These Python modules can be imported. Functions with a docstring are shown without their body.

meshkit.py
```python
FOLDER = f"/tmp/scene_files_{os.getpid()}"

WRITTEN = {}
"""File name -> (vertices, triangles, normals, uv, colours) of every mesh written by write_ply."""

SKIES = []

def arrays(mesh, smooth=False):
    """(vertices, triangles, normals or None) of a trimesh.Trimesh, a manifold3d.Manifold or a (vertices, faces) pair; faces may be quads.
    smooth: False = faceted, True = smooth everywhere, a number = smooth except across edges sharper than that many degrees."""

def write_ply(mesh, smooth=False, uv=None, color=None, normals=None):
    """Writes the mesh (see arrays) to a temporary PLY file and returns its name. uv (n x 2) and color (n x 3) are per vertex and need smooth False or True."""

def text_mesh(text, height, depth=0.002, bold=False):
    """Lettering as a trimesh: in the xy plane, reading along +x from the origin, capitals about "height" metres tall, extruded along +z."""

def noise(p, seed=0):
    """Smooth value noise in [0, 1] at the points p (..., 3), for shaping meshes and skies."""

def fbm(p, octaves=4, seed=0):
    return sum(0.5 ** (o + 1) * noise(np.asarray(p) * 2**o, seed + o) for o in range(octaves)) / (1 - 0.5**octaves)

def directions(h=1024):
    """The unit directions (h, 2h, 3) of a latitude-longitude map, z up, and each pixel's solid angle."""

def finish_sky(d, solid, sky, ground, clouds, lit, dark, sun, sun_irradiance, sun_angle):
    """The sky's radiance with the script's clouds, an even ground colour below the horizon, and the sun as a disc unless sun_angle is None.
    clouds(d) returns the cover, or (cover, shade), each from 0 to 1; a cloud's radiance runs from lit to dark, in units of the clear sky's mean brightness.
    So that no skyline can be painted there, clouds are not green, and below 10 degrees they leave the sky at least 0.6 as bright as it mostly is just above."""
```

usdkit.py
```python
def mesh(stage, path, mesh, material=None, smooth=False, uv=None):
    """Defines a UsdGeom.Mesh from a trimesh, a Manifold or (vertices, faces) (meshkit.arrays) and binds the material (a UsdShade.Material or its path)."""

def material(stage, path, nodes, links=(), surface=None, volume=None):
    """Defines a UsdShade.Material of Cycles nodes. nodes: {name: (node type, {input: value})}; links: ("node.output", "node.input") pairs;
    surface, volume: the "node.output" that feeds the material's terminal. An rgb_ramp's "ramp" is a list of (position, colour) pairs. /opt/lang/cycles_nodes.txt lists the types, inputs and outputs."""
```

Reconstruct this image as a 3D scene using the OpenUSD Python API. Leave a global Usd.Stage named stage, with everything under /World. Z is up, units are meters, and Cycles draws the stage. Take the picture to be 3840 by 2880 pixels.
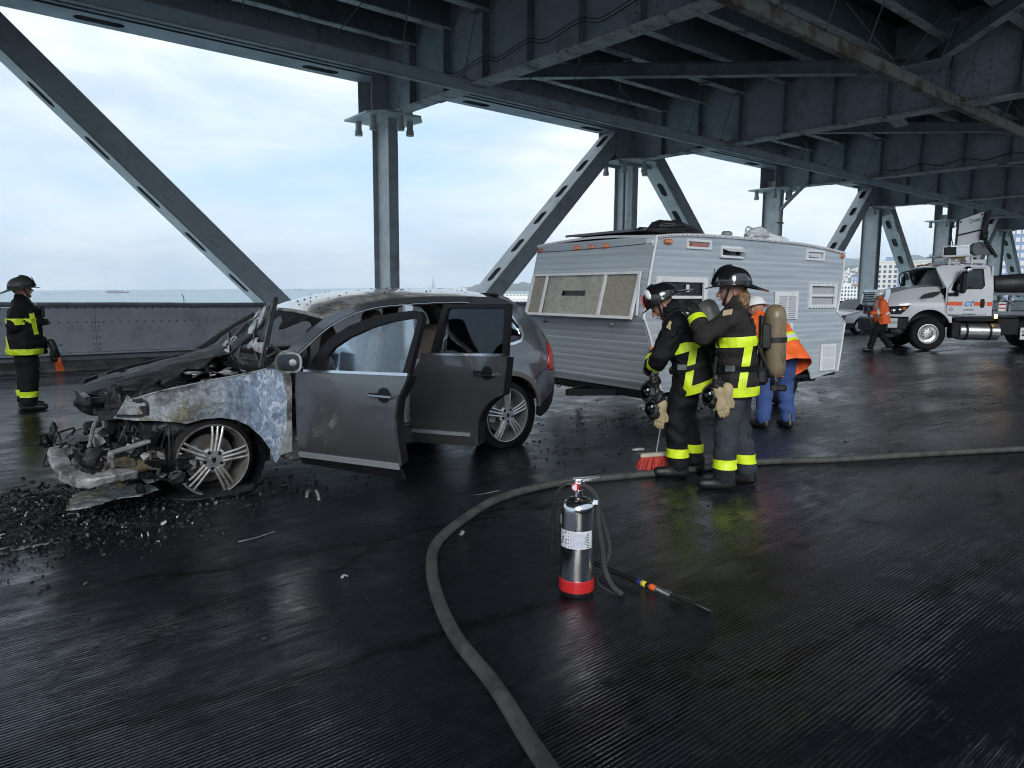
import math, random
import numpy as np, trimesh, shapely, manifold3d
from shapely.geometry import Polygon, Point, LineString, box as sbox
from shapely import affinity
from shapely.ops import unary_union
from pxr import Usd, UsdGeom, UsdShade, UsdLux, Gf, Sdf, Vt
import usdkit, meshkit

stage = Usd.Stage.CreateInMemory()
UsdGeom.SetStageUpAxis(stage, UsdGeom.Tokens.z)
UsdGeom.SetStageMetersPerUnit(stage, 1.0)
UsdGeom.Xform.Define(stage, '/World')
UsdGeom.Scope.Define(stage, '/World/Looks')
PI = math.pi
rng = np.random.default_rng(7)

# ---------------------------------------------------------------- camera, sky, sun
CAM_H, YAW, PITCH, ROLL, FPX = 1.58, 0.86763, -0.12399, -0.00686, 2720.0
_f = np.array([math.cos(YAW) * math.cos(PITCH), math.sin(YAW) * math.cos(PITCH), math.sin(PITCH)])
_r = np.array([math.sin(YAW), -math.cos(YAW), 0.0])
_d = np.cross(_f, _r)
_c, _s = math.cos(ROLL), math.sin(ROLL)
RIGHT, DOWN = _c * _r + _s * _d, -_s * _r + _c * _d
cam = UsdGeom.Camera.Define(stage, '/World/camera')
cam.AddTransformOp().Set(Gf.Matrix4d(*RIGHT, 0, *(-DOWN), 0, *(-_f), 0, 0, 0, CAM_H, 1))
cam.CreateHorizontalApertureAttr(36.0)
cam.CreateVerticalApertureAttr(27.0)
cam.CreateFocalLengthAttr(36.0 * FPX / 3840)
cam.CreateClippingRangeAttr(Gf.Vec2f(0.05, 60000))
EXPOSURE = 0.85
cam.CreateExposureAttr(EXPOSURE)

SUN_EL, SUN_DIR = math.radians(26), np.array([-0.66, -0.75])      # a veiled sun low behind the photographer
SUN_ROT = math.atan2(SUN_DIR[0], SUN_DIR[1])
sun = UsdLux.DistantLight.Define(stage, '/World/sun')
sun.CreateIntensityAttr(0.40)
sun.CreateAngleAttr(28.0)
sun.CreateColorAttr(Gf.Vec3f(1.0, 0.98, 0.95))
sun.CreateNormalizeAttr(True)
_sd = np.array([*(SUN_DIR / np.linalg.norm(SUN_DIR) * math.cos(SUN_EL)), math.sin(SUN_EL)])
_x = np.cross([0, 0, 1], _sd); _x /= np.linalg.norm(_x); _y = np.cross(_sd, _x)
sun.AddTransformOp().Set(Gf.Matrix4d(*_x, 0, *_y, 0, *_sd, 0, 0, 0, 0, 1))

SKY_STRENGTH = 0.12
sky_mat = usdkit.material(stage, '/World/Looks/sky_material', {
    'sky': ('sky_texture', {'sky_type': 'single_scattering', 'sun_disc': False, 'sun_elevation': SUN_EL, 'sun_rotation': SUN_ROT}),
    'co': ('texture_coordinate', {}),
    'map': ('mapping', {'scale': (1.0, 1.0, 3.2), 'location': (2.3, 0.4, 0.0)}),
    'n1': ('noise_texture', {'scale': 1.9, 'detail': 8.0, 'roughness': 0.55, 'distortion': 0.25}),
    'r1': ('rgb_ramp', {'ramp': [(0.36, (0, 0, 0)), (0.56, (1, 1, 1))]}),
    'n2': ('noise_texture', {'scale': 3.4, 'detail': 9.0, 'roughness': 0.62, 'distortion': 0.3}),
    'cl': ('rgb_ramp', {'ramp': [(0.34, (3.3, 4.0, 4.7)), (0.48, (4.3, 4.8, 5.2)), (0.66, (5.3, 5.6, 5.75))]}),
    'gap': ('mix', {'mix_type': 'mix', 'fac': 0.85, 'color2': (2.6, 3.7, 5.2)}),
    'mx': ('mix', {'mix_type': 'mix'}),
    'bg': ('background_shader', {'strength': SKY_STRENGTH}),
}, [('co.generated', 'map.vector'), ('map.vector', 'n1.vector'), ('map.vector', 'n2.vector'), ('n1.fac', 'r1.fac'), ('n2.fac', 'cl.fac'),
    ('sky.color', 'gap.color1'), ('gap.color', 'mx.color1'), ('cl.color', 'mx.color2'), ('r1.color', 'mx.fac'), ('mx.color', 'bg.color')], surface='bg.background')
dome = UsdLux.DomeLight.Define(stage, '/World/sky')
UsdShade.MaterialBindingAPI.Apply(dome.GetPrim()).Bind(sky_mat)
dome.GetPrim().SetCustomDataByKey('kind', 'structure')

# ---------------------------------------------------------------- scene helpers
taken = set()
def numbered(path):
    k, p = 0, path
    while p in taken:
        k += 1
        p = f'{path}_{k:03d}'
    taken.add(p)
    return p
def tag(o, label=None, cat=None, group=None, kind=None):
    p = o.GetPrim() if hasattr(o, 'GetPrim') else o
    for k, v in (('label', label), ('category', cat), ('group', group), ('kind', kind)):
        if v:
            p.SetCustomDataByKey(k, v)
    return o
def thing(name, label, cat, loc=(0, 0, 0), rotz=0.0, group=None, kind=None):
    x = UsdGeom.Xform.Define(stage, numbered('/World/' + name))
    x.AddTranslateOp().Set(Gf.Vec3d(*map(float, loc)))
    if rotz:
        x.AddRotateZOp().Set(math.degrees(rotz))
    return tag(x, label, cat, group, kind)
def obj(name, m, material, parent=None, label=None, cat=None, group=None, kind=None, smooth=False):
    if isinstance(m, M):
        m = m.mesh()
    base = str(parent.GetPath()) if parent is not None else '/World'
    o = usdkit.mesh(stage, numbered(base + '/' + name), m, mat(material) if isinstance(material, str) else material, smooth)
    return tag(o, label, cat, group, kind)
def copy_of(src, loc, rotz=0.0, label=None, cat=None, group=None):
    name = src.GetPrim().GetName()
    x = UsdGeom.Xform.Define(stage, numbered('/World/' + name))
    x.AddTranslateOp().Set(Gf.Vec3d(*map(float, loc)))
    if rotz:
        x.AddRotateZOp().Set(math.degrees(rotz))
    x.GetPrim().GetReferences().AddInternalReference(src.GetPath())
    x.GetPrim().SetInstanceable(True)
    return tag(x, label, cat, group)

# ---------------------------------------------------------------- mesh helpers
def tm(v, f):
    f = np.asarray(f)
    if f.ndim == 2 and f.shape[1] == 4:
        f = np.vstack([f[:, [0, 1, 2]], f[:, [0, 2, 3]]])
    return trimesh.Trimesh(np.asarray(v, float), f, process=False)
def rot(ax, a):
    return trimesh.transformations.rotation_matrix(a, ax)[:3, :3]
def frame_to(d, up=(0, 0, 1)):
    """3x3 whose columns are side, up', d."""
    d = np.asarray(d, float); d = d / np.linalg.norm(d)
    u = np.asarray(up, float)
    if abs(d @ u) > 0.98:
        u = np.array([1.0, 0, 0])
    s = np.cross(u, d); s /= np.linalg.norm(s)
    return np.column_stack([s, np.cross(d, s), d])
def catmull(pts, n=8):
    p = np.asarray(pts, float)
    p = np.vstack([2 * p[0] - p[1], p, 2 * p[-1] - p[-2]])
    out = []
    for i in range(1, len(p) - 2):
        t = np.linspace(0, 1, n, endpoint=False)[:, None]
        a, b, c, d = p[i - 1], p[i], p[i + 1], p[i + 2]
        out.append(0.5 * (2 * b + (c - a) * t + (2 * a - 5 * b + 4 * c - d) * t ** 2 + (3 * b - a - 3 * c + d) * t ** 3))
    return np.vstack(out + [p[-2:-1]])
def tube_mesh(path, r, n=8, closed_ends=True, up=(0, 0, 1), flat=1.0):
    path = np.asarray(path, float)
    r = np.broadcast_to(np.asarray(r, float), (len(path),))
    t = np.gradient(path, axis=0)
    t /= np.maximum(np.linalg.norm(t, axis=1, keepdims=True), 1e-12)
    rings, side = [], None
    for i, d in enumerate(t):
        if side is None:
            F = frame_to(d, up); side = F[:, 0]
        side = side - d * (side @ d); side /= max(np.linalg.norm(side), 1e-9)
        u = np.cross(d, side)
        a = np.arange(n) / n * 2 * PI
        rings.append(path[i] + r[i] * (np.cos(a)[:, None] * side + flat * np.sin(a)[:, None] * u))
    v = np.vstack(rings)
    f = []
    for i in range(len(path) - 1):
        for k in range(n):
            a, b = i * n + k, i * n + (k + 1) % n
            f.append((a, b, b + n, a + n))
    f = np.array(f)
    f = np.vstack([f[:, [0, 1, 2]], f[:, [0, 2, 3]]])
    if closed_ends:
        v = np.vstack([v, path[0], path[-1]])
        e = [(len(v) - 2, (k + 1) % n, k) for k in range(n)] + [(len(v) - 1, (len(path) - 1) * n + k, (len(path) - 1) * n + (k + 1) % n) for k in range(n)]
        f = np.vstack([f, e])
    return trimesh.Trimesh(v, f, process=False)
def lathe_mesh(prof, n=24, axis=(0, 0, 1), at=(0, 0, 0)):
    """prof: (radius, height) pairs along axis."""
    F = frame_to(axis, (1, 0, 0) if abs(np.asarray(axis)[2]) > 0.9 * np.linalg.norm(axis) else (0, 0, 1))
    a = np.arange(n) / n * 2 * PI
    v = np.vstack([np.column_stack([r * np.cos(a), r * np.sin(a), np.full(n, h)]) for r, h in prof]) @ F.T + np.asarray(at, float)
    f = []
    for i in range(len(prof) - 1):
        for k in range(n):
            p, q = i * n + k, i * n + (k + 1) % n
            f.append((p, q, q + n, p + n))
    return tm(v, np.array(f))
def box_mesh(c, s, R=None, bev=0.0):
    c, s = np.asarray(c, float), np.asarray(s, float)
    if bev > 0:
        h = s / 2
        b = min(bev, *(h * 0.9))
        pts = []
        for sx in (-1, 1):
            for sy in (-1, 1):
                for sz in (-1, 1):
                    sg = np.array([sx, sy, sz])
                    for k in range(3):
                        p = sg * (h - b); p[k] = sg[k] * h[k]
                        pts.append(p)
        m = trimesh.convex.convex_hull(np.array(pts))
    else:
        m = trimesh.creation.box(s)
    v = np.array(m.vertices)
    if R is not None:
        v = v @ np.asarray(R).T
    return trimesh.Trimesh(v + c, m.faces, process=False)
def bar_mesh(a, b, w, h, up=(0, 0, 1), bev=0.0):
    a, b = np.asarray(a, float), np.asarray(b, float)
    return box_mesh((a + b) / 2, (w, h, np.linalg.norm(b - a)), frame_to(b - a, up), bev)
def gridtri(poly, h):
    x0, y0, x1, y1 = poly.bounds
    nx, ny = max(1, int(math.ceil((x1 - x0) / h))), max(1, int(math.ceil((y1 - y0) / h)))
    xs, ys = np.linspace(x0, x1, nx + 1), np.linspace(y0, y1, ny + 1)
    X, Y = np.meshgrid(np.arange(nx), np.arange(ny))
    X, Y = X.ravel(), Y.ravel()
    cells = shapely.box(xs[X], ys[Y], xs[X + 1], ys[Y + 1])
    parts = shapely.intersection(cells, poly)
    verts, faces, index = [], [], {}
    def vid(p):
        k = (round(p[0], 6), round(p[1], 6))
        if k not in index:
            index[k] = len(verts); verts.append(k)
        return index[k]
    for g in parts:
        if g.is_empty:
            continue
        for q in getattr(g, 'geoms', [g]):
            if q.geom_type != 'Polygon' or q.area < 1e-10:
                continue
            c = np.array(q.exterior.coords)[:-1]
            if len(c) == 4 and not q.interiors:
                if not q.exterior.is_ccw:
                    c = c[::-1]
                i = [vid(p) for p in c]
                # convex quads only
                e = np.roll(c, -1, 0) - c
                if np.all(e[:, 0] * np.roll(e, -1, 0)[:, 1] - e[:, 1] * np.roll(e, -1, 0)[:, 0] > 0):
                    faces += [(i[0], i[1], i[2]), (i[0], i[2], i[3])]
                    continue
            vv, ff = trimesh.creation.triangulate_polygon(q, engine='earcut')
            i = [vid(p) for p in vv]
            for t in ff:
                a, b, d = (vv[k] for k in t)
                if (b[0] - a[0]) * (d[1] - a[1]) - (b[1] - a[1]) * (d[0] - a[0]) < 0:
                    t = t[::-1]
                tri = tuple(i[k] for k in t)
                if len(set(tri)) == 3:
                    faces.append(tri)
    return np.array(verts, float), np.array(faces, int)
def shell(poly, f, t=0.0, h=0.1, back=None):
    """A polygon of the (u, v) plane, mapped into space by f(u, v); t = thickness towards minus the normal (or back = a second map)."""
    if isinstance(poly, (list, tuple)):
        poly = Polygon(poly)
    poly = poly.buffer(0)
    v2, fa = gridtri(poly, h)
    p = np.asarray(f(v2[:, 0], v2[:, 1]), float)
    if not t and back is None:
        return trimesh.Trimesh(p, fa, process=False)
    if back is not None:
        q = np.asarray(back(v2[:, 0], v2[:, 1]), float)
    else:
        n = np.zeros_like(p)
        fn = np.cross(p[fa[:, 1]] - p[fa[:, 0]], p[fa[:, 2]] - p[fa[:, 0]])
        for k in range(3):
            np.add.at(n, fa[:, k], fn)
        n /= np.maximum(np.linalg.norm(n, axis=1, keepdims=True), 1e-12)
        q = p - n * t
    e = np.vstack([fa[:, [0, 1]], fa[:, [1, 2]], fa[:, [2, 0]]])
    key = np.sort(e, axis=1)
    _, inv, cnt = np.unique(key, axis=0, return_inverse=True, return_counts=True)
    be = e[cnt[inv.ravel()] == 1]
    N = len(p)
    side = np.vstack([np.column_stack([be[:, 1], be[:, 0], be[:, 0] + N]), np.column_stack([be[:, 1], be[:, 0] + N, be[:, 1] + N])])
    return trimesh.Trimesh(np.vstack([p, q]), np.vstack([fa, fa[:, ::-1] + N, side]), process=False)
def blob(c, r, n=2, noise=0.0, seed=0, R=None):
    m = trimesh.creation.icosphere(n, 1.0)
    v = np.array(m.vertices)
    if noise:
        v = v * (1 + noise * (meshkit.fbm(v * 2.3 + seed * 7.7, 3, seed)[:, None] - 0.5) * 2)
    v = v * np.asarray(r, float)
    if R is not None:
        v = v @ np.asarray(R).T
    return trimesh.Trimesh(v + np.asarray(c, float), m.faces, process=False)
def rrect(x0, y0, x1, y1, r, res=4):
    return sbox(x0 + r, y0 + r, x1 - r, y1 - r).buffer(r, quad_segs=res)
def plane_map(o, ux, uy):
    o, ux, uy = (np.asarray(k, float) for k in (o, ux, uy))
    return lambda u, v: o + np.outer(u, ux) + np.outer(v, uy)
def prism(poly, o, ux, uy, t):
    """Flat plate: polygon in the plane (o, ux, uy), thickness t towards minus the normal."""
    if isinstance(poly, (list, tuple)):
        poly = Polygon(poly)
    poly = poly.buffer(0)
    return trimesh.util.concatenate([shell(g, plane_map(o, ux, uy), t, 1e9) for g in getattr(poly, 'geoms', [poly])])
class M:
    def __init__(self): self.p = []
    def add(self, *m):
        for x in m:
            self.p.append(x.mesh() if isinstance(x, M) else x)
        return self
    def box(self, c, s, R=None, bev=0.0): return self.add(box_mesh(c, s, R, bev))
    def bar(self, a, b, w, h, up=(0, 0, 1), bev=0.0): return self.add(bar_mesh(a, b, w, h, up, bev))
    def tube(self, p, r, n=8, **k): return self.add(tube_mesh(p, r, n, **k))
    def cyl(self, a, b, r, n=16): return self.add(tube_mesh([a, b], r, n))
    def lathe(self, prof, n=24, axis=(0, 0, 1), at=(0, 0, 0)): return self.add(lathe_mesh(prof, n, axis, at))
    def mesh(self): return trimesh.util.concatenate(self.p) if len(self.p) > 1 else self.p[0]
    def move(self, R=None, t=(0, 0, 0)):
        m = self.mesh(); v = np.array(m.vertices)
        if R is not None: v = v @ np.asarray(R).T
        self.p = [trimesh.Trimesh(v + np.asarray(t, float), m.faces, process=False)]
        return self
_rv = [(math.cos(a), math.sin(a)) for a in np.arange(6) / 6 * 2 * PI]
def rivets_mesh(pts, nrm, r=0.02):
    """Low domes at the points, all with one normal."""
    F = frame_to(nrm)
    ring = np.array([[x, y, -0.1] for x, y in _rv] + [[0.62 * x, 0.62 * y, 0.55] for x, y in _rv] + [[0, 0, 0.72]]) * r
    v = ring @ F.T
    f = []
    for k in range(6):
        q = (k + 1) % 6
        f += [(k, q, q + 6), (k, q + 6, k + 6), (k + 6, q + 6, 12)]
    f = np.array(f)
    pts = np.asarray(pts, float).reshape(-1, 3)
    V = (pts[:, None, :] + v[None]).reshape(-1, 3)
    Fc = (f[None] + (np.arange(len(pts)) * 13)[:, None, None]).reshape(-1, 3)
    return trimesh.Trimesh(V, Fc, process=False)

# ---------------------------------------------------------------- materials
_mats = {}
def mat(name):
    return _mats[name]
def define(name, nodes, links, surface=None, volume=None):
    _mats[name] = usdkit.material(stage, '/World/Looks/' + name, nodes, links, surface, volume)
def paint(name, c, rough=0.5, metal=0.0, var=0.25, scale=6.0, dirt=None, dirt_at=0.62, bump=0.0, bscale=60.0, coat=0.0, stretch=(1, 1, 1), spec=0.5, rvar=0.12, sheen=0.0):
    """A principled surface whose colour and gloss wander with two noises; dirt = a second colour in patches."""
    c = np.asarray(c, float)
    d = np.asarray(dirt if dirt is not None else c * (1 - 0.6 * var), float)
    nodes = {
        'co': ('texture_coordinate', {}), 'mp': ('mapping', {'scale': stretch}),
        'n1': ('noise_texture', {'scale': scale, 'detail': 7.0, 'roughness': 0.62}),
        'cr': ('rgb_ramp', {'ramp': [(0.25, tuple(c * (1 - var))), (0.5, tuple(c)), (0.75, tuple(np.minimum(c * (1 + var), 0.95)))]}),
        'n2': ('noise_texture', {'scale': scale * 0.45 + 0.3, 'detail': 8.0, 'roughness': 0.68}),
        'dr': ('rgb_ramp', {'ramp': [(dirt_at - 0.06, (0, 0, 0)), (dirt_at + 0.06, (1, 1, 1))]}),
        'mx': ('mix', {'mix_type': 'mix', 'color2': tuple(d)}),
        'rr': ('rgb_ramp', {'ramp': [(0.3, (max(rough - rvar, 0.03),) * 3), (0.7, (min(rough + rvar, 1.0),) * 3)]}),
        'p': ('principled_bsdf', {'metallic': metal, 'coat_weight': coat, 'coat_roughness': 0.06, 'specular_ior_level': spec, 'sheen_weight': sheen}),
    }
    links = [('co.object', 'mp.vector'), ('mp.vector', 'n1.vector'), ('mp.vector', 'n2.vector'), ('n1.fac', 'cr.fac'), ('n2.fac', 'dr.fac'), ('cr.color', 'mx.color1'), ('dr.color', 'mx.fac'),
             ('mx.color', 'p.base_color'), ('n2.fac', 'rr.fac'), ('rr.color', 'p.roughness')]
    if bump:
        nodes['n3'] = ('noise_texture', {'scale': bscale, 'detail': 4.0})
        nodes['b'] = ('bump', {'strength': bump, 'distance': 0.01})
        links += [('co.object', 'n3.vector'), ('n3.fac', 'b.height'), ('b.normal', 'p.normal')]
    define(name, nodes, links, 'p.BSDF')
def pane(name, tint=(0.8, 0.85, 0.85), fac=0.0):
    define(name, {'t': ('transparent_bsdf', {'color': tint}), 'g': ('glossy_bsdf', {'color': (0.9, 0.95, 1.0), 'roughness': 0.03}), 'fr': ('fresnel', {'IOR': 1.5}),
                  'm': ('mix_closure', {})}, [('t.BSDF', 'm.closure1'), ('g.BSDF', 'm.closure2'), ('fr.fac', 'm.fac')], 'm.closure')
# ---------------------------------------------------------------- materials of the bridge and road
paint('steel', (0.30, 0.325, 0.355), 0.5, var=0.15, scale=3.0, dirt=(0.22, 0.23, 0.245), dirt_at=0.60, bump=0.10, bscale=35)
paint('steel_lit', (0.58, 0.59, 0.58), 0.5, var=0.18, scale=3.0, dirt=(0.45, 0.44, 0.40), dirt_at=0.62, bump=0.08, bscale=35)  # lighter copy of steel: reflected sky and water light put into the colour
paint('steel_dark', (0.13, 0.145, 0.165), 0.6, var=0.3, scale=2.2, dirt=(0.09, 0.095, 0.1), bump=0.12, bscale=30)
paint('steel_flange_lit', (0.42, 0.425, 0.415), 0.55, var=0.3, scale=5.0, dirt=(0.12, 0.122, 0.122), dirt_at=0.57, bump=0.15, bscale=30, stretch=(0.5, 1, 1))  # flange undersides: glow from water and road painted into the pale base
paint('steel_rust', (0.2, 0.18, 0.155), 0.65, var=0.3, scale=3.0, dirt=(0.10, 0.06, 0.035), dirt_at=0.55, bump=0.15, bscale=30)
paint('rivet', (0.13, 0.14, 0.155), 0.45, var=0.15, scale=3.0)
paint('hole_dark', (0.02, 0.022, 0.025), 0.8, var=0.2)
paint('pipe_grey', (0.34, 0.35, 0.35), 0.4, var=0.15, scale=4)
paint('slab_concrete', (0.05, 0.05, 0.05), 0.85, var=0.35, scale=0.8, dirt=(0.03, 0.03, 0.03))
paint('cable_black', (0.015, 0.015, 0.017), 0.5, var=0.2)
paint('lamp_housing', (0.4, 0.4, 0.38), 0.4, var=0.15)

# wet grooved concrete: grooves run along the bridge (x); water lies in patches
define('road_wet', {
    'g': ('geometry', {}),
    # long stretched wetness
    'm1': ('mapping', {'scale': (0.35, 0.9, 1.0)}), 'w1': ('noise_texture', {'scale': 0.9, 'detail': 6.0, 'roughness': 0.6, 'distortion': 0.4}),
    'm2': ('mapping', {'scale': (1.0, 7.0, 1.0)}), 'w2': ('noise_texture', {'scale': 1.6, 'detail': 5.0, 'roughness': 0.7}),
    'wa': ('math', {'math_type': 'multiply_add', 'value2': 0.45}), 'wet': ('rgb_ramp', {'ramp': [(0.60, (0, 0, 0)), (0.80, (1, 1, 1))]}), 'flat': ('math', {'math_type': 'multiply_add', 'value2': -0.55, 'value3': 1.0}), 'hf': ('math', {'math_type': 'multiply'}),
    'fine': ('noise_texture', {'scale': 55.0, 'detail': 5.0, 'roughness': 0.7}),
    'grit': ('noise_texture', {'scale': 14.0, 'detail': 6.0, 'roughness': 0.75}),
    'vor': ('voronoi_texture', {'scale': 70.0, 'randomness': 1.0}), 'speck': ('rgb_ramp', {'ramp': [(0.0, (1, 1, 1)), (0.055, (1, 1, 1)), (0.085, (0, 0, 0)), (1.0, (0, 0, 0))]}),
    'base': ('rgb_ramp', {'ramp': [(0.28, (0.0032, 0.0042, 0.0060)), (0.5, (0.0070, 0.0086, 0.0115)), (0.75, (0.017, 0.0185, 0.021))]}),
    'specmix': ('mix', {'mix_type': 'mix', 'color2': (0.20, 0.20, 0.20)}), 'spm': ('math', {'math_type': 'multiply'}), 'spn': ('rgb_ramp', {'ramp': [(0.5, (0, 0, 0)), (0.62, (1, 1, 1))]}),
    'rough': ('rgb_ramp', {'ramp': [(0.0, (0.33, 0.33, 0.33)), (0.45, (0.22, 0.22, 0.22)), (1.0, (0.07, 0.07, 0.07))]}),
    # grooves: 20 mm apart, broken up by wear
    'wear': ('noise_texture', {'scale': 3.0, 'detail': 6.0, 'roughness': 0.7}), 'wr': ('rgb_ramp', {'ramp': [(0.36, (0.15, 0.15, 0.15)), (0.55, (1, 1, 1))]}),
    'jit': ('noise_texture', {'scale': 9.0, 'detail': 3.0}), 'gv': ('wave_texture', {'wave_type': 'bands', 'bands_direction': 'y', 'scale': 15.7, 'distortion': 0.9, 'detail': 3.0, 'detail_scale': 1.2}),
    'gw': ('math', {'math_type': 'multiply'}), 'mg': ('mapping', {'scale': (0.7, 38.0, 1.0)}), 'gn': ('noise_texture', {'scale': 1.0, 'detail': 3.0, 'roughness': 0.6}), 'gr': ('rgb_ramp', {'ramp': [(0.30, (0.55, 0.55, 0.55)), (0.62, (1.2, 1.2, 1.2))]}), 'gx': ('math', {'math_type': 'multiply'}),
    'fr': ('math', {'math_type': 'multiply', 'value2': 0.40}), 'h': ('math', {'math_type': 'add'}), 'h2': ('math', {'math_type': 'multiply_add', 'value2': 1.0}),
    # cracks along the lane
    'mc': ('mapping', {'scale': (0.16, 0.85, 1.0)}), 'dn': ('noise_texture', {'scale': 2.2, 'detail': 6.0, 'roughness': 0.65}), 'dm': ('mix', {'mix_type': 'add', 'fac': 0.32}),
    'ck': ('voronoi_texture', {'feature': 'distance_to_edge', 'scale': 0.9}), 'ckr': ('rgb_ramp', {'ramp': [(0.0, (0, 0, 0)), (0.012, (0.3, 0.3, 0.3)), (0.024, (1, 1, 1)), (1.0, (1, 1, 1))]}),
    'ckm': ('mix', {'mix_type': 'multiply', 'fac': 0.85}),
    'bm': ('bump', {'strength': 1.0, 'distance': 0.0030}),
    'p': ('principled_bsdf', {'specular_ior_level': 0.55}),
}, [('g.position', 'm1.vector'), ('m1.vector', 'w1.vector'), ('g.position', 'm2.vector'), ('m2.vector', 'w2.vector'), ('w2.fac', 'wa.value1'), ('w1.fac', 'wa.value3'), ('wa.value', 'wet.fac'),
    ('g.position', 'fine.vector'), ('g.position', 'grit.vector'), ('g.position', 'vor.vector'), ('vor.distance', 'speck.fac'), ('grit.fac', 'base.fac'), ('grit.fac', 'spn.fac'),
    ('speck.color', 'spm.value1'), ('spn.color', 'spm.value2'), ('spm.value', 'specmix.fac'), ('base.color', 'specmix.color1'), ('wet.color', 'rough.fac'),
    ('g.position', 'wear.vector'), ('wear.fac', 'wr.fac'), ('g.position', 'gv.vector'), ('gv.fac', 'gw.value1'), ('wr.color', 'gw.value2'),
    ('fine.fac', 'fr.value1'), ('g.position', 'mg.vector'), ('mg.vector', 'gn.vector'), ('gn.fac', 'gr.fac'), ('gw.value', 'gx.value1'), ('gr.color', 'gx.value2'), ('gx.value', 'h.value1'), ('fr.value', 'h.value2'), ('grit.fac', 'h2.value1'), ('h.value', 'h2.value3'),
    ('g.position', 'dn.vector'), ('g.position', 'mc.vector'), ('mc.vector', 'dm.color1'), ('dn.color', 'dm.color2'), ('dm.color', 'ck.vector'), ('ck.distance', 'ckr.fac'),
    ('specmix.color', 'ckm.color1'), ('ckr.color', 'ckm.color2'), ('ckm.color', 'p.base_color'), ('rough.color', 'p.roughness'), ('wet.color', 'flat.value1'), ('h2.value', 'hf.value1'), ('flat.value', 'hf.value2'), ('hf.value', 'bm.height'), ('bm.normal', 'p.normal')], 'p.BSDF')
paint('lane_paint', (0.30, 0.30, 0.28), 0.35, var=0.25, scale=5, dirt=(0.05, 0.05, 0.05), dirt_at=0.50, bump=0.2, bscale=60)
paint('kerb_concrete', (0.11, 0.11, 0.108), 0.6, var=0.35, scale=4, dirt=(0.05, 0.05, 0.05), dirt_at=0.52, bump=0.4, bscale=22)
paint('spray_orange', (0.72, 0.13, 0.03), 0.6, var=0.15, scale=9)

# ---------------------------------------------------------------- road deck
X0, X1, YL, YR = -16.0, 96.0, 16.72, -1.2
road = obj('road', prism([(X0, YR), (X1, YR), (X1, YL), (X0, YL)], (0, 0, 0), (1, 0, 0), (0, 1, 0), 0.3), 'road_wet', kind='structure')
def lane_strip(x0, x1, y, w, z=0.004):
    n = max(2, int((x1 - x0) / 0.25))
    xs = np.linspace(x0, x1, n)
    a = y - w / 2 + 0.02 * (meshkit.noise(np.column_stack([xs * 6, xs * 0, xs * 0])) - 0.5)
    b = y + w / 2 + 0.02 * (meshkit.noise(np.column_stack([xs * 6, xs * 0 + 9, xs * 0])) - 0.5)
    v = np.vstack([np.column_stack([xs, a, 0 * xs + z]), np.column_stack([xs, b, 0 * xs + z])])
    return tm(v, [(i, i + 1, i + 1 + n, i + n) for i in range(n - 1)])
for x in (-0.75, 14.0, 21.5, 29.0, 36.5, 44.0):
    obj('lane_dash', lane_strip(x, x + (1.6 if x < 1 else 3.0), 5.26 if x < 1 else 8.05, 0.11), 'lane_paint', road)
for x in (8.0, 15.5, 23.0, 30.5):
    obj('lane_dash', lane_strip(x, x + 3.0, 11.75, 0.12), 'lane_paint', road)
obj('edge_line', lane_strip(-10, 80, 15.9, 0.10), 'lane_paint', road)

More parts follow.
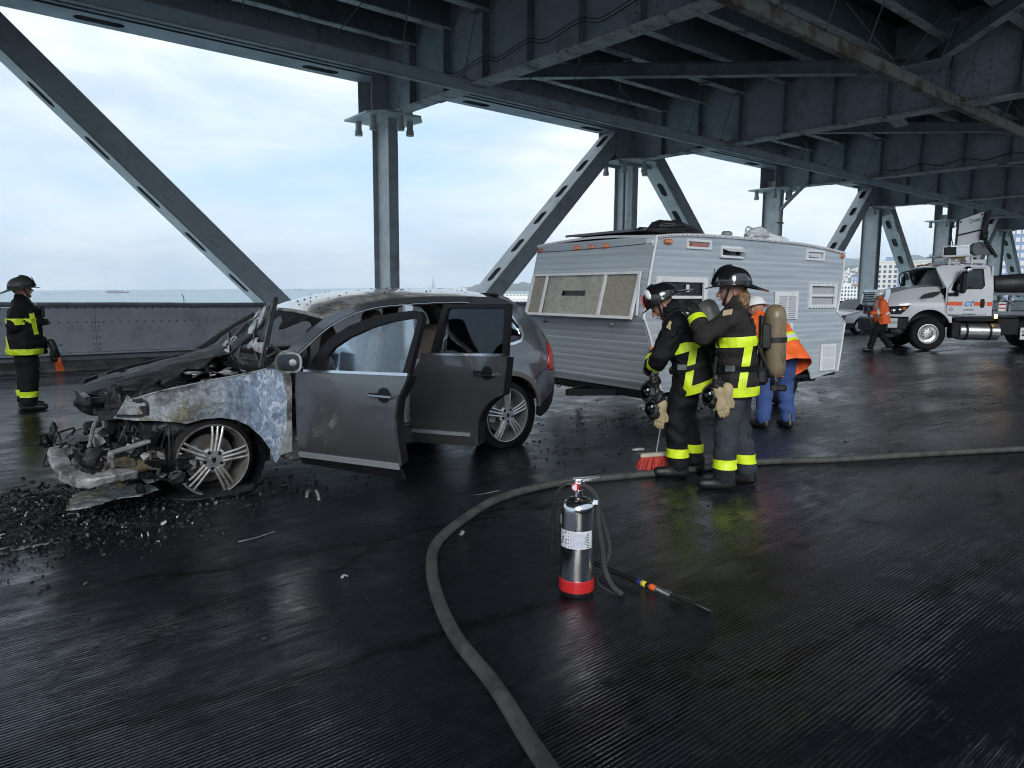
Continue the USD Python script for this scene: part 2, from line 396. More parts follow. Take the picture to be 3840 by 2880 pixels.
# ---------------------------------------------------------------- parapets with kerbs
def parapet(y, s, label, full=True):
    """s = +1: inner face looks towards -y."""
    t = thing('bridge_parapet', label, 'parapet', (0, y, 0))
    Q = lambda yy, z: (yy * s, z)
    prof_panel = [Q(0.0, 0.34), Q(0.0, 1.03), Q(0.012, 1.03), Q(0.012, 1.25), Q(0.10, 1.25), Q(0.10, 0.34)]
    def extr(prof, x0, x1, jig=0.0, n=1):
        prof = np.array(prof)
        xs = np.linspace(x0, x1, n + 1)
        k = len(prof)
        v = np.vstack([np.column_stack([np.full(k, x), prof[:, 0], prof[:, 1] + jig * (meshkit.noise(np.array([[x * 0.8, 3.1, 0.0]]))[0] - 0.5)]) for x in xs])
        f = [(i * k + j, (i + 1) * k + j, (i + 1) * k + (j + 1) % k, i * k + (j + 1) % k) for i in range(n) for j in range(k)]
        m = tm(v, f)
        c0 = trimesh.creation.triangulate_polygon(Polygon(prof), engine='earcut')
        caps = []
        for x in (x0, x1):
            caps.append(trimesh.Trimesh(np.column_stack([np.full(len(c0[0]), x), c0[0]]), c0[1], process=False))
        return trimesh.util.concatenate([m] + caps)
    step = 3.05
    x = X0 + 0.81
    while x < (X1 if full else 30):
        obj('panel', extr(prof_panel, x + 0.006, x + step - 0.006), 'steel', t)
        x += step
    obj('top_rail', extr([Q(-0.05, 1.25), Q(-0.075, 1.285), Q(-0.06, 1.325), Q(0.0, 1.345), Q(0.10, 1.345), Q(0.15, 1.31), Q(0.14, 1.252)], X0, X1, 0.03, 160), 'steel_dark', t)
    obj('bottom_flange', extr([Q(-0.11, 0.30), Q(-0.11, 0.337), Q(0.2, 0.337), Q(0.2, 0.30)], X0, X1), 'steel', t)
    obj('base_web', extr([Q(0.03, 0.10), Q(0.03, 0.298), Q(0.11, 0.298), Q(0.11, -0.3), Q(0.03, -0.3)], X0, X1), 'steel_dark', t)
    kp = [Q(-0.34, -0.02), Q(-0.31, 0.05), Q(-0.12, 0.165), Q(0.028, 0.18), Q(0.028, -0.25), Q(-0.34, -0.25)]
    k = extr(kp, X0, X1, 0.025, 220)
    obj('kerb', k, 'kerb_concrete', t)
    pts = [(xx, -0.0 * s, 0.945) for xx in np.arange(X0 + 0.3, 60, 0.158)] + [(xx, 0.012 * s, 1.225) for xx in np.arange(X0 + 0.3, 60, 0.158)]
    x = X0 + 0.81
    while x < 60:
        for z in (0.945, 0.855, 0.77, 0.63, 0.5, 0.385):
            pts += [(x - 0.055, 0, z), (x + 0.055, 0, z)]
        x += step
    obj('rivets', trimesh.util.concatenate([rivets_mesh(pts, (0, -s, 0), 0.021), rivets_mesh([(xx, -0.085 * s, 0.338) for xx in np.arange(X0 + 0.3, 60, 0.158)], (0, 0, 1), 0.017)]), 'rivet', t, kind='stuff')
    return t
par = parapet(16.85, 1, 'riveted grey steel parapet wall along the far side of the roadway')
# a spray-painted orange mark on the kerb
om = shell([(2.30, 0.0), (2.46, 0.0), (2.44, 0.255), (2.40, 0.27), (2.345, 0.262)], lambda u, v: np.column_stack([u, np.interp(v, [0, 0.05, 0.16, 0.3], [-0.345, -0.325, -0.130, -0.118]), np.interp(v, [0, 0.05, 0.16, 0.3], [0.012, 0.062, 0.178, 0.30])]), 0, 0.04)
obj('spray_mark', om, 'spray_orange', par, 'orange spray-painted mark on the kerb')
obj('drain_wire', M().tube(catmull([(4.85, 0.02, 1.33), (4.85, 0.02, 1.44), (4.81, 0.02, 1.53)], 5), 0.008, 5), 'cable_black', par)
parapet(-1.3, -1, 'riveted grey steel parapet along the near side of the roadway', True)

# ---------------------------------------------------------------- the steel truss and the upper deck
bridge = thing('steel_bridge', 'riveted grey steel truss bridge whose upper deck roofs the roadway', 'bridge')
PXK = lambda k: 10.46 + 9.86 * (k - 1)
YN, YF, ZC = 17.30, 18.00, 7.16          # near and far plates of the truss, bottom of the top chord
K0, K1 = -1, 9
def obround(cx, cy, L, w):
    return LineString([(cx - (L - w) / 2, cy), (cx + (L - w) / 2, cy)]).buffer(w / 2, quad_segs=8) if L > w + 1e-6 else Point(cx, cy).buffer(w / 2, quad_segs=8)
def perforated(a, b, side, depth, pitch=1.32, hole=(0.62, 0.26), start=0.7, n_end=0.35):
    """A cover plate in the plane through a-b spanned by the member's run and y; side = the outward normal."""
    a, b = np.asarray(a, float), np.asarray(b, float)
    L = np.linalg.norm(b - a); ux = (b - a) / L
    p = Polygon([(0, 0), (L, 0), (L, depth), (0, depth)])
    holes = [obround(s, depth / 2, *hole) for s in np.arange(start, L - n_end, pitch)]
    p = p.difference(unary_union(holes))
    n = np.asarray(side, float)
    m = prism(p, a + n * 0.012, ux, (0, 1, 0), 0.014)
    return m, holes
def diagonal(top, bot, w, label=None):
    """Box member between two points of the truss plane (x, z)."""
    (xa, za), (xb, zb) = top, bot
    L = math.hypot(xb - xa, zb - za); ux = np.array([(xb - xa) / L, 0, (zb - za) / L]); nn = np.array([ux[2], 0, -ux[0]])
    if nn[0] > 0: nn = -nn                       # looks towards -x
    a, b = np.array([xa, 0, za]), np.array([xb, 0, zb])
    web = M()
    for y in (YN, YF - 0.022):
        web.add(box_mesh((a + b) / 2 + (0, y + 0.011, 0), (w, 0.022, L), np.column_stack([nn, (0, 1, 0), np.cross(nn, (0, 1, 0))])))
    # splice plate part way down
    sp = a + ux * L * 0.66
    web.add(box_mesh(sp + (0, YN - 0.008, 0), (w - 0.01, 0.016, 1.1), np.column_stack([nn, (0, 1, 0), np.cross(nn, (0, 1, 0))])))
    d = obj('diagonal', web, 'steel', bridge, label)
    riv = M()
    for sgn in (1, -1):
        off = nn * sgn * w / 2
        m, holes = perforated(a + off + (0, YN + 0.024, 0), b + off + (0, YN + 0.024, 0), nn * sgn, YF - YN - 0.048, start=0.35)
        obj('perforated_plate', m, 'steel_lit', d)
        s = np.arange(0.1, L, 0.16)
        for yy in (YN + 0.06, YF - 0.06):
            riv.add(rivets_mesh((a + off + nn * sgn * 0.013)[None] + s[:, None] * ux + np.array([0, yy, 0]), nn * sgn, 0.017))
    for s in np.arange(0.6, L, 1.32):
        riv.add(rivets_mesh([a + ux * (s + q) + nn * (w * 0.18) + (0, YN, 0) for q in (-0.09, 0, 0.09)], (0, -1, 0), 0.02))
    riv.add(rivets_mesh([sp + ux * q + nn * e + (0, YN - 0.016, 0) for q in np.arange(-0.45, 0.5, 0.15) for e in (-0.18, -0.06, 0.06, 0.18)], (0, -1, 0), 0.016))
    obj('rivets', riv, 'rivet', d, kind='stuff')
ZT, ZB, W = 7.75, -1.85, 0.49
for k in range(-1, 9):
    if k % 2 == 0 and k < 8:        # from the top at an even node down to the right
        diagonal((PXK(k), ZT), (PXK(k + 1), ZB), W)
    if k % 2 == 0 and k > 0:
        diagonal((PXK(k), ZT), (PXK(k - 1), ZB), W)
# posts: I sections with capital plates
for k in range(0, K1):
    x = PXK(k)
    m = M()
    m.box((x, YN + 0.011, 2.3), (0.29, 0.022, 8.6)).box((x, YF + 0.14, 2.3), (0.29, 0.022, 8.6))
    p = obj('post', m, 'steel', bridge)
    obj('web', M().box((x, (YN + YF + 0.151) / 2, 2.3), (0.018, YF - YN + 0.10, 8.6)), 'steel_lit', p)
    cap = M()
    cap.add(prism([(-0.52, YN - 0.55), (0.52, YN - 0.55), (0.86, YN - 0.1), (0.80, YF + 0.5), (-0.80, YF + 0.5), (-0.86, YN - 0.1)], (x, 0, 6.22), (1, 0, 0), (0, 1, 0), 0.05))
    obj('capital_plate', cap, 'steel_lit', p)
    for dx, dy in ((-0.56, 0.05), (0.56, 0.05), (0.0, -0.38), (-0.5, 0.95), (0.5, 0.95)):
        sl = M().lathe([(0.0, 6.17), (0.085, 6.17), (0.085, 5.93), (0.105, 5.93), (0.105, 5.80), (0.0, 5.80)], 14, at=(x + dx, YN + dy, 0))
        obj('anchor_sleeve', sl, 'pipe_grey', p)
    gw, gz = (0.62, 6.24) if k % 2 else (1.15, 6.05)
    gs = M()
    gp = [(-gw, 8.0), (-gw, gz + 0.55 * (k % 2 == 0)), (-gw + 0.3 * (k % 2 == 0), gz), (gw - 0.3 * (k % 2 == 0), gz), (gw, gz + 0.55 * (k % 2 == 0)), (gw, 8.0)]
    for yy in (YN - 0.004, YF + 0.016):
        gs.add(prism(gp, (x, yy, 0), (1, 0, 0), (0, 0, 1), 0.018))
    obj('gusset_plate', gs, 'steel', p)
    rv = M()
    for zz in np.arange(gz + 0.08, 7.9, 0.13):
        rv.add(rivets_mesh([(x + q * gw, YN - 0.023, zz) for q in (-0.93, -0.82, -0.3, -0.18, 0.18, 0.3, 0.82, 0.93)], (0, -1, 0), 0.017))
        rv.add(rivets_mesh([(x - gw + 0.06, YF - 0.003, zz)], (0, -1, 0), 0.017))
    obj('rivets', rv, 'rivet', p, kind='stuff')
    # end bracket: a small ladder bracket under the chord
    obj('bracket', M().box((x + 0.42, YN - 0.12, 6.85), (0.05, 0.05, 0.5)).box((x + 0.42, YN - 0.02, 7.08), (0.05, 0.24, 0.04)).box((x + 0.42, YN - 0.02, 6.62), (0.05, 0.24, 0.04)).box((x + 0.62, YN - 0.12, 6.7), (0.36, 0.04, 0.05)), 'pipe_grey', p)
# top chord box
cx0, cx1 = -12.0, PXK(K1)
ch = obj('top_chord', M().box(((cx0 + cx1) / 2, YN + 0.02, 7.65), (cx1 - cx0, 0.024, 0.96)).box(((cx0 + cx1) / 2, YF - 0.02, 7.65), (cx1 - cx0, 0.024, 0.96))
         .box(((cx0 + cx1) / 2, YN - 0.05, ZC + 0.02), (cx1 - cx0, 0.11, 0.022)).box(((cx0 + cx1) / 2, YN - 0.004, ZC + 0.09), (cx1 - cx0, 0.016, 0.14)), 'steel', bridge)
pl, _ = perforated((cx0, YN + 0.035, ZC), (cx1, YN + 0.035, ZC), (0, 0, -1), YF - YN + 0.03, pitch=4.93, hole=(0.95, 0.30), start=cx0 * 0 + 0.9)
obj('bottom_plate', pl, 'steel', ch)
rv = M()
xs = np.arange(-8, 62, 0.155)
for z, st in ((7.33, 1), (7.42, 2), (7.82, 1), (7.91, 2), (7.62, 3)):
    rv.add(rivets_mesh([(x, YN + 0.008, z) for x in xs[::st]], (0, -1, 0), 0.02))
rv.add(rivets_mesh([(x, YF - 0.03, ZC - 0.012) for x in xs], (0, 0, -1), 0.02))
obj('rivets', rv, 'rivet', ch, kind='stuff')
# floor beams, stringers, deck
ZFB, ZST, ZDK = 6.22, 7.65, 8.42
SY = [15.95 - 1.465 * i for i in range(12)]
for k in range(0, K1 + 1):
    x = PXK(k) - 0.13
    fb = obj('floor_beam', M().box((x, 7.9, (ZFB + ZDK) / 2), (0.02, 18.7, ZDK - ZFB)), 'steel', bridge)
    obj('bottom_flange', M().box((x, 7.9, ZFB - 0.012), (0.44, 18.7, 0.024)).box((x, 9.2, ZFB - 0.036), (0.42, 12.0, 0.022)), 'steel_flange_lit', fb)
    obj('bottom_angle', M().box((x - 0.018, 7.9, ZFB + 0.085), (0.016, 18.7, 0.17)).box((x + 0.018, 7.9, ZFB + 0.085), (0.016, 18.7, 0.17)), 'steel', fb)
    for y in SY:
        obj('stiffener', M().box((x - 0.105, y, (ZFB + ZST) / 2 + 0.002), (0.19, 0.022, ZST - ZFB - 0.03)).box((x - 0.022, y + 0.055, (ZFB + ZST) / 2), (0.018, 0.09, ZST - ZFB - 0.36)), 'steel_dark', fb)
    rv = M()
    ys = np.arange(-1.3, 17.0, 0.15)
    rv.add(rivets_mesh([(x - 0.027, y, ZFB + 0.09) for y in ys], (-1, 0, 0), 0.02))
    for dx in (-0.18, 0.18):
        rv.add(rivets_mesh([(x + dx, y, ZFB - 0.026) for y in ys if y > 15.3 or y < 3.1], (0, 0, -1), 0.02))
    # riveted splice in the middle of the beam
    for y in (6.4, 6.75, 7.1, 7.35, 7.5, 7.68, 7.86, 8.0, 8.4, 8.85):
        for z in np.arange(ZFB + 0.25, 7.55, 0.16):
            rv.add(rivets_mesh([(x - 0.03, y, z)], (-1, 0, 0), 0.026))
    obj('splice_plate', M().box((x - 0.02, 7.6, 6.93), (0.02, 2.7, 1.2)).box((x - 0.1, 7.6, 6.93), (0.15, 0.022, 1.25)), 'steel', fb)
    obj('rivets', rv, 'rivet', fb, kind='stuff')
for i, y in enumerate(SY):
    st = obj('stringer', M().box((34, y, (ZST + ZDK) / 2), (100, 0.02, ZDK - ZST)), 'steel_dark', bridge)
    obj('bottom_flange', M().box((34, y, ZST - 0.012), (100, 0.23, 0.024)), 'steel_flange_lit', st)
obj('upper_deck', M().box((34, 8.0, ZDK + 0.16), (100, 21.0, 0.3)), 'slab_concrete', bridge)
for k in range(0, K1):
    for s in (1, -1):
        y1 = 17.2 if s > 0 else -1.2
        a, b = np.array([PXK(k) + 0.2, y1, 7.33]), np.array([PXK(k + 1) - 0.3, 8.0 + 0.25 * s, 7.33])
        br = M().bar(a, b, 0.02, 0.30).bar(a + (0, 0, 0.16), b + (0, 0, 0.16), 0.2, 0.02)
        o = obj('bracing_strut', br, 'steel_dark', bridge)
        obj('bottom_flange', M().bar(a - (0, 0, 0.16), b - (0, 0, 0.16), 0.2, 0.02), 'steel_flange_lit', o)
    obj('bracing_gusset', M().add(prism([(-0.95, -1.1), (0, -0.7), (0, 0.7), (-0.95, 1.1)], (PXK(k + 1) - 0.16, 8.0, 7.15), (1, 0, 0), (0, 1, 0), 0.02)), 'steel', bridge)
# maintenance rails hung under the floor beams
for yr, z1, m_ in ((13.55, 6.30, 'steel'), (6.95, 6.33, 'steel_rust')):
    r = obj('traveller_rail', M().box((34, yr, z1 - 0.13), (100, 0.02, 0.24)).box((34, yr, z1 - 0.005), (100, 0.14, 0.016)).box((34, yr, z1 - 0.255), (100, 0.14, 0.016)).box((34, yr - 0.06, z1 - 0.13), (100, 0.02, 0.25)), m_, bridge)
    hx = np.arange(-3.1, 60, 1.64)
    for q, x in enumerate(hx):
        h = M()
        if q % 3 == 0:
            h.cyl((x, yr, z1), (x - 1.05, yr + 0.75, ZST - 0.02), 0.010, 6).cyl((x, yr, z1), (x + 0.95, yr - 0.45, ZST - 0.02), 0.010, 6).box((x, yr, z1 + 0.03), (0.18, 0.1, 0.06))
        else:
            yy = yr - 0.45
            h.cyl((x, yr, z1), (x, yy, ZST - 0.02), 0.012, 6).box((x, yy, ZST - 0.05), (0.14, 0.22, 0.05)).box((x, yr, z1 + 0.03), (0.1, 0.1, 0.06))
        obj('hanger_rod', h, 'steel_dark', r)
# drain pipe on the third post, thin pipe on the second
px3 = PXK(3)
obj('drain_pipe', M().tube(catmull([(px3 - 0.05, YN - 1.6, 8.3), (px3 - 0.05, YN - 1.6, 7.0), (px3 - 0.10, YN - 1.45, 6.6), (px3 - 0.24, YN - 0.15, 5.35), (px3 - 0.24, YN - 0.10, 5.0), (px3 - 0.24, YN - 0.10, 0.2)], 7), 0.075, 10), 'pipe_grey', bridge)
obj('pipe_clamp', M().box((px3 - 0.12, YN - 0.08, 4.0), (0.5, 0.16, 0.2)).box((px3 - 0.2, YN - 0.08, 4.75), (0.36, 0.14, 0.07)), 'steel_dark', bridge)
obj('conduit', M().tube([(PXK(2) - 0.17, YN + 0.36, 0.3), (PXK(2) - 0.17, YN + 0.36, 6.1)], 0.045, 8), 'steel_dark', bridge)
for k in (4, 5, 6):
    obj('conduit', M().tube([(PXK(k) + 0.05, YN - 0.06, 0.3), (PXK(k) + 0.05, YN - 0.06, 6.1)], 0.05, 8), 'steel_dark', bridge)
# sagging cables on the first floor beam
xb = PXK(1) - 0.13 - 0.2
for dz in (0.0, 0.07):
    pts = []
    for a, b in zip(SY[1:6], SY[2:7]):
        pts += [(xb, a, ZFB + 0.38 + dz), (xb - 0.02, (a + b) / 2 + 0.15, ZFB + 0.24 + dz)]
    obj('sagging_cable', M().tube(catmull(pts, 6), 0.009, 5), 'cable_black', bridge)
xb = PXK(3) - 0.33
pts = []
for a, b in zip(SY[2:6], SY[3:7]):
    pts += [(xb, a, ZFB + 0.30), (xb, (a + b) / 2, ZFB + 0.16)]
obj('sagging_cable', M().tube(catmull(pts, 6), 0.016, 5), 'cable_black', bridge)
obj('floodlight', M().box((24.2, 10.1, 6.95), (0.55, 0.42, 0.12), rot((0, 1, 0), 0.25), 0.03).box((24.2, 10.1, 7.08), (0.25, 0.2, 0.16), None, 0.03), 'lamp_housing', bridge, 'small pale floodlight hanging under the deck')
# painted bay number on the first post
obj('bay_number', trimesh.Trimesh(np.array((lambda q: np.column_stack([q.vertices[:, 0] + PXK(1) - 0.075, np.full(len(q.vertices), YN - 0.001) - q.vertices[:, 2], q.vertices[:, 1] + 1.50]))(meshkit.text_mesh('12', 0.13, 0.002))), meshkit.text_mesh('12', 0.13, 0.002).faces, process=False), 'cable_black', bridge)
# ---------------------------------------------------------------- the bay and the far shore (the bridge runs slightly downhill, so the sea is a little tilted to it)
SEA_N = np.array([-0.017, -0.002, 1.0]); SEA_N /= np.linalg.norm(SEA_N)
SEA_H = 61.0
def sea_pt(az, D, h=0.0):
    a = math.radians(az)
    x, y = D * math.cos(a), D * math.sin(a)
    return np.array([x, y, -SEA_H + h - (SEA_N[0] * x + SEA_N[1] * y) / SEA_N[2]])
define('sea_water', {
    'g': ('geometry', {}), 'm': ('mapping', {'scale': (0.02, 0.05, 0.02), 'rotation': (0, 0, 0.5)}), 'n': ('noise_texture', {'scale': 1.0, 'detail': 8.0, 'roughness': 0.6}),
    'm2': ('mapping', {'scale': (0.0012, 0.0012, 0.001)}), 'n2': ('noise_texture', {'scale': 1.0, 'detail': 4.0}), 'c': ('rgb_ramp', {'ramp': [(0.35, (0.17, 0.26, 0.29)), (0.65, (0.22, 0.31, 0.335))]}),
    'b': ('bump', {'strength': 0.5, 'distance': 3.0}), 'p': ('principled_bsdf', {'roughness': 0.32, 'ior': 1.33})},
    [('g.position', 'm.vector'), ('m.vector', 'n.vector'), ('n.fac', 'b.height'), ('g.position', 'm2.vector'), ('m2.vector', 'n2.vector'), ('n2.fac', 'c.fac'), ('c.color', 'p.base_color'), ('b.normal', 'p.normal')], 'p.BSDF')
paint('ship_hull', (0.16, 0.08, 0.08), 0.6, var=0.2, scale=0.05)
paint('ship_white', (0.6, 0.6, 0.58), 0.6, var=0.1, scale=0.05)
paint('container_mix', (0.22, 0.16, 0.18), 0.7, var=0.8, scale=0.12, dirt=(0.12, 0.18, 0.28), dirt_at=0.5)
paint('crane_blue', (0.16, 0.22, 0.40), 0.6, var=0.2, scale=0.05)
paint('shore_ground', (0.30, 0.31, 0.29), 0.9, var=0.4, scale=0.02, dirt=(0.16, 0.18, 0.15), dirt_at=0.55)
paint('hill_green', (0.10, 0.12, 0.10), 0.95, var=0.4, scale=0.004, dirt=(0.16, 0.15, 0.12), dirt_at=0.55)
paint('house_white', (0.62, 0.60, 0.58), 0.85, var=0.15, scale=0.02)
paint('tower_cream', (0.60, 0.57, 0.52), 0.8, var=0.06, scale=0.05)
paint('tower_white', (0.72, 0.71, 0.68), 0.8, var=0.06, scale=0.05)
paint('tower_blue', (0.20, 0.26, 0.38), 0.5, var=0.15, scale=0.08)
paint('tower_pink', (0.62, 0.47, 0.42), 0.8, var=0.06, scale=0.05)
paint('window_glass', (0.10, 0.13, 0.17), 0.15, var=0.5, scale=0.3)
paint('roof_orange', (0.55, 0.30, 0.20), 0.8, var=0.2, scale=0.05)
a = np.arange(96) / 96 * 2 * PI
R_ = 14500.0
v = [[0, 0, 0]] + [[R_ * math.cos(q), R_ * math.sin(q), 0] for q in a]
v = np.array(v); v[:, 2] = -SEA_H - (SEA_N[0] * v[:, 0] + SEA_N[1] * v[:, 1])
obj('sea', tm(v, [(0, i + 1, (i + 1) % 96 + 1) for i in range(96)]), 'sea_water', kind='structure')

def ship(az, D, L, label, kind, heading=None):
    hd = math.radians(az + 90) if heading is None else math.radians(heading)
    t = thing('cargo_ship' if kind == 'container' else 'ship', label, 'ship', sea_pt(az, D), hd)
    H_, B_ = L * 0.075, L * 0.15
    st = []
    for s, w, z in ((-0.5, 0.8, 1.0), (-0.46, 1.0, 1.0), (0.3, 1.0, 1.0), (0.42, 0.7, 1.1), (0.52, 0.08, 1.25)):
        st.append([(s * L, -w * B_ / 2, H_ * z), (s * L, w * B_ / 2, H_ * z), (s * L * 0.97, w * B_ * 0.3, -2), (s * L * 0.97, -w * B_ * 0.3, -2)])
    v = np.array(st).reshape(-1, 3)
    f = [(i * 4 + j, (i + 1) * 4 + j, (i + 1) * 4 + (j + 1) % 4, i * 4 + (j + 1) % 4) for i in range(4) for j in range(4)] + [(0, 1, 2, 3), (16, 19, 18, 17)]
    obj('hull', tm(v, f), 'ship_hull', t)
    obj('bridge_house', M().box((-0.36 * L, 0, H_ + L * 0.05), (L * 0.1, B_ * 0.85, L * 0.1)).box((-0.36 * L, 0, H_ + L * 0.11), (L * 0.05, B_ * 0.95, L * 0.025)), 'ship_white', t)
    obj('funnel', M().box((-0.43 * L, 0, H_ + L * 0.05), (L * 0.03, L * 0.03, L * 0.12)), 'crane_blue', t)
    r = np.random.default_rng(int(az * 10))
    if kind == 'container':
        for s in np.arange(-0.27, 0.38, 0.075):
            h = L * r.uniform(0.045, 0.085)
            obj('container_stack', M().box((s * L, 0, H_ + h / 2), (L * 0.066, B_ * 0.9, h)), 'container_mix', t)
    else:
        for s in (-0.1, 0.12, 0.3):
            obj('mast', M().box((s * L, 0, H_ + L * 0.06), (L * 0.012, L * 0.012, L * 0.12)).box((s * L, 0, H_ + L * 0.025), (L * 0.12, B_ * 0.5, L * 0.03)), 'ship_white', t)
ship(82.2, 7300, 58, 'small ship on the bay beside the left firefighter', 'general')
ship(78.1, 7700, 190, 'large container ship anchored on the bay, longest of the far ships', 'container')
ship(74.0, 11500, 95, 'distant ship on the horizon left of the slanting steel member', 'general')
ship(66.1, 11500, 125, 'distant ship on the horizon above the car roof', 'general')
ship(60.4, 8800, 55, 'low ship beside the breakwater, left of the first post', 'general')
def land(name, az0, az1, D0, D1, h, material='shore_ground', label=None, n=24, rough=0.0, seed=1, kind='structure'):
    """A strip of land between two distances, with a bumpy crest."""
    az = np.linspace(az0, az1, n)
    rows = []
    fr = (0, 0.15, 0.5, 0.8, 1)
    for i, f_ in enumerate(fr):
        e = (0, 0.35, 1, 0.9, 0)[i]
        taper = np.minimum(1, np.minimum(np.arange(n), np.arange(n)[::-1]) / 3.0)
        hh = h * e * (1 - rough + rough * 2 * meshkit.fbm(np.column_stack([az * 0.9 + seed * 5.1, az * 0 + i * 0.4, az * 0]), 4, seed)) * taper
        rows.append(np.array([sea_pt(q, D0 + (D1 - D0) * f_, z - (6 if e == 0 else 0)) for q, z in zip(az, hh)]))
    v = np.vstack(rows)
    f = [(i * n + j, i * n + j + 1, (i + 1) * n + j + 1, (i + 1) * n + j) for i in range(len(fr) - 1) for j in range(n - 1)]
    return obj(name, tm(v, f), material, kind=kind, label=label, smooth=True)
land('breakwater', 60.5, 62.6, 8700, 8760, 4, n=8)
land('port_ground', 48.0, 59.4, 3700, 5200, 4)
land('far_shore', 43.0, 56.5, 7400, 9300, 30, 'hill_green', rough=0.5)
land('headland', 46.0, 53.6, 6600, 7300, 62, 'hill_green', rough=0.55, seed=4)
land('near_shore', 8.0, 50.4, 900, 3600, 5)
land('city_hill', 11.0, 31.0, 2700, 5200, 150, 'hill_green', rough=0.22, seed=2, n=40)
land('far_hill', 3.0, 36.0, 7500, 11500, 350, 'hill_green', rough=0.24, seed=8, n=60)
# port: container cranes, warehouses, gantry
for az, h in ((59.1, 42), (58.0, 42)):
    t = thing('harbour_crane', 'slim blue harbour crane, ' + ('left' if az > 58.5 else 'right') + ' one of two behind the sheds past the first post', 'crane', sea_pt(az, 4050, 4), math.radians(az + 90))
    obj('boom', M().box((0, 0, h * 0.55), (2.2, 2.2, h)).bar((0, 0, h * 0.8), (6, 0, h * 1.25), 1.2, 1.2), 'crane_blue', t)
    obj('portal', M().box((-6, 0, h * 0.22), (1.5, 1.5, h * 0.44)).box((6, 0, h * 0.22), (1.5, 1.5, h * 0.44)).box((0, 0, h * 0.42), (14, 2.5, 2)), 'crane_blue', t)
for i, (az, w, h) in enumerate(((58.5, 46, 34), (57.6, 34, 36), (56.9, 40, 38), (56.2, 24, 30))):
    t = thing('quay_shed', ('wide left', 'second', 'third, tallest', 'narrow right')[i] + ' blue harbour shed on the quay past the first post', 'shed', sea_pt(az, 4000, 3), math.radians(az + 90))
    obj('wall', M().box((0, 0, h / 2), (w, 25, h)), 'crane_blue', t)
    for k in np.arange(-w / 2 + 4, w / 2 - 2, 6.5):
        obj('door', M().box((k, -12.6, h * 0.4), (3.2, 0.6, h * 0.6)), 'house_white', t)
    obj('roof', M().box((0, 0, h + 1.2), (w + 2, 27, 2.4)), 'tower_blue', t)
t = thing('gantry_crane', 'wide pale gantry crane far behind the harbour sheds', 'crane', sea_pt(57.0, 5200, 4), math.radians(147))
obj('beam', M().box((0, 0, 76), (115, 8, 7)), 'ship_white', t)
for s in (-1, 1):
    obj('leg', M().box((10 + s * 9, 0, 36), (5, 6, 74)), 'ship_white', t)
t = thing('lattice_tower', 'tall dark cross-armed lattice crane tower rising beyond the harbour', 'tower', sea_pt(55.9, 5000, 4), math.radians(146))
m = M()
for z, w in ((20, 26), (40, 22), (62, 16), (84, 10), (105, 5)):
    m.box((0, 0, z), (w, 2, 3)).bar((-w / 2, 0, z - 18), (w / 2 * 0.8, 0, z), 2.2, 2.2).bar((w / 2, 0, z - 18), (-w / 2 * 0.8, 0, z), 2.2, 2.2)
obj('lattice', m.bar((-13, 0, 0), (0, 0, 118), 2.5, 2.5).bar((13, 0, 0), (0, 0, 118), 2.5, 2.5).bar((2, 0, 40), (46, 0, 44), 2.5, 2.5), 'tower_blue', t)
t = thing('terminal_shed', 'long white terminal roof on the far shore right of the lattice tower', 'shed', sea_pt(54.2, 5600, 4), math.radians(144))
obj('wall', M().box((0, 0, 16), (170, 30, 32)), 'house_white', t)
obj('roof', M().box((0, 0, 34), (176, 36, 3)), 'ship_white', t)
# city at the right
def building(name, label, az, D, w, d, h, wall, cols, rows, ww, wh, top=0.0, turn=0.0, strip=None, glass='window_glass'):
    t = thing(name, label, 'building', sea_pt(az, D, 3), math.radians(az - 90 + turn))
    body = obj('wall', M().box((0, 0, h / 2), (w, d, h)), wall, t)
    obj('parapet', M().box((0, 0, h + 0.6), (w + 0.8, d + 0.8, 1.2)), wall, t)
    if top:
        obj('roof_plant', M().box((-w * 0.1, 0, h + top / 2 + 1.2), (w * 0.42, d * 0.5, top)), 'tower_blue', t)
    xs = np.linspace(-w / 2, w / 2, cols * 2 + 1)[1::2]
    z0 = h - 3.5
    for r in range(rows):
        for x in xs:
            if strip and strip[0] < x / w < strip[1]:
                continue
            z = z0 - r * (wh * 1.75)
            obj('window', M().box((x, -d / 2 - 0.02, z), (ww, 0.5, wh)), glass, body)
    for side in (-1, 1):
        for r in range(rows):
            for y in np.linspace(-d / 2, d / 2, 5)[1:-1]:
                obj('side_window', M().box((side * (w / 2 + 0.02), y, z0 - r * wh * 1.75), (0.5, ww, wh)), glass, body)
    if strip:
        obj('glass_strip', M().box(((strip[0] + strip[1]) / 2 * w, -d / 2 - 0.1, h / 2 - 1), ((strip[1] - strip[0]) * w * 0.8, 0.7, h - 4)), 'tower_blue', t)
    return t
building('apartment_tower', 'cream apartment tower with blue glass strip between the fourth post and slanting steel member', 22.0, 700, 32, 20, 76, 'tower_cream', 8, 11, 2.1, 2.3, 3.5, strip=(-0.02, 0.14))
building('apartment_tower', 'cream apartment tower seen right of the slanting member, above the truck hood', 19.2, 760, 44, 22, 78, 'tower_cream', 9, 11, 2.3, 2.3, 5, strip=(-0.32, -0.12))
building('apartment_block', 'white many-windowed apartment block just behind the caravan rear end', 24.9, 900, 26, 24, 57.5, 'tower_white', 8, 8, 1.7, 2.3, 0, turn=12)
building('apartment_block', 'pink-edged apartment block with orange roof beside the white block', 23.95, 920, 9, 22, 57, 'tower_pink', 3, 8, 1.5, 2.2, 0)
building('glass_tower', 'blue glass tower block behind the white apartment block, at the foot of the hill', 24.3, 1500, 34, 30, 70, 'tower_blue', 6, 7, 2.2, 3.6, 0, glass='house_white')
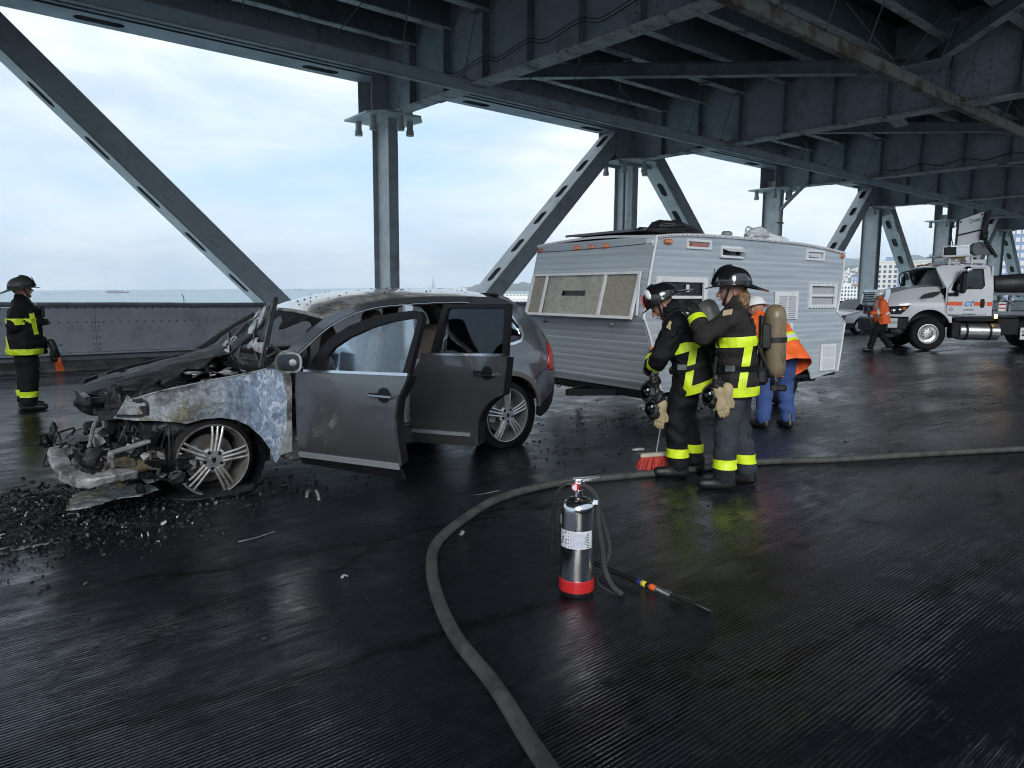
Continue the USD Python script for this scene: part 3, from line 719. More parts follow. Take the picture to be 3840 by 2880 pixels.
building('glass_tower', 'pale glass high-rise at the right picture edge behind the last slanting member', 15.0, 620, 24, 24, 128, 'tower_blue', 7, 20, 2.4, 3.0, 0, glass='house_white')
building('apartment_block', 'pale apartment block low behind the right truss, beside the dump bed', 16.6, 760, 24, 22, 68, 'tower_white', 6, 9, 2, 2.6, 2)
building('low_warehouse', 'long low white warehouse seen between the second slanting member and the caravan', 50.4, 2100, 150, 60, 14, 'house_white', 14, 1, 5, 3, 0)
building('low_warehouse', 'grey low warehouse further back between slanting member and caravan', 50.0, 2900, 190, 60, 20, 'tower_white', 14, 1, 6, 4, 0)
rf = thing('orange_roof', 'orange tiled roof on the white apartment block', 'roof', sea_pt(24.3, 890, 60.5), math.radians(-66))
obj('tiles', M().box((0, 0, 0.6), (16, 10, 1.6)), 'roof_orange', rf)
# houses on the slopes: one mass
r = np.random.default_rng(3)
hm = M()
for _ in range(1300):
    az, q = r.uniform(13.5, 33), r.uniform(0, 1)
    D = 2760 + 900 * q
    hm.add(box_mesh(sea_pt(az, D, 16 + 112 * q * (0.8 + 0.25 * r.uniform())), (r.uniform(7, 15), r.uniform(7, 12), r.uniform(7, 14)), rot((0, 0, 1), math.radians(az))))
obj('hillside_houses', hm, 'house_white', label='pale houses crowding the far hillside right of the caravan', cat='houses', kind='stuff')
# sea air
hz = usdkit.material(stage, '/World/Looks/haze_air', {'v': ('principled_volume', {'color': (0.80, 0.90, 1.0), 'density': 0.00007, 'anisotropy': 0.3})}, [], volume='v.volume')
_mats['haze_air'] = hz
obj('haze', M().box((0, 0, 80), (33000, 33000, 900)), 'haze_air', kind='stuff', label='pale sea haze over the bay', cat='haze')
# ---------------------------------------------------------------- burnt car
paint('car_paint', (0.115, 0.119, 0.127), 0.30, 0.7, var=0.06, scale=2.0, dirt=(0.10, 0.098, 0.098), coat=1.0, rvar=0.06)
paint('car_roof', (0.22, 0.215, 0.21), 0.22, 0.5, var=0.25, scale=7, dirt=(0.60, 0.59, 0.57), dirt_at=0.52, coat=0.7, bump=0.15, bscale=45)
paint('car_dark', (0.005, 0.0055, 0.0065), 0.5, var=0.2, scale=8, spec=0.3)
paint('sill_dark', (0.05, 0.052, 0.055), 0.5, var=0.2, scale=8)
paint('arch_trim', (0.085, 0.078, 0.075), 0.5, var=0.15, scale=8)
paint('chrome', (0.62, 0.64, 0.66), 0.2, 1.0, var=0.06, scale=5)
paint('door_glaze_trim', (0.45, 0.48, 0.52), 0.15, 0.6, var=0.05, scale=5)
paint('seat_leather', (0.085, 0.062, 0.048), 0.55, var=0.3, scale=6)
paint('rim_silver', (0.50, 0.51, 0.52), 0.33, 0.85, var=0.10, scale=8)
paint('rim_burnt', (0.52, 0.51, 0.49), 0.36, 0.85, var=0.3, scale=9, dirt=(0.24, 0.16, 0.09), dirt_at=0.57)
paint('tyre', (0.007, 0.0075, 0.0085), 0.7, var=0.25, scale=14, bump=0.25, bscale=60, spec=0.2)
paint('brake_disc', (0.13, 0.12, 0.115), 0.5, 0.6, var=0.3, scale=14)
paint('tail_red', (0.42, 0.012, 0.014), 0.12, var=0.25, scale=24, coat=1.0)
paint('char_black', (0.008, 0.0083, 0.009), 0.5, var=0.6, scale=11, dirt=(0.035, 0.037, 0.042), dirt_at=0.60, bump=0.8, bscale=26, spec=0.4)
paint('char_metal', (0.032, 0.034, 0.038), 0.45, 0.5, var=0.5, scale=7, dirt=(0.02, 0.02, 0.021), dirt_at=0.52, bump=0.6, bscale=24)
paint('melted_alloy', (0.42, 0.42, 0.41), 0.34, 0.7, var=0.35, scale=9, dirt=(0.08, 0.08, 0.08), dirt_at=0.57, bump=0.9, bscale=20)
paint('ash_steel', (0.33, 0.335, 0.34), 0.5, 0.25, var=0.4, scale=9, dirt=(0.07, 0.066, 0.06), dirt_at=0.53, bump=0.5, bscale=30)
paint('heat_yellow', (0.22, 0.185, 0.105), 0.65, 0.2, var=0.4, scale=7, dirt=(0.075, 0.072, 0.07), dirt_at=0.52, bump=0.5, bscale=30)
# the burnt wing: ash in pale blue flow lines over scorched metal
define('burnt_wing', {
    'co': ('texture_coordinate', {}), 'm1': ('mapping', {'scale': (1.0, 1.0, 0.42), 'rotation': (0, 0.35, 0)}),
    'n1': ('noise_texture', {'scale': 7.5, 'detail': 7.0, 'roughness': 0.62, 'distortion': 1.4}), 'n2': ('noise_texture', {'scale': 3.1, 'detail': 9.0, 'roughness': 0.74}), 'n3': ('noise_texture', {'scale': 26.0, 'detail': 6.0, 'roughness': 0.75}),
    'r1': ('rgb_ramp', {'ramp': [(0.25, (0.03, 0.037, 0.05)), (0.40, (0.15, 0.20, 0.29)), (0.50, (0.26, 0.34, 0.46)), (0.535, (0.60, 0.67, 0.76)), (0.57, (0.22, 0.29, 0.41)), (0.66, (0.32, 0.40, 0.52)), (0.70, (0.58, 0.64, 0.72)), (0.75, (0.25, 0.32, 0.42))]}),
    'r2': ('rgb_ramp', {'ramp': [(0.34, (0.02, 0.02, 0.02)), (0.43, (0.085, 0.09, 0.10)), (0.50, (0.22, 0.25, 0.27)), (0.55, (0.10, 0.095, 0.075)), (0.61, (0.20, 0.195, 0.135)), (0.66, (0.30, 0.33, 0.36)), (0.76, (0.12, 0.13, 0.15))]}),
    'sx': ('separate_xyz', {}), 'gx': ('math', {'math_type': 'multiply_add', 'value2': 1.9, 'value3': 0.22}), 'ga': ('math', {'math_type': 'multiply_add', 'value2': 1.6, 'value3': -0.8}), 'gb': ('math', {'math_type': 'add', 'use_clamp': True}),
    'mx': ('mix', {'mix_type': 'mix'}), 'r3': ('rgb_ramp', {'ramp': [(0.38, (0.55, 0.55, 0.55)), (0.62, (1.25, 1.25, 1.25))]}), 'mm': ('mix', {'mix_type': 'multiply', 'fac': 0.8}),
    'b': ('bump', {'strength': 0.35, 'distance': 0.01}), 'p': ('principled_bsdf', {'roughness': 0.62, 'metallic': 0.15})},
    [('co.object', 'm1.vector'), ('m1.vector', 'n1.vector'), ('co.object', 'n2.vector'), ('co.object', 'n3.vector'), ('n1.fac', 'r1.fac'), ('n2.fac', 'r2.fac'), ('co.object', 'sx.vector'), ('sx.x', 'gx.value1'),
     ('n2.fac', 'ga.value1'), ('gx.value', 'gb.value1'), ('ga.value', 'gb.value2'), ('gb.value', 'mx.fac'), ('r2.color', 'mx.color1'), ('r1.color', 'mx.color2'), ('n3.fac', 'r3.fac'), ('mx.color', 'mm.color1'), ('r3.color', 'mm.color2'),
     ('mm.color', 'p.base_color'), ('n3.fac', 'b.height'), ('b.normal', 'p.normal')], 'p.BSDF')
pane('car_glass', (0.82, 0.86, 0.86))
pane('smoked_glass', (0.30, 0.32, 0.31))
paint('mirror_glass', (0.75, 0.78, 0.8), 0.04, 1.0, var=0.03)

car = thing('burnt_car', 'burnt-out dark grey car with open doors and destroyed front end', 'car', (1.76, 5.55, 0), math.radians(0.74))
OFF = lambda z: np.interp(z, [0, .3, .55, .8, .93, 1.02, 1.1, 1.3, 1.45, 1.6], [.06, .03, 0, 0, .012, .045, .075, .16, .21, .30])
def yb(x, z):
    y = OFF(z)
    y = y + np.where(x > 3.05, np.clip((x - 3.05) / 0.68, 0, 1.1) ** 2.6 * 0.17, 0) + np.where(x < -0.1, np.clip((-0.1 - x) / 0.5, 0, 1.2) ** 2 * 0.20, 0)
    # flared wheel arches
    for cx in (0.0, 2.94):
        r = np.hypot(x - cx, (z - 0.32))
        y = y - 0.028 * np.exp(-((r - 0.44) / 0.07) ** 2) * (z < 0.9)
    return y
WID = 1.90
near = lambda u, v: np.column_stack([u, yb(u, v), v])
far = lambda u, v: np.column_stack([u, WID - yb(u, v), v])
EDGE = [(1.02, 1.363), (1.181, 1.421), (1.46, 1.491), (1.705, 1.526), (2.169, 1.549), (2.562, 1.55), (2.873, 1.543), (3.085, 1.52), (3.26, 1.447), (3.401, 1.318), (3.531, 1.195), (3.645, 1.05), (3.70, 0.88), (3.735, 0.688), (3.735, 0.515), (3.71, 0.43)]
QWIN = [(2.70, 1.415), (2.9, 1.425), (3.02, 1.412), (3.119, 1.335), (3.19, 1.237), (3.205, 1.165), (3.16, 1.11), (3.06, 1.085), (2.80, 1.062)]
qw = Polygon(QWIN).buffer(-0.03).buffer(0.03)
arch_r = Point(2.94, 0.33).buffer(0.425, quad_segs=16)
quarter = Polygon([(2.58, 1.44), (2.60, 1.50), (2.62, 1.55)] + [e for e in EDGE if e[0] > 2.7] + [(3.44, 0.36), (2.88, 0.30), (2.50, 0.30), (2.45, 0.45), (2.52, 0.75), (2.62, 0.86), (2.64, 1.02)]).difference(arch_r).difference(qw)
obj('rear_quarter_panel', shell(quarter, near, 0.02, 0.07), 'car_paint', car, smooth=40)
obj('quarter_window_trim', shell(qw.buffer(0.022).difference(qw.buffer(-0.004)), lambda u, v: near(u, v) + (0, -0.006, 0), 0.01, 0.06), 'chrome', car, smooth=40)
obj('quarter_window', shell(qw.buffer(-0.003), lambda u, v: near(u, v) + (0, 0.012, 0), 0.004, 0.1), 'car_glass', car, smooth=True)
bump_low = Polygon([(3.20, 0.36), (3.44, 0.42), (3.74, 0.53), (3.71, 0.40), (3.60, 0.315), (3.45, 0.275)]).difference(arch_r)
obj('rear_bumper', shell(bump_low, lambda u, v: near(u, v) + (0, -0.006, 0), 0.03, 0.07), 'car_dark', car, smooth=40)
obj('bumper_seam', M().tube([near(np.array([a]), np.array([b]))[0] + (0, -0.001, 0) for a, b in ((3.31, 0.70), (3.40, 0.755), (3.50, 0.785), (3.60, 0.81))], 0.004, 5), 'car_dark', car)
ring = Point(2.94, 0.33).buffer(0.475, quad_segs=20).difference(arch_r).intersection(sbox(2.80, 0.40, 3.6, 1.2))
obj('wheel_arch_trim', shell(ring, lambda u, v: near(u, v) + (0, -0.008, 0), 0.015, 0.06), 'arch_trim', car, smooth=40)
obj('tail_light', shell(Polygon([(3.645, 1.045), (3.70, 0.93), (3.72, 0.80), (3.66, 0.765), (3.60, 0.775), (3.565, 0.85), (3.60, 0.965)]).buffer(0.01), lambda u, v: near(u, v) + (0.004, -0.010, 0), 0.03, 0.03), 'tail_red', car, smooth=True)
# tailgate and rear
zz = np.array([1.55, 1.50, 1.40, 1.28, 1.15, 1.02, 0.9, 0.7, 0.5, 0.40]); xx = np.array([3.02, 3.16, 3.31, 3.44, 3.58, 3.68, 3.735, 3.755, 3.755, 3.72])
tg = shell(sbox(0.40, 0.0, 1.54, 1.0), lambda u, v: np.column_stack([np.interp(u, zz[::-1], xx[::-1]) + 0.05 * (1 - (2 * v - 1) ** 2) - 0.02, (0.02 + yb(np.interp(u, zz[::-1], xx[::-1]) - 0.02, u)) * (1 - v) + v * (WID - 0.02 - yb(np.interp(u, zz[::-1], xx[::-1]) - 0.02, u)), u]), 0.03, 0.06)
obj('tailgate', tg, 'car_paint', car, smooth=40)
obj('rear_spoiler', M().add(shell(sbox(0, 0.3, 0.22, 1.6), lambda u, v: np.column_stack([2.98 + u, v, 1.585 - 0.35 * u ** 1.2]), 0.02, 0.1)), 'car_dark', car, smooth=40)
# roof
def roof_map(u, v):
    z = np.interp(u, [e[0] for e in EDGE[:9]], [e[1] for e in EDGE[:9]])
    y0 = yb(u, z) + 0.01
    t = v
    return np.column_stack([u, y0 + (WID - 2 * y0) * t, z + 0.085 * (1 - np.abs(2 * t - 1) ** 2.3) * np.interp(u, [0.9, 1.3, 3.1], [0.75, 1.0, 0.9])])
obj('roof', shell(Polygon([(1.04, 0), (3.10, 0), (3.06, 0.5), (3.10, 1), (1.04, 1), (0.98, 0.8), (0.95, 0.5), (0.98, 0.2)]), roof_map, 0.03, 0.09), 'car_roof', car, 'wet roof speckled with white ash', smooth=40)
r = np.random.default_rng(11)
cr = M()
for _ in range(70):
    p = roof_map(np.array([r.uniform(1.05, 3.0)]), np.array([r.uniform(0.03, 0.9)]))[0]
    cr.add(blob(p + (0, 0, 0.002), np.array([r.uniform(.003, .012), r.uniform(.003, .012), r.uniform(.002, .007)]), 1, 0.4, int(r.integers(99))))
obj('soot_crumbs', cr, 'char_black', car, kind='stuff')
# A pillar, cant rail
CH = [(0.56, 0.98), (0.668, 1.045), (0.786, 1.123), (0.996, 1.261), (1.187, 1.353), (1.378, 1.415), (1.633, 1.457), (2.236, 1.489), (2.60, 1.492)]
rail = Polygon([(0.44, 0.985), (0.583, 1.075), (0.723, 1.178)] + EDGE[:6] + [(2.66, 1.55), (2.66, 1.492)] + CH[::-1])
obj('roof_rail_panel', shell(rail, near, 0.03, 0.07), 'car_paint', car, smooth=40)
obj('window_line_trim', M().tube([near(np.array([a]), np.array([b]))[0] + (0, -0.004, 0) for a, b in catmull(CH, 4)], 0.010, 6), 'chrome', car, smooth=True)
obj('far_roof_rail', shell(rail, far, 0.03, 0.09), 'car_paint', car, smooth=40)
# far side: closed doors and wing with open windows
fw = unary_union([Polygon([(0.75, 1.06), (1.2, 1.33), (1.6, 1.43), (1.68, 1.43), (1.62, 1.0), (0.74, 0.98)]), Polygon([(1.78, 1.43), (2.5, 1.45), (2.58, 1.0), (1.74, 0.99)]), qw])
fs = Polygon([(0.3, 0.30), (0.44, 0.985)] + CH + [(2.66, 1.55)] + [e for e in EDGE if e[0] > 2.7] + [(3.44, 0.36), (2.5, 0.28)]).difference(arch_r).difference(fw).difference(Point(0, 0.33).buffer(0.42))
obj('far_side_panel', shell(fs, far, 0.02, 0.12), 'car_paint', car, smooth=40)
obj('far_wing', shell(Polygon([(-0.55, 0.62), (-0.5, 0.80), (0.1, 0.93), (0.46, 0.99), (0.42, 0.6)]), far, 0.02, 0.1), 'char_metal', car, smooth=40)
# sill, floor, inside
obj('sill', M().box((1.52, 0.12, 0.30), (1.9, 0.16, 0.16), None, 0.03).box((1.52, 0.05, 0.235), (1.85, 0.1, 0.05), None, 0.02), 'sill_dark', car)
obj('sill_plate', M().box((1.55, 0.10, 0.385), (1.75, 0.13, 0.012)), 'door_glaze_trim', car)
obj('floor', M().box((1.75, WID / 2, 0.33), (2.7, WID - 0.3, 0.06)).box((2.9, WID / 2, 0.55), (1.4, WID - 0.4, 0.05)).box((0.45, WID / 2, 0.6), (0.05, WID - 0.2, 0.75)), 'car_dark', car)
bp = M()
for a, b, w, h in (((1.80, 0.055, 0.40), (1.80, 0.05, 0.98), 0.10, 0.20), ((1.80, 0.07, 0.98), (1.88, 0.23, 1.47), 0.06, 0.11)):
    bp.bar(a, b, w, h, (1, 0, 0), 0.015)
obj('door_pillar', bp, 'door_glaze_trim', car, 'bare silver door pillar between the two open doors')
obj('pillar_latch', M().box((1.74, -0.02, 0.93), (0.06, 0.06, 0.05), None, 0.01).box((1.78, -0.055, 0.62), (0.05, 0.02, 0.20), None, 0.01), 'car_dark', car)
for j, (sx, sy) in enumerate(((1.25, 0.48), (1.25, 1.42))):
    s = obj('seat', M().box((sx - 0.05, sy, 0.60), (0.55, 0.50, 0.18), None, 0.06).box((sx + 0.30, sy, 0.92), (0.18, 0.50, 0.66), rot((0, 1, 0), 0.22), 0.07), 'seat_leather', car)
    obj('headrest', M().box((sx + 0.40, sy, 1.33), (0.12, 0.28, 0.18), rot((0, 1, 0), 0.15), 0.05), 'seat_leather', s)
obj('rear_bench', M().box((2.15, WID / 2, 0.62), (0.5, 1.3, 0.18), None, 0.06).box((2.48, WID / 2, 0.95), (0.18, 1.3, 0.62), rot((0, 1, 0), 0.25), 0.07), 'seat_leather', car)
obj('dashboard', M().box((0.66, WID / 2, 0.86), (0.30, WID - 0.35, 0.24), rot((0, 1, 0), 0.2), 0.06), 'char_black', car)
sw = M(); a = np.linspace(0, 2 * PI, 25)
sw.tube(np.column_stack([0.90 + 0.19 * np.sin(a) * 0.35, 0.48 + 0.19 * np.cos(a), 0.98 + 0.19 * np.sin(a) * 0.93]), 0.017, 7).box((0.90, 0.48, 0.98), (0.05, 0.12, 0.09), None, 0.02).bar((0.9, 0.32, 0.98), (0.9, 0.64, 0.98), 0.02, 0.035)
obj('steering_wheel', sw, 'car_dark', car)
ps = M()
for q, (px, py, an) in enumerate(((0.80, 0.36, 0.4), (0.72, 0.75, -0.5), (0.82, 0.62, 0.9))):
    ps.box((px, py, 0.97 + 0.03 * q), (0.24, 0.17, 0.004), rot((0.3, 1, 0.4), an))
obj('loose_papers', ps, 'house_white', car)
# charred remains of the windscreen
rag = []
for i, t in enumerate(np.linspace(0.02, 0.9, 26)):
    rag.append((t, -0.02 - 0.20 * meshkit.noise(np.array([[t * 9, 2.2, 0]]))[0] - (0.22 if i in (12, 13, 16) else 0)))
ws = shell(Polygon([(0.02, 0.01), (0.92, 0.01)] + rag[::-1]), lambda u, v: roof_map(np.interp(u, [0, 0.2, 0.5, 0.8, 1], [1.04, 0.98, 0.95, 0.98, 1.04]) + v * 1.15, u) + np.column_stack([0 * u, 0 * u, v * 0.78 - 0.015]), 0.006, 0.03)
obj('melted_windscreen', ws, 'char_black', car, 'charred rags of windscreen hanging from the roof edge')
obj('roof_front_edge', M().tube(roof_map(np.interp(np.linspace(0, 1, 15), [0, 0.2, 0.5, 0.8, 1], [1.04, 0.98, 0.95, 0.98, 1.04]), np.linspace(0, 1, 15)) - (0, 0, 0.012), 0.02, 8), 'ash_steel', car, smooth=True)

# doors
def door_map(h, az, bulge):
    d = np.array([math.cos(az), math.sin(az), 0]); n = np.array([math.sin(az), -math.cos(az), 0])    # n = outer side
    return lambda u, v, k=0.0: np.array([h[0], h[1], 0]) + np.outer(u, d) + np.outer(v, (0, 0, 1)) + np.outer(bulge(v) + k, n), d, n
bul = lambda z: -np.interp(z, [.2, .3, .38, .55, .8, .93, 1.02, 1.1, 1.3, 1.45, 1.6], [.05, .02, .005, 0, 0, .008, .018, .025, .045, .06, .07])
FD, fd, fn = door_map((0.645, -0.03), math.radians(-70.7), bul)
RD, rd, rn = door_map((1.71, -0.03), math.radians(-82.5), bul)
def door(name, label, D, d, n, body, frame, glass, trim_low, belt, handle, gl):
    o = obj(name, shell(body, D, 0.028, 0.06), 'car_paint', car, label, smooth=35)
    inner = body.buffer(-0.03)
    obj('inner_panel', shell(inner, lambda u, v: D(u, v, -0.115), 0.02, 0.09), 'car_dark', o)
    obj('door_edge', shell(body.buffer(-0.004).difference(body.buffer(-0.022)), lambda u, v: D(u, v, -0.026), 0.09, 0.2), 'car_dark', o)
    obj('window_frame', shell(frame.difference(glass), lambda u, v: D(u, v, -0.01), 0.05, 0.08), 'car_dark', o, smooth=30)
    obj('window_glass', shell(glass.buffer(0.01), lambda u, v: D(u, v, -0.03), 0.004, 0.15), gl, o, smooth=True)
    obj('belt_trim', shell(belt, lambda u, v: D(u, v, 0.010), 0.02, 0.1), 'chrome', o)
    obj('sill_trim', shell(trim_low, lambda u, v: D(u, v, 0.014), 0.02, 0.1), 'sill_dark' if name == 'none' else 'door_glaze_trim', o)
    hx, hz = handle
    p = D(np.array([hx]), np.array([hz]))[0]
    F = np.column_stack([d, n, (0, 0, 1)])
    h = obj('handle', M().box(p + n * 0.045, (0.23, 0.022, 0.032), F, 0.012).box(p + n * 0.02 - d * 0.095, (0.03, 0.05, 0.03), F, 0.008).box(p + n * 0.02 + d * 0.095, (0.03, 0.05, 0.03), F, 0.008), 'chrome', o)
    ell = Point(0, 0).buffer(0.06, quad_segs=10)
    obj('handle_cup', shell(ell, lambda u, v: D(u + hx, v * 0.95 + hz, 0.003), 0.004, 0.03), 'car_dark', o)
    return o
fbody = Polygon([(0.0, 0.245), (1.035, 0.295), (1.03, 0.40), (1.008, 0.55), (1.005, 0.66), (1.03, 0.80), (1.10, 0.93), (1.122, 0.985), (0.0, 0.952)])
fframe = Polygon([(0.10, 0.96), (0.19, 1.08), (0.337, 1.224), (0.531, 1.327), (0.712, 1.386), (0.942, 1.431), (1.15, 1.456), (1.20, 1.445), (1.225, 1.40), (1.123, 0.985)])
fglass = Polygon([(0.30, 0.972), (0.306, 1.073), (0.378, 1.151), (0.528, 1.236), (0.768, 1.325), (0.941, 1.369), (1.13, 1.40), (1.165, 1.395), (1.178, 1.37), (1.063, 0.985)])
fo = door('front_door', 'open front door with window up', FD, fd, fn, fbody, fframe, fglass, Polygon([(0.0, 0.248), (1.03, 0.272), (1.03, 0.316), (0.0, 0.288)]), Polygon([(0.09, 0.952), (1.125, 0.982), (1.125, 1.004), (0.09, 0.972)]), (0.91, 0.825), 'car_glass')
obj('door_skirt', shell(Polygon([(0.0, 0.19), (1.05, 0.19), (1.03, 0.268), (0.0, 0.244)]), lambda u, v: FD(u, v, 0.0), 0.03, 0.2), 'car_dark', fo)
# mirror on the front door
mp = FD(np.array([0.11]), np.array([1.045]))[0]
F = np.column_stack([fd, fn, (0, 0, 1)])
mc = mp + fn * 0.16 - fd * 0.02
mir = obj('wing_mirror', blob(mc, (0.118, 0.085, 0.092), 3, 0, 0, F), 'ash_steel', car, 'scorched silver wing mirror', smooth=True)
gm = M(); q = np.linspace(0, 2 * PI, 21)[:-1]
gp = Polygon([(0.085 * np.sign(math.cos(x)) * abs(math.cos(x)) ** 0.6, 0.068 * np.sign(math.sin(x)) * abs(math.sin(x)) ** 0.6) for x in q])
td = np.array([0.80, -0.60, 0]); td /= np.linalg.norm(td)        # mirror face looks back and outwards
sd = np.array([td[1], -td[0], 0])
mir_face = np.array([-0.45, -0.89, 0.0]); sd = np.cross((0, 0, 1), mir_face)
obj('mirror_glass', prism(gp, mc + mir_face * 0.098, sd, (0, 0, 1), 0.006), 'mirror_glass', mir)
obj('mirror_rim', prism(gp.buffer(0.014).difference(gp.buffer(-0.002)), mc + mir_face * 0.100, sd, (0, 0, 1), 0.03), 'ash_steel', mir)
obj('mirror_stalk', M().bar(mp - fn * 0.02, mc, 0.05, 0.05, (0, 0, 1), 0.012), 'car_dark', mir)
rbody = Polygon([(0.045, 0.235), (0.84, 0.315), (0.845, 0.42), (0.86, 0.52), (0.905, 0.61), (0.98, 0.69), (1.06, 0.745), (1.13, 0.775), (1.15, 0.99), (1.15, 1.085), (0.17, 1.035), (0.06, 0.87), (0.025, 0.75), (0.02, 0.5)])
rframe = Polygon([(0.265, 1.045), (0.385, 1.47), (0.41, 1.488), (1.12, 1.50), (1.145, 1.485), (1.15, 1.085)])
rglass = Polygon([(0.337, 1.055), (0.44, 1.44), (0.47, 1.455), (1.085, 1.46), (1.104, 1.445), (1.11, 1.08)])
ro = door('rear_door', 'open rear door with curved wheel-arch cut', RD, rd, rn, rbody, rframe, rglass, Polygon([(0.045, 0.332), (0.777, 0.394), (0.785, 0.425), (0.045, 0.363)]), Polygon([(0.17, 1.035), (1.15, 1.085), (1.15, 1.108), (0.17, 1.058)]), (0.97, 0.94), 'car_glass')

# wheels
def wheel(cx, cz, r, rim_m, label, burnt):
    y0 = 0.035
    c = np.array([cx, y0, cz])
    w = obj('wheel', lathe_mesh([(0.262, 0.02), (0.29, 0.0), (r - 0.03, -0.004), (r - 0.008, -0.02), (r, -0.05), (r, -0.22), (r - 0.03, -0.262), (0.26, -0.265)], 48, (0, -1, 0), c), 'tyre', car, label, smooth=35)
    k = lathe_mesh([(0.275, 0.012), (0.272, 0.020), (0.262, 0.018), (0.252, -0.005), (0.245, -0.06), (0.235, -0.2), (0.24, -0.24)], 48, (0, -1, 0), c)
    obj('rim', k, rim_m, w, smooth=35)
    sp = M()
    for j in range(5):
        a = j * 2 * PI / 5 + (1.40 if burnt else 1.62)
        d = np.array([math.cos(a), 0, math.sin(a)]); s = np.array([-math.sin(a), 0, math.cos(a)])
        for q in (-1, 0, 1):
            p0 = c + d * 0.07 + s * q * 0.026 + (0, -0.016 + 0.004 * abs(q), 0)
            p1 = c + d * 0.19 + s * q * 0.034 + (0, -0.020, 0)
            p2 = c + d * 0.258 + s * q * 0.041 + (0, -0.008, 0)
            sp.add(tube_mesh([p0, p1, p2], [0.0125, 0.0115, 0.011], 8))
        # web under the ridges, set back so that the slots read dark
        sp.add(prism([(0.06, -0.038), (0.13, -0.036), (0.13, 0.036), (0.06, 0.038)], c + (0, -0.012, 0), d, s, 0.02))
    obj('spokes', sp, rim_m, w, smooth=40)
    obj('hub', lathe_mesh([(0.0, 0.022), (0.035, 0.022), (0.038, 0.016), (0.085, 0.014), (0.098, 0.004), (0.095, -0.03), (0, -0.03)], 32, (0, -1, 0), c), rim_m, w, smooth=35)
    obj('crest', prism([(-0.015, 0.02), (0.015, 0.02), (0.016, 0.0), (0.009, -0.015), (0, -0.023), (-0.009, -0.015), (-0.016, 0.0)], c + (0, -0.0255, 0), (1, 0, 0), (0, 0, 1), 0.003), 'car_dark', w)
    for j in range(5):
        a = j * 2 * PI / 5 + (1.40 if burnt else 1.62) + PI / 5
        obj('wheel_bolt', M().cyl(c + (0.065 * math.cos(a), -0.0, 0.065 * math.sin(a)), c + (0.065 * math.cos(a), -0.020, 0.065 * math.sin(a)), 0.0135, 10), 'car_dark', w)
    obj('brake_disc', lathe_mesh([(0.0, -0.09), (0.185, -0.09), (0.185, -0.11), (0, -0.11)], 32, (0, -1, 0), c), 'brake_disc', w)
    obj('brake_caliper', M().box(c + (-0.13, 0.075, 0.02), (0.08, 0.07, 0.19), rot((0, 1, 0), 0.15), 0.02), 'ash_steel', w)
    obj('wheel_well', lathe_mesh([(0.05, -0.245), (0.40, -0.245), (0.425, -0.03)], 24, (0, -1, 0), c), 'car_dark', w)
wheel(2.94, 0.345, 0.352, 'rim_silver', 'clean silver rear wheel', False)
wheel(0.0, 0.312, 0.322, 'rim_burnt', 'heat-browned front wheel on a collapsed tyre', True)
fl = blob((0.02, 0.14, 0.035), (0.36, 0.16, 0.055), 3, 0.15, 3)
obj('collapsed_tyre', fl, 'char_black', car, smooth=True)
for cx in (0.0, 2.94):
    obj('far_wheel', lathe_mesh([(0.0, 0.0), (0.33, 0.0), (0.35, -0.03), (0.35, -0.22), (0.30, -0.26), (0, -0.26)], 32, (0, 1, 0), (cx, WID - 0.03, 0.345)), 'tyre', car, smooth=35)

# burnt front wing
WING = [(-0.50, 0.80), (-0.53, 0.84), (-0.545, 0.80), (-0.60, 0.70), (-0.625, 0.675), (-0.50, 0.655), (-0.368, 0.65), (-0.26, 0.635), (-0.187, 0.613), (-0.073, 0.636), (0.064, 0.632), (0.17, 0.605), (0.26, 0.555), (0.36, 0.455), (0.44, 0.33), (0.487, 0.215), (0.53, 0.27), (0.62, 0.285), (0.612, 0.587), (0.628, 0.975), (0.57, 1.0), (0.46, 0.975), (0.328, 0.948), (0.081, 0.918), (-0.192, 0.88), (-0.359, 0.846)]
wing_map = lambda u, v: np.column_stack([u, yb(u, v) + 0.012 * (meshkit.fbm(np.column_stack([u * 6, v * 6, 0 * u]), 3, 5) - 0.5) + np.interp(v - np.interp(u, [-0.5, 0.1, 0.65], [0.80, 0.92, 0.99]), [-0.12, 0.0], [0, 0.035]), v])
obj('front_wing', shell(WING, wing_map, 0.012, 0.045), 'burnt_wing', car, 'front wing burnt to pale blue ash', smooth=50)
obj('wing_edge', M().tube([wing_map(np.array([a]), np.array([b]))[0] + (0, 0.008, 0.004) for a, b in catmull([(-0.5, 0.80), (-0.359, 0.848), (-0.192, 0.882), (0.081, 0.92), (0.328, 0.95), (0.55, 0.99)], 4)], 0.007, 6), 'ash_steel', car)
obj('wing_strip', shell([(0.50, 0.28), (0.628, 0.29), (0.62, 0.6), (0.636, 0.975), (0.57, 0.99), (0.585, 0.72), (0.575, 0.5)], lambda u, v: wing_map(u, v) + (0, -0.006, 0), 0.006, 0.05), 'ash_steel', car)
hl = [wing_map(np.array([a]), np.array([b]))[0] for a, b in ((-0.50, 0.80), (-0.43, 0.79), (-0.42, 0.74), (-0.46, 0.69), (-0.60, 0.69))]
obj('headlamp_opening', M().tube(catmull(hl, 4), 0.012, 6), 'char_metal', car)
obj('headlamp_bracket', M().bar((-0.42, 0.08, 0.73), (-0.66, 0.45, 0.66), 0.03, 0.07).bar((-0.45, 0.12, 0.80), (-0.62, 0.4, 0.73), 0.03, 0.03).box((-0.44, 0.20, 0.73), (0.14, 0.12, 0.12), None, 0.03), 'char_metal', car)
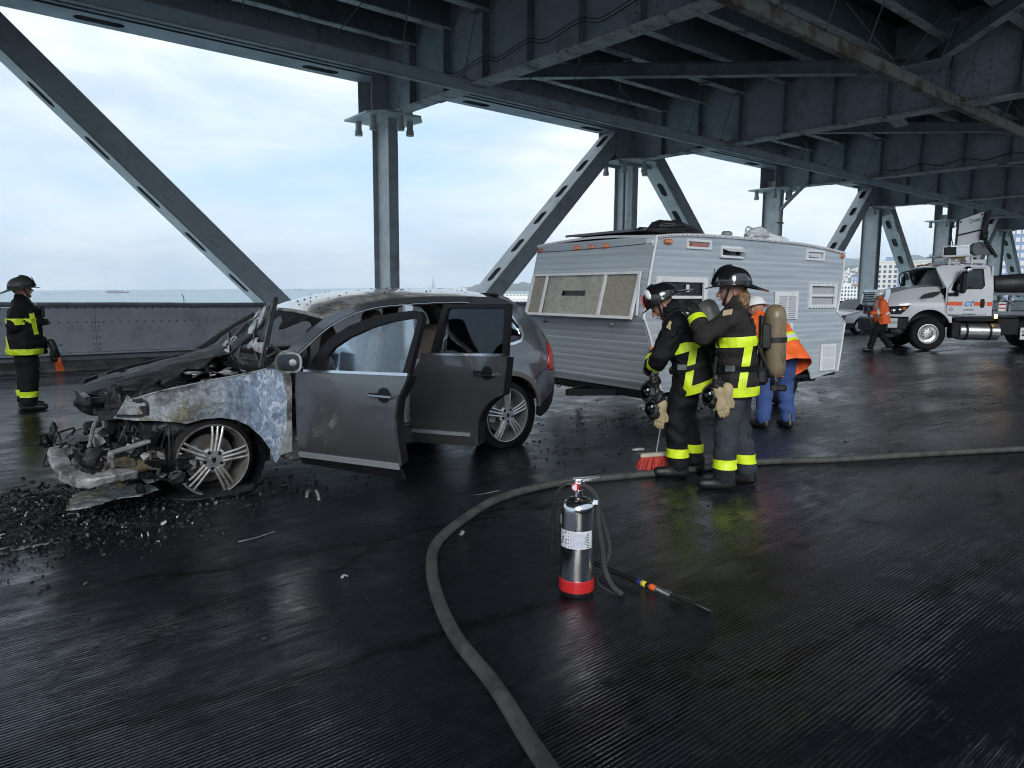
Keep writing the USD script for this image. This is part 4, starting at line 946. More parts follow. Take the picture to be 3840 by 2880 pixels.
# folded bonnet
def crumple(m, amp, sc, seed):
    v = np.array(m.vertices); n = np.array(m.vertex_normals)
    return trimesh.Trimesh(v + n * ((meshkit.fbm(v * sc, 4, seed) - 0.5) * 2 * amp)[:, None], m.faces, process=False)
bf = shell(Polygon([(0, 0.10), (0.05, 0.02), (0.14, 0.06), (0.25, 0.0), (0.38, 0.09), (0.5, 0.05), (0.62, 0.14), (0.75, 0.10), (0.88, 0.22), (1, 0.2), (1.0, 1), (0.10, 1), (0, 0.94)]), lambda u, v: np.column_stack([-0.63 + 1.05 * u + 0.16 * np.abs(2 * v - 1) ** 2 * (1 - u) - 0.06 * v * (1 - u), 0.62 + 1.12 * v - 0.12 * u * (1 - v), 0.755 + 0.25 * u ** 0.75 + 0.10 * np.sin(v * PI) ** 1.0 * (0.3 + 0.7 * u) - 0.04 * v]), 0.02, 0.06)
bf = crumple(crumple(bf, 0.030, 4.0, 2), 0.012, 15.0, 5)
bon = obj('bonnet', bf, 'char_black', car, 'burnt front half of the bonnet', smooth=50)
def quad_map(A, B, C, D_, amp=0.0, seed=0):
    A, B, C, D_ = (np.asarray(k, float) for k in (A, B, C, D_))
    def f(u, v):
        u, v = u[:, None], v[:, None]
        p = A * (1 - u) * (1 - v) + B * (1 - u) * v + C * u * v + D_ * u * (1 - v)
        if amp:
            n = np.cross(D_ - A, B - A); n /= np.linalg.norm(n)
            p = p + n * ((meshkit.fbm(np.column_stack([u * 4, v * 4, 0 * u]) + seed, 4, seed) - 0.5) * 2 * amp)[:, None]
        return p
    return f
A, B, C, D_ = (0.43, 0.12, 0.97), (0.665, 0.34, 1.525), (0.92, 1.30, 1.40), (0.42, 1.66, 0.985)
qm = quad_map(A, B, C, D_, 0.05, 3)
sheet = Polygon([(0.0, 0.0), (0.0, 1.0), (0.06, 1.03), (0.10, 0.96), (0.2, 1.0), (0.30, 0.97), (0.42, 1.04), (0.52, 0.93), (0.66, 0.97), (0.80, 0.82), (0.93, 0.55), (1.0, 0.0), (0.7, -0.04), (0.5, 0.05), (0.25, -0.02)])
sheet = sheet.difference(Polygon([(0.12, 0.12), (0.14, 0.40), (0.34, 0.30), (0.30, 0.10)]))
obj('raised_bonnet', shell(sheet, qm, 0.012, 0.05), 'char_black', bon, 'torn rear half of the bonnet standing upright', smooth=50)
obj('bonnet_edge', M().bar(A, B, 0.05, 0.035, (1, 0, 0), 0.008).bar(np.array(B), qm(np.array([0.45]), np.array([1.0]))[0], 0.035, 0.03, (0, 0, 1), 0.008), 'char_metal', bon)
al = M(); r = np.random.default_rng(5)
for k in range(13):
    u, v = r.uniform(0.05, 0.8), r.uniform(0.1, 0.9)
    pl_ = Polygon([(u + 0.10 * r.uniform(.5, 1) * math.cos(t), v + 0.13 * r.uniform(.5, 1) * math.sin(t)) for t in np.linspace(0, 2 * PI, 9)[:-1]])
    al.add(shell(pl_, lambda a, b: qm(a, b) + (-0.02, -0.02, 0), 0.01, 0.04))
obj('melted_patches', al, 'melted_alloy', bon, smooth=60, kind='stuff')
st = M()
for (u0, v0), (u1, v1) in (((0.02, 0.05), (0.5, 0.95)), ((0.5, 0.02), (0.12, 0.9)), ((0.35, 0.05), (0.9, 0.5)), ((0.7, 0.05), (0.6, 0.9))):
    st.tube([qm(np.array([u0 + (u1 - u0) * t]), np.array([v0 + (v1 - v0) * t]))[0] + np.array([-0.02, -0.02, 0]) for t in np.linspace(0, 1, 7)], 0.014, 6)
obj('bonnet_ribs', st, 'char_metal', bon, kind='stuff')
# engine bay: heaps, pipes, melted alloy
eb = M(); r = np.random.default_rng(21)
for _ in range(46):
    eb.add(blob((r.uniform(-0.50, 0.45), r.uniform(0.16, 1.6), r.uniform(0.52, 0.80)), r.uniform(0.05, 0.16, 3), 2, 0.35, int(r.integers(999))))
eb.box((0.0, 0.9, 0.5), (0.8, 1.3, 0.3), None, 0.06)
obj('engine_remains', eb, 'char_black', car, 'charred engine bay remains', smooth=50)
em = M()
for _ in range(34):
    p = np.array([r.uniform(0.0, 0.62), r.uniform(0.10, 1.5), 0])
    p[2] = np.interp(p[0], [0, 0.62], [0.86, 0.98]) + r.uniform(-0.05, 0.02)
    k = r.integers(3, 6); d = np.array([r.uniform(-1, 1), r.uniform(-1, 1), r.uniform(-0.15, 0.15)]) * 0.09
    em.tube(catmull([p + d * i + r.uniform(-0.02, 0.02, 3) for i in range(k)], 3), r.uniform(0.006, 0.02), 6, flat=0.6)
for _ in range(16):
    em.add(blob((r.uniform(0.05, 0.62), r.uniform(0.1, 1.3), r.uniform(0.86, 0.97)), r.uniform(0.02, 0.07, 3) * (1.4, 1.4, 0.4), 2, 0.5, int(r.integers(999))))
obj('melted_trim', em, 'melted_alloy', car, 'pale melted trim below the windscreen', smooth=50, kind='stuff')
# radiator support, bumper beam, rails
G = obj('front_post', M().bar((-0.545, 0.72, 0.34), (-0.53, 0.70, 0.80), 0.09, 0.07, (1, 0, 0), 0.01).box((-0.60, 0.70, 0.66), (0.10, 0.06, 0.05), None, 0.01).box((-0.62, 0.74, 0.74), (0.18, 0.05, 0.05), None, 0.01).box((-0.66, 0.72, 0.56), (0.12, 0.06, 0.05), None, 0.01).bar((-0.70, 0.60, 0.755), (-0.60, 1.5, 0.72), 0.05, 0.07, (0, 0, 1), 0.01), 'char_metal', car)
obj('post_flange', M().box((-0.495, 0.70, 0.50), (0.02, 0.05, 0.30)).cyl((-0.58, 0.655, 0.60), (-0.58, 0.66, 0.60), 0.018, 10), 'char_metal', car)
obj('cross_rail', M().bar((-0.62, 0.5, 0.38), (-0.55, 1.6, 0.34), 0.05, 0.06, (0, 0, 1), 0.01).bar((-0.72, 0.62, 0.40), (-0.30, 0.95, 0.44), 0.035, 0.05, (0, 0, 1), 0.01), 'char_metal', car)
bb = M()
bpth = catmull([(-0.84, 0.75, 0.42), (-0.93, 0.40, 0.43), (-0.965, 0.05, 0.41), (-0.96, -0.22, 0.40), (-0.88, -0.38, 0.39), (-0.76, -0.40, 0.40), (-0.66, -0.34, 0.39)], 5)
prof = np.array([(0.035, 0.015), (0.03, 0.024), (-0.06, 0.022), (-0.07, 0.008), (-0.055, -0.035), (-0.03, -0.045), (0.025, -0.025)])
t_ = np.gradient(bpth, axis=0); t_ /= np.linalg.norm(t_, axis=1, keepdims=True)
rows = []
for p, d in zip(bpth, t_):
    s = np.cross((0, 0, 1), d); rows.append(p + np.outer(prof[:, 0], s) + np.outer(prof[:, 1], (0, 0, 1)))
nb = len(prof); v = np.vstack(rows)
bm = tm(v, [(i * nb + j, i * nb + (j + 1) % nb, (i + 1) * nb + (j + 1) % nb, (i + 1) * nb + j) for i in range(len(rows) - 1) for j in range(nb)])
bm = bm.subdivide().subdivide()
bm = crumple(bm, 0.022, 5.0, 14)
obj('bumper_beam', crumple(bm, 0.026, 11.0, 4), 'ash_steel', car, 'bare pale bumper beam hanging low', smooth=50)
obj('bumper_bracket', M().bar((-0.70, -0.02, 0.47), (-0.42, 0.10, 0.50), 0.05, 0.03, (0, 0, 1), 0.01).bar((-0.72, -0.10, 0.33), (-0.70, -0.02, 0.48), 0.05, 0.04, (1, 0, 0), 0.01), 'ash_steel', car)
obj('frame_rail', crumple(M().bar((-0.70, 0.16, 0.325), (-0.20, 0.20, 0.36), 0.13, 0.13, (0, 0, 1), 0.02).box((-0.63, 0.12, 0.22), (0.09, 0.10, 0.13), None, 0.01).mesh().subdivide().subdivide(), 0.010, 12, 6), 'heat_yellow', car, 'heat-yellowed frame rail ahead of the front wheel')
obj('lower_shield', crumple(shell(sbox(-0.45, 0.0, -0.05, 0.5), lambda u, v: np.column_stack([u, 0.12 + v * 0.9, 0.20 - 0.06 * u - 0.05 * np.sin(u * 9)]), 0.01, 0.06), 0.02, 8, 9), 'ash_steel', car)
obj('under_tray', crumple(shell(Polygon([(0, 0.05), (0.12, 0), (0.3, 0.06), (0.42, 0.02), (0.56, 0.08), (0.5, 0.3), (0.3, 0.42), (0.1, 0.35)]), lambda u, v: np.column_stack([-1.02 + u, -0.34 + v * 1.4, 0.20 - 0.08 * v + 0.05 * u]), 0.01, 0.03), 0.05, 7, 8), 'burnt_wing', car, smooth=50)
wr = M(); r = np.random.default_rng(31)
for _ in range(26):
    p = np.array([r.uniform(-0.55, -0.22), r.uniform(0.06, 0.3), 0.60])
    q = p + np.array([r.uniform(-0.05, 0.05), r.uniform(-0.06, 0.06), -r.uniform(0.1, 0.24)])
    wr.tube(catmull([p, (p + q) / 2 + r.uniform(-0.035, 0.035, 3), q], 4), 0.005, 5)
for _ in range(10):
    wr.box((r.uniform(-0.6, -0.3), r.uniform(0.12, 0.4), r.uniform(0.42, 0.62)), r.uniform(0.03, 0.1, 3), rot(r.uniform(-1, 1, 3), r.uniform(0, 1)), 0.008)
obj('burnt_wiring', wr, 'char_metal', car, kind='stuff')
obj('strut_box', M().box((-0.40, 0.22, 0.50), (0.09, 0.10, 0.24), None, 0.01).box((-0.29, 0.16, 0.56), (0.20, 0.10, 0.10), rot((0, 1, 0), 0.3), 0.03), 'char_metal', car)
obj('bent_pipe', M().tube(catmull([(-0.60, 0.62, 0.62), (-0.68, 0.52, 0.60), (-0.76, 0.3, 0.50), (-0.84, 0.02, 0.42)], 6), 0.014, 7).tube(catmull([(-0.70, 0.5, 0.50), (-0.72, 0.34, 0.46), (-0.71, 0.2, 0.36)], 5), 0.012, 7), 'ash_steel', car)
obj('radiator_remains', crumple(M().box((-0.62, 0.85, 0.30), (0.30, 1.3, 0.16), None, 0.04).mesh().subdivide().subdivide(), 0.03, 8, 12), 'char_black', car, smooth=60)
obj('firewall', M().box((0.46, WID / 2, 0.75), (0.05, WID - 0.25, 0.55)).box((0.52, WID / 2, 0.985), (0.25, WID - 0.3, 0.04), rot((0, 1, 0), -0.2)), 'char_black', car)

jk = M(); r = np.random.default_rng(55)
for _ in range(60):
    p = np.array([r.uniform(-0.95, -0.25), r.uniform(-0.35, 1.1), r.uniform(0.24, 0.52)])
    jk.add(blob(p, r.uniform(0.015, 0.06, 3) * (1.2, 1.2, 0.6), 2, 0.6, int(r.integers(999)), rot(r.uniform(-1, 1, 3), r.uniform(0, 3))))
for _ in range(26):
    p = np.array([r.uniform(-0.95, -0.3), r.uniform(-0.3, 1.0), r.uniform(0.28, 0.5)])
    jk.tube(catmull([p, p + r.uniform(-0.10, 0.10, 3) * (1, 1, 0.8), p + r.uniform(-0.18, 0.18, 3) * (1, 1, 0.7)], 4), r.uniform(0.004, 0.012), 5)
obj('charred_nose', jk, 'char_black', car, 'tangle of charred scraps on the collapsed nose', smooth=50, kind='stuff')
fl_ = M()
for _ in range(30):
    p = np.array([r.uniform(-0.95, -0.3), r.uniform(-0.4, 0.9), r.uniform(0.30, 0.50)])
    n_ = r.integers(4, 7); pg = Polygon([(r.uniform(.4, 1) * 0.05 * math.cos(q), r.uniform(.4, 1) * 0.05 * math.sin(q)) for q in np.linspace(0, 2 * PI, n_ + 1)[:-1]]).buffer(0)
    F = rot(r.uniform(-1, 1, 3), r.uniform(0, 3))
    fl_.add(prism(pg, p, F[:, 0], F[:, 1], 0.003))
obj('scorched_flakes', fl_, 'ash_steel', car, kind='stuff')
# ash heap and scattered debris
r = np.random.default_rng(8)
def heap_z(x, y):
    a = 0.060 * np.exp(-(((x - 0.95) / 0.60) ** 2 + ((y - 5.72) / 0.42) ** 2)) + 0.10 * np.exp(-(((x - 0.62) / 0.35) ** 2 + ((y - 6.3) / 0.6) ** 2)) + 0.02 * np.exp(-(((x - 1.75) / 0.45) ** 2 + ((y - 5.4) / 0.2) ** 2))
    return a
gx, gy = np.meshgrid(np.linspace(-0.9, 2.6, 110), np.linspace(4.2, 7.3, 100))
P = np.column_stack([gx.ravel(), gy.ravel()])
z = heap_z(P[:, 0], P[:, 1])
z = z * (0.55 + 0.9 * meshkit.fbm(np.column_stack([P * 14, 0 * z]), 4, 3)) + 0.02 * (meshkit.fbm(np.column_stack([P * 9, 0 * z]), 4, 6) - 0.5) - 0.012
obj('ash_heap', tm(np.column_stack([P, z]), [(j * 110 + i, j * 110 + i + 1, (j + 1) * 110 + i + 1, (j + 1) * 110 + i) for j in range(99) for i in range(109)]), 'char_black', label='black ash and debris heaped under the burnt car front', cat='ash heap', kind='stuff', smooth=True)
db = {0: M(), 1: M(), 2: M()}
for _ in range(3600):
    while True:
        x, y = r.normal(0.95, 0.60), r.normal(5.72, 0.42)
        if -0.8 < x < 3.2 and 4.3 < y < 7.2: break
    s = r.uniform(0.0025, 0.0105) * (2.0 if r.uniform() < 0.06 else 1)
    b = blob((x, y, max(0.002, float(heap_z(np.array(x), np.array(y))) * 0.95) + s * 0.3), np.array([s * r.uniform(.5, 2.4), s * r.uniform(.5, 1.6), s * r.uniform(.25, .7)]), 1, 0.6, int(r.integers(9999)), rot(r.uniform(-1, 1, 3), r.uniform(0, 3)))
    db[0 if r.uniform() < 0.955 else (1 if r.uniform() < 0.75 else 2)].add(b)
obj('charred_bits', db[0], 'char_black', label='charred fragments strewn below the burnt front end', cat='debris', kind='stuff')
obj('ash_flakes', db[1], 'ash_steel', label='pale ash flakes among the charred fragments', cat='debris', kind='stuff')
obj('alloy_drops', db[2], 'melted_alloy', label='shiny melted metal drops among the charred fragments', cat='debris', kind='stuff')
fld = M()
for _ in range(650):
    x, y = r.uniform(-1.5, 13.0), r.uniform(3.0, 7.6)
    if r.uniform() < 0.5: x, y = r.uniform(4.3, 9.0), r.uniform(4.6, 6.6)
    s = r.uniform(0.003, 0.013)
    fld.add(blob((x, y, s * 0.3), np.array([s * r.uniform(.6, 2.2), s * r.uniform(.6, 1.6), s * .5]), 1, 0.6, int(r.integers(9999)), rot((0, 0, 1), r.uniform(0, 3))))
obj('road_debris', fld, 'char_black', label='black crumbs scattered over the wet road between car and caravan', cat='debris', kind='stuff')
def scrap(name, label, x, y, path, rad, m_):
    t = obj(name, tube_mesh(catmull([(x + a, y + b, 0.008 + c) for a, b, c in path], 5), rad, 6, flat=0.45), m_, label=label, cat='debris', smooth=True)
scrap('metal_scrap', 'bent silver metal scrap on the road behind the burnt front wheel', 2.32, 5.18, [(0, 0, 0), (0.05, 0.09, 0.02), (0.10, 0.14, 0.0)], 0.014, 'melted_alloy')
scrap('metal_scrap', 'straight pale strip leaning beside the bent scrap behind the front wheel', 2.36, 5.05, [(0, 0, 0), (0.04, 0.1, 0.01), (0.07, 0.2, 0.02)], 0.012, 'ash_steel')
scrap('trim_strip', 'long thin strip on the road in front of the debris heap', 1.55, 4.5, [(0, 0, 0), (0.12, 0.01, 0), (0.26, 0.05, 0)], 0.006, 'ash_steel')
scrap('foil_scrap', 'crumpled pale foil scrap inside the bend of the fire hose', 2.72, 3.72, [(0, 0, 0), (0.03, 0.02, 0.008), (0.06, 0.06, 0)], 0.016, 'ash_steel')
scrap('paper_scrap', 'white paper scrap on the road left of the two firefighters', 5.62, 4.72, [(0, 0, 0), (0.06, -0.02, 0.006), (0.12, -0.03, 0)], 0.03, 'house_white')
scrap('foil_scrap', 'small curled ash flake lying alone in the middle foreground', 1.78, 3.55, [(0, 0, 0), (0.02, 0.01, 0.01), (0.04, 0.0, 0)], 0.010, 'ash_steel')
scrap('metal_scrap', 'thin bent wire lying on the road under the open rear door', 3.35, 4.42, [(0, 0, 0), (0.1, -0.02, 0), (0.25, -0.02, 0)], 0.005, 'ash_steel')
paint('truck_white', (0.60, 0.625, 0.66), 0.28, var=0.05, scale=2, dirt=(0.5, 0.51, 0.52), dirt_at=0.62, coat=0.6)
paint('truck_orange', (0.75, 0.10, 0.03), 0.4, var=0.05)
paint('logo_blue', (0.03, 0.26, 0.48), 0.4, var=0.05)
paint('print_black', (0.006, 0.0063, 0.0075), 0.5, var=0.05, spec=0.25)
paint('steel_tank', (0.45, 0.46, 0.48), 0.3, 0.9, var=0.15, scale=4, stretch=(0.5, 3, 3))
paint('grey_panel', (0.10, 0.11, 0.125), 0.5, var=0.2, scale=6)
paint('yellow_lens', (0.55, 0.36, 0.05), 0.25, var=0.2, scale=14, coat=0.6)
define('amber_glow', {'e': ('emission', {'color': (1.0, 0.50, 0.10), 'strength': 9.0})}, [], 'e.emission')
# ---------------------------------------------------------------- the old travel caravan
paint('siding_grey', (0.40, 0.45, 0.49), 0.42, 0.1, var=0.07, scale=3, dirt=(0.33, 0.37, 0.41), dirt_at=0.56, stretch=(0.25, 0.25, 6))
paint('trim_white', (0.68, 0.69, 0.70), 0.4, var=0.06, scale=6, dirt=(0.5, 0.5, 0.48), dirt_at=0.60)
paint('vinyl_pane', (0.33, 0.325, 0.27), 0.5, var=0.35, scale=16, dirt=(0.40, 0.385, 0.32), dirt_at=0.55, bump=0.2)
paint('vinyl_pane_brown', (0.27, 0.25, 0.205), 0.5, var=0.3, scale=30, dirt=(0.31, 0.29, 0.22), dirt_at=0.55, bump=0.2)
paint('amber_lens', (0.62, 0.17, 0.04), 0.2, var=0.2, scale=20, coat=0.8)
paint('red_lens', (0.36, 0.09, 0.06), 0.25, var=0.2, scale=20, coat=0.6)
paint('tape_grey', (0.55, 0.57, 0.60), 0.5, var=0.08, scale=8)
paint('dark_inside', (0.006, 0.0065, 0.008), 0.3, var=0.2)
paint('curtain', (0.36, 0.37, 0.40), 0.9, var=0.3, scale=9, stretch=(6, 6, 0.4))
paint('tarp_black', (0.018, 0.018, 0.02), 0.5, var=0.3, bump=0.4, bscale=12)
paint('plastic_bag', (0.50, 0.52, 0.53), 0.3, var=0.25, scale=14, bump=0.7, bscale=20)
cv = thing('caravan', 'old pale grey corrugated travel caravan standing behind the burnt car', 'caravan', (9.83, 5.33, 0), math.radians(-5))
CW = 2.30
SIDE = [(-2.87, 2.27), (-2.6, 2.305), (-2.09, 2.33), (-1.4, 2.335), (-0.6, 2.33), (0.06, 2.315), (0.6, 2.28), (1.14, 2.23), (1.15, 1.83), (1.05, 1.34), (1.28, 1.17), (1.16, 0.44), (0.85, 0.40), (0.48, 0.35), (0.42, 0.47), (0.33, 0.54), (0.2, 0.57), (-0.28, 0.57), (-0.42, 0.50), (-0.46, 0.38), (-2.68, 0.38), (-2.75, 0.48), (-2.83, 0.75), (-2.93, 1.06), (-3.03, 1.27), (-3.05, 1.34), (-2.96, 1.86)]
FPX, FPZ = [-2.68, -2.75, -2.83, -2.93, -3.03, -3.05, -2.96, -2.87], [0.38, 0.48, 0.75, 1.06, 1.27, 1.34, 1.86, 2.27]
def ribs(z, per=0.078):
    t = np.mod(z / per, 1.0)
    return 0.0035 * np.where(t < 0.18, np.sin(t / 0.18 * PI), 0) + 0.0010 * np.sin(t * 2 * PI)
S8 = 8.0
side_poly = affinity.scale(Polygon(SIDE), 1 / S8, 1, origin=(0, 0))
wins = {'w1': (-2.86, 1.30, -1.95, 1.80), 'w2': (-2.36, 2.145, -1.90, 2.265), 'w3': (-1.71, 2.06, -1.28, 2.205), 'w4': (0.16, 2.085, 0.61, 2.235), 'rw': (0.29, 1.40, 0.99, 1.77)}
holes = unary_union([sbox(a + 0.03, b + 0.03, c - 0.03, d - 0.03) for a, b, c, d in wins.values()])
near_poly = affinity.scale(Polygon(SIDE).difference(holes), 1 / S8, 1, origin=(0, 0))
obj('side_wall', shell(near_poly, lambda u, v: np.column_stack([u * S8, ribs(v), v]), 0.02, 0.0125), 'siding_grey', cv, smooth=50)
obj('far_wall', shell(side_poly, lambda u, v: np.column_stack([u * S8, CW - ribs(v), v]), 0.02, 0.026), 'siding_grey', cv, smooth=50)
fwin = sbox(0.12, 1.30, 2.20, 1.84)
obj('front_wall', shell(affinity.scale(sbox(0.02, 0.38, CW - 0.02, 2.27).difference(sbox(0.16, 1.36, 2.16, 1.82)), 1 / S8, 1, origin=(0, 0)), lambda u, v: np.column_stack([np.interp(v, FPZ, FPX) + ribs(v, 0.083) * 1.4, u * S8, v]), 0.02, 0.0125), 'siding_grey', cv, smooth=50)
RX, RZ = [1.16, 1.28, 1.05, 1.15, 1.14], [0.44, 1.17, 1.34, 1.83, 2.23]
obj('rear_wall', shell(sbox(0.02, 0.44, CW - 0.02, 2.23), lambda u, v: np.column_stack([np.interp(v, RZ, RX), u, v]), 0.02, 0.1), 'siding_grey', cv)
RFX = [p[0] for p in SIDE[:8]]; RFZ = [p[1] for p in SIDE[:8]]
obj('roof', shell(sbox(-2.9, -0.015, 1.16, CW + 0.015), lambda u, v: np.column_stack([u, v, np.interp(u, RFX, RFZ) + 0.05 * np.sin(np.clip(v / CW, 0, 1) * PI) + 0.006]), 0.03, 0.15), 'trim_white', cv, smooth=40)
ev = M().tube([(a, -0.012, b - 0.012) for a, b in catmull(SIDE[:8], 5)], 0.02, 6)
obj('eave_trim', ev, 'trim_white', cv)
obj('eave_screws', rivets_mesh([(a, -0.030, b - 0.012) for a, b in catmull(SIDE[:8], 6)], (0, -1, 0), 0.008), 'car_dark', cv, kind='stuff')
ct = catmull([(x, z) for x, z in zip(FPX[::-1], FPZ[::-1])], 6)
obj('corner_trim', M().tube([(a - 0.004, -0.008, b) for a, b in ct], 0.016, 6), 'trim_white', cv)
obj('corner_trim', M().tube([(a, -0.006, b) for a, b in list(zip(RX, RZ))], 0.012, 6), 'trim_white', cv)
obj('floor', M().box((-0.75, CW / 2, 0.40), (3.8, CW - 0.06, 0.05)), 'dark_inside', cv)
obj('inside_lining', M().box((-0.8, CW / 2, 1.3), (3.5, 0.04, 1.7)), 'dark_inside', cv)
def fmap(u, v, k=0.0):      # front face, u across, v height
    return np.column_stack([np.interp(v, FPZ, FPX) - k, u, v])
obj('front_seam', M().tube([fmap(np.array([y]), np.array([1.885]), 0.012)[0] for y in (0.03, 1.1, 2.27)], 0.011, 6), 'trim_white', cv)
# tilted front window, its lower edge standing off the wall
wmap = lambda u, v, k=0.0: np.column_stack([-2.985 - k - (1.85 - v) * 0.26, u, v])
fr = sbox(0.10, 1.28, 2.24, 1.85)
o = obj('front_window', shell(fr.difference(unary_union([sbox(0.135, 1.315, 0.69, 1.82), sbox(0.725, 1.315, 1.885, 1.82), sbox(1.92, 1.315, 2.205, 1.82), ])), lambda u, v: wmap(u, v, 0.012), 0.03, 0.3), 'trim_white', cv, 'wide three-part front window')
obj('pane', shell(sbox(0.125, 1.31, 0.70, 1.83), lambda u, v: wmap(u, v), 0.006, 0.3), 'vinyl_pane_brown', o, 'brownish right pane')
slot = sbox(1.06, 1.555, 1.52, 1.625)
obj('pane', shell(sbox(0.715, 1.31, 1.895, 1.83).difference(slot), lambda u, v: wmap(u, v, 0.012 * np.sin(u * 9)), 0.006, 0.08), 'vinyl_pane', o, 'warped pale middle pane with black slot', smooth=True)
obj('slot', shell(slot.buffer(0.01), lambda u, v: wmap(u, v, -0.012), 0.004, 0.5), 'dark_inside', o)
obj('pane', shell(sbox(1.91, 1.31, 2.215, 1.83), lambda u, v: wmap(u, v), 0.006, 0.3), 'vinyl_pane_brown', o, 'brownish left pane')
obj('window_stay', M().bar((-3.05, 0.09, 1.80), (-3.10, 0.07, 1.33), 0.02, 0.02), 'trim_white', o)
tp = shell(Polygon([(0.72, 2.24), (1.50, 2.25), (1.50, 2.15), (1.35, 2.12), (0.80, 2.13)]), lambda u, v: fmap(u, v, 0.010), 0.003, 0.2)
obj('tape_patch', tp, 'tape_grey', cv)
for y, z, m_ in ((2.22, 2.195, 'red_lens'), (1.40, 2.195, 'amber_lens'), (1.12, 2.195, 'amber_lens'), (0.84, 2.195, 'amber_lens')):
    p = fmap(np.array([y]), np.array([z]), 0.03)[0]
    obj('marker_lamp', M().box(p, (0.05, 0.11, 0.055), None, 0.012), m_, cv)
p = fmap(np.array([0.06]), np.array([2.20]), 0.016)[0]
obj('lamp_socket', M().box(p, (0.02, 0.16, 0.09), None, 0.004).box(p + (-0.015, 0, 0), (0.03, 0.09, 0.04), None, 0.01), 'trim_white', cv)
obj('lamp_wire', M().tube(catmull([fmap(np.array([y]), np.array([z]), 0.018)[0] for y, z in ((2.15, 2.17), (1.6, 2.165), (1.0, 2.17), (0.4, 2.18), (0.12, 2.19), (-0.0, 2.22))], 4), 0.006, 5), 'car_dark', cv)
for y in (1.92, 0.55):
    p = fmap(np.array([y]), np.array([1.215]), 0.03)[0]
    obj('window_clip', blob(p, (0.035, 0.04, 0.03), 2, 0.3, 4), 'ash_steel', cv)
obj('marker_lamp', M().box((-2.695, -0.025, 2.215), (0.12, 0.05, 0.055), None, 0.012), 'amber_lens', cv)
obj('marker_lamp', M().box((1.09, -0.02, 2.17), (0.08, 0.04, 0.04), None, 0.01), 'amber_lens', cv)
obj('marker_lamp', M().box((-2.90, -0.02, 0.93), (0.10, 0.04, 0.05), None, 0.012), 'amber_lens', cv)
def side_window(key, label, t=0.045, inner='dark_inside', name='window'):
    a, b, c, d = wins[key]
    w = obj(name, shell(sbox(a, b, c, d).difference(sbox(a + t, b + t, c - t, d - t)), lambda u, v: np.column_stack([u, 0 * u - 0.022, v]), 0.03, 0.6), 'trim_white', cv, label)
    obj('pane', shell(sbox(a + t - 0.01, b + t - 0.01, c - t + 0.01, d - t + 0.01), lambda u, v: np.column_stack([u, 0 * u + 0.02, v]), 0.004, 0.5), inner, w)
    return w, (a, b, c, d)
w, q = side_window('w1', 'dark window in white frame', 0.065)
obj('mullion', M().box((-2.405, -0.008, 1.55), (0.72, 0.02, 0.035)).box((-2.30, 0.0, 1.66), (0.05, 0.012, 0.09)), 'trim_white', w)
w, q = side_window('w2', 'small vent window with brown blind', 0.03, 'trim_white', 'vent_window')
obj('blind', M().box((-2.13, -0.008, 2.195), (0.30, 0.03, 0.045)), 'red_lens', w)
w, q = side_window('w3', 'small vent window tilted open', 0.03, 'dark_inside', 'vent_window')
obj('flap', M().box((-1.48, -0.055, 2.165), (0.42, 0.16, 0.012), rot((1, 0, 0), 0.35)), 'trim_white', w)
obj('sill_plate', M().box((-1.5, -0.03, 2.065), (0.45, 0.03, 0.02)), 'trim_white', w)
w, q = side_window('w4', 'small vent window near the rear', 0.03, 'trim_white', 'vent_window')
obj('blind', M().box((0.385, -0.008, 2.15), (0.24, 0.03, 0.04)), 'tape_grey', w)
w, q = side_window('rw', 'rear window with curtains', 0.05, 'curtain')
obj('mullion', M().box((0.64, -0.012, 1.585), (0.62, 0.02, 0.035)), 'trim_white', w)
obj('screw_strip', rivets_mesh([(x, -0.026, z) for x in np.arange(0.31, 0.98, 0.075) for z in (1.415, 1.757)], (0, -1, 0), 0.008), 'car_dark', w, kind='stuff')
lv = obj('louvre_panel', M().box((-0.26, -0.018, 1.44), (0.54, 0.02, 0.39), None, 0.004), 'trim_white', cv, 'white louvred vent panel')
for k in range(11):
    obj('slat', M().box((-0.36, -0.036, 1.28 + k * 0.029), (0.17, 0.02, 0.008), rot((1, 0, 0), 0.5)).box((-0.15, -0.036, 1.28 + k * 0.029), (0.17, 0.02, 0.008), rot((1, 0, 0), 0.5)), 'tape_grey', lv)
for nm, (a, b, c, d) in (('hatch', (0.66, 0.46, 1.05, 0.86)), ('hatch', (-0.32, 0.89, -0.08, 1.19))):
    h = obj(nm, M().box(((a + c) / 2, -0.016, (b + d) / 2), (c - a, 0.02, d - b), None, 0.004), 'trim_white', cv, 'white service hatch')
    obj('panel', M().box(((a + c) / 2, -0.024, b + (d - b) * 0.27), ((c - a) * 0.78, 0.012, (d - b) * 0.40)).box(((a + c) / 2, -0.024, b + (d - b) * 0.73), ((c - a) * 0.78, 0.012, (d - b) * 0.40)), 'tape_grey', h)
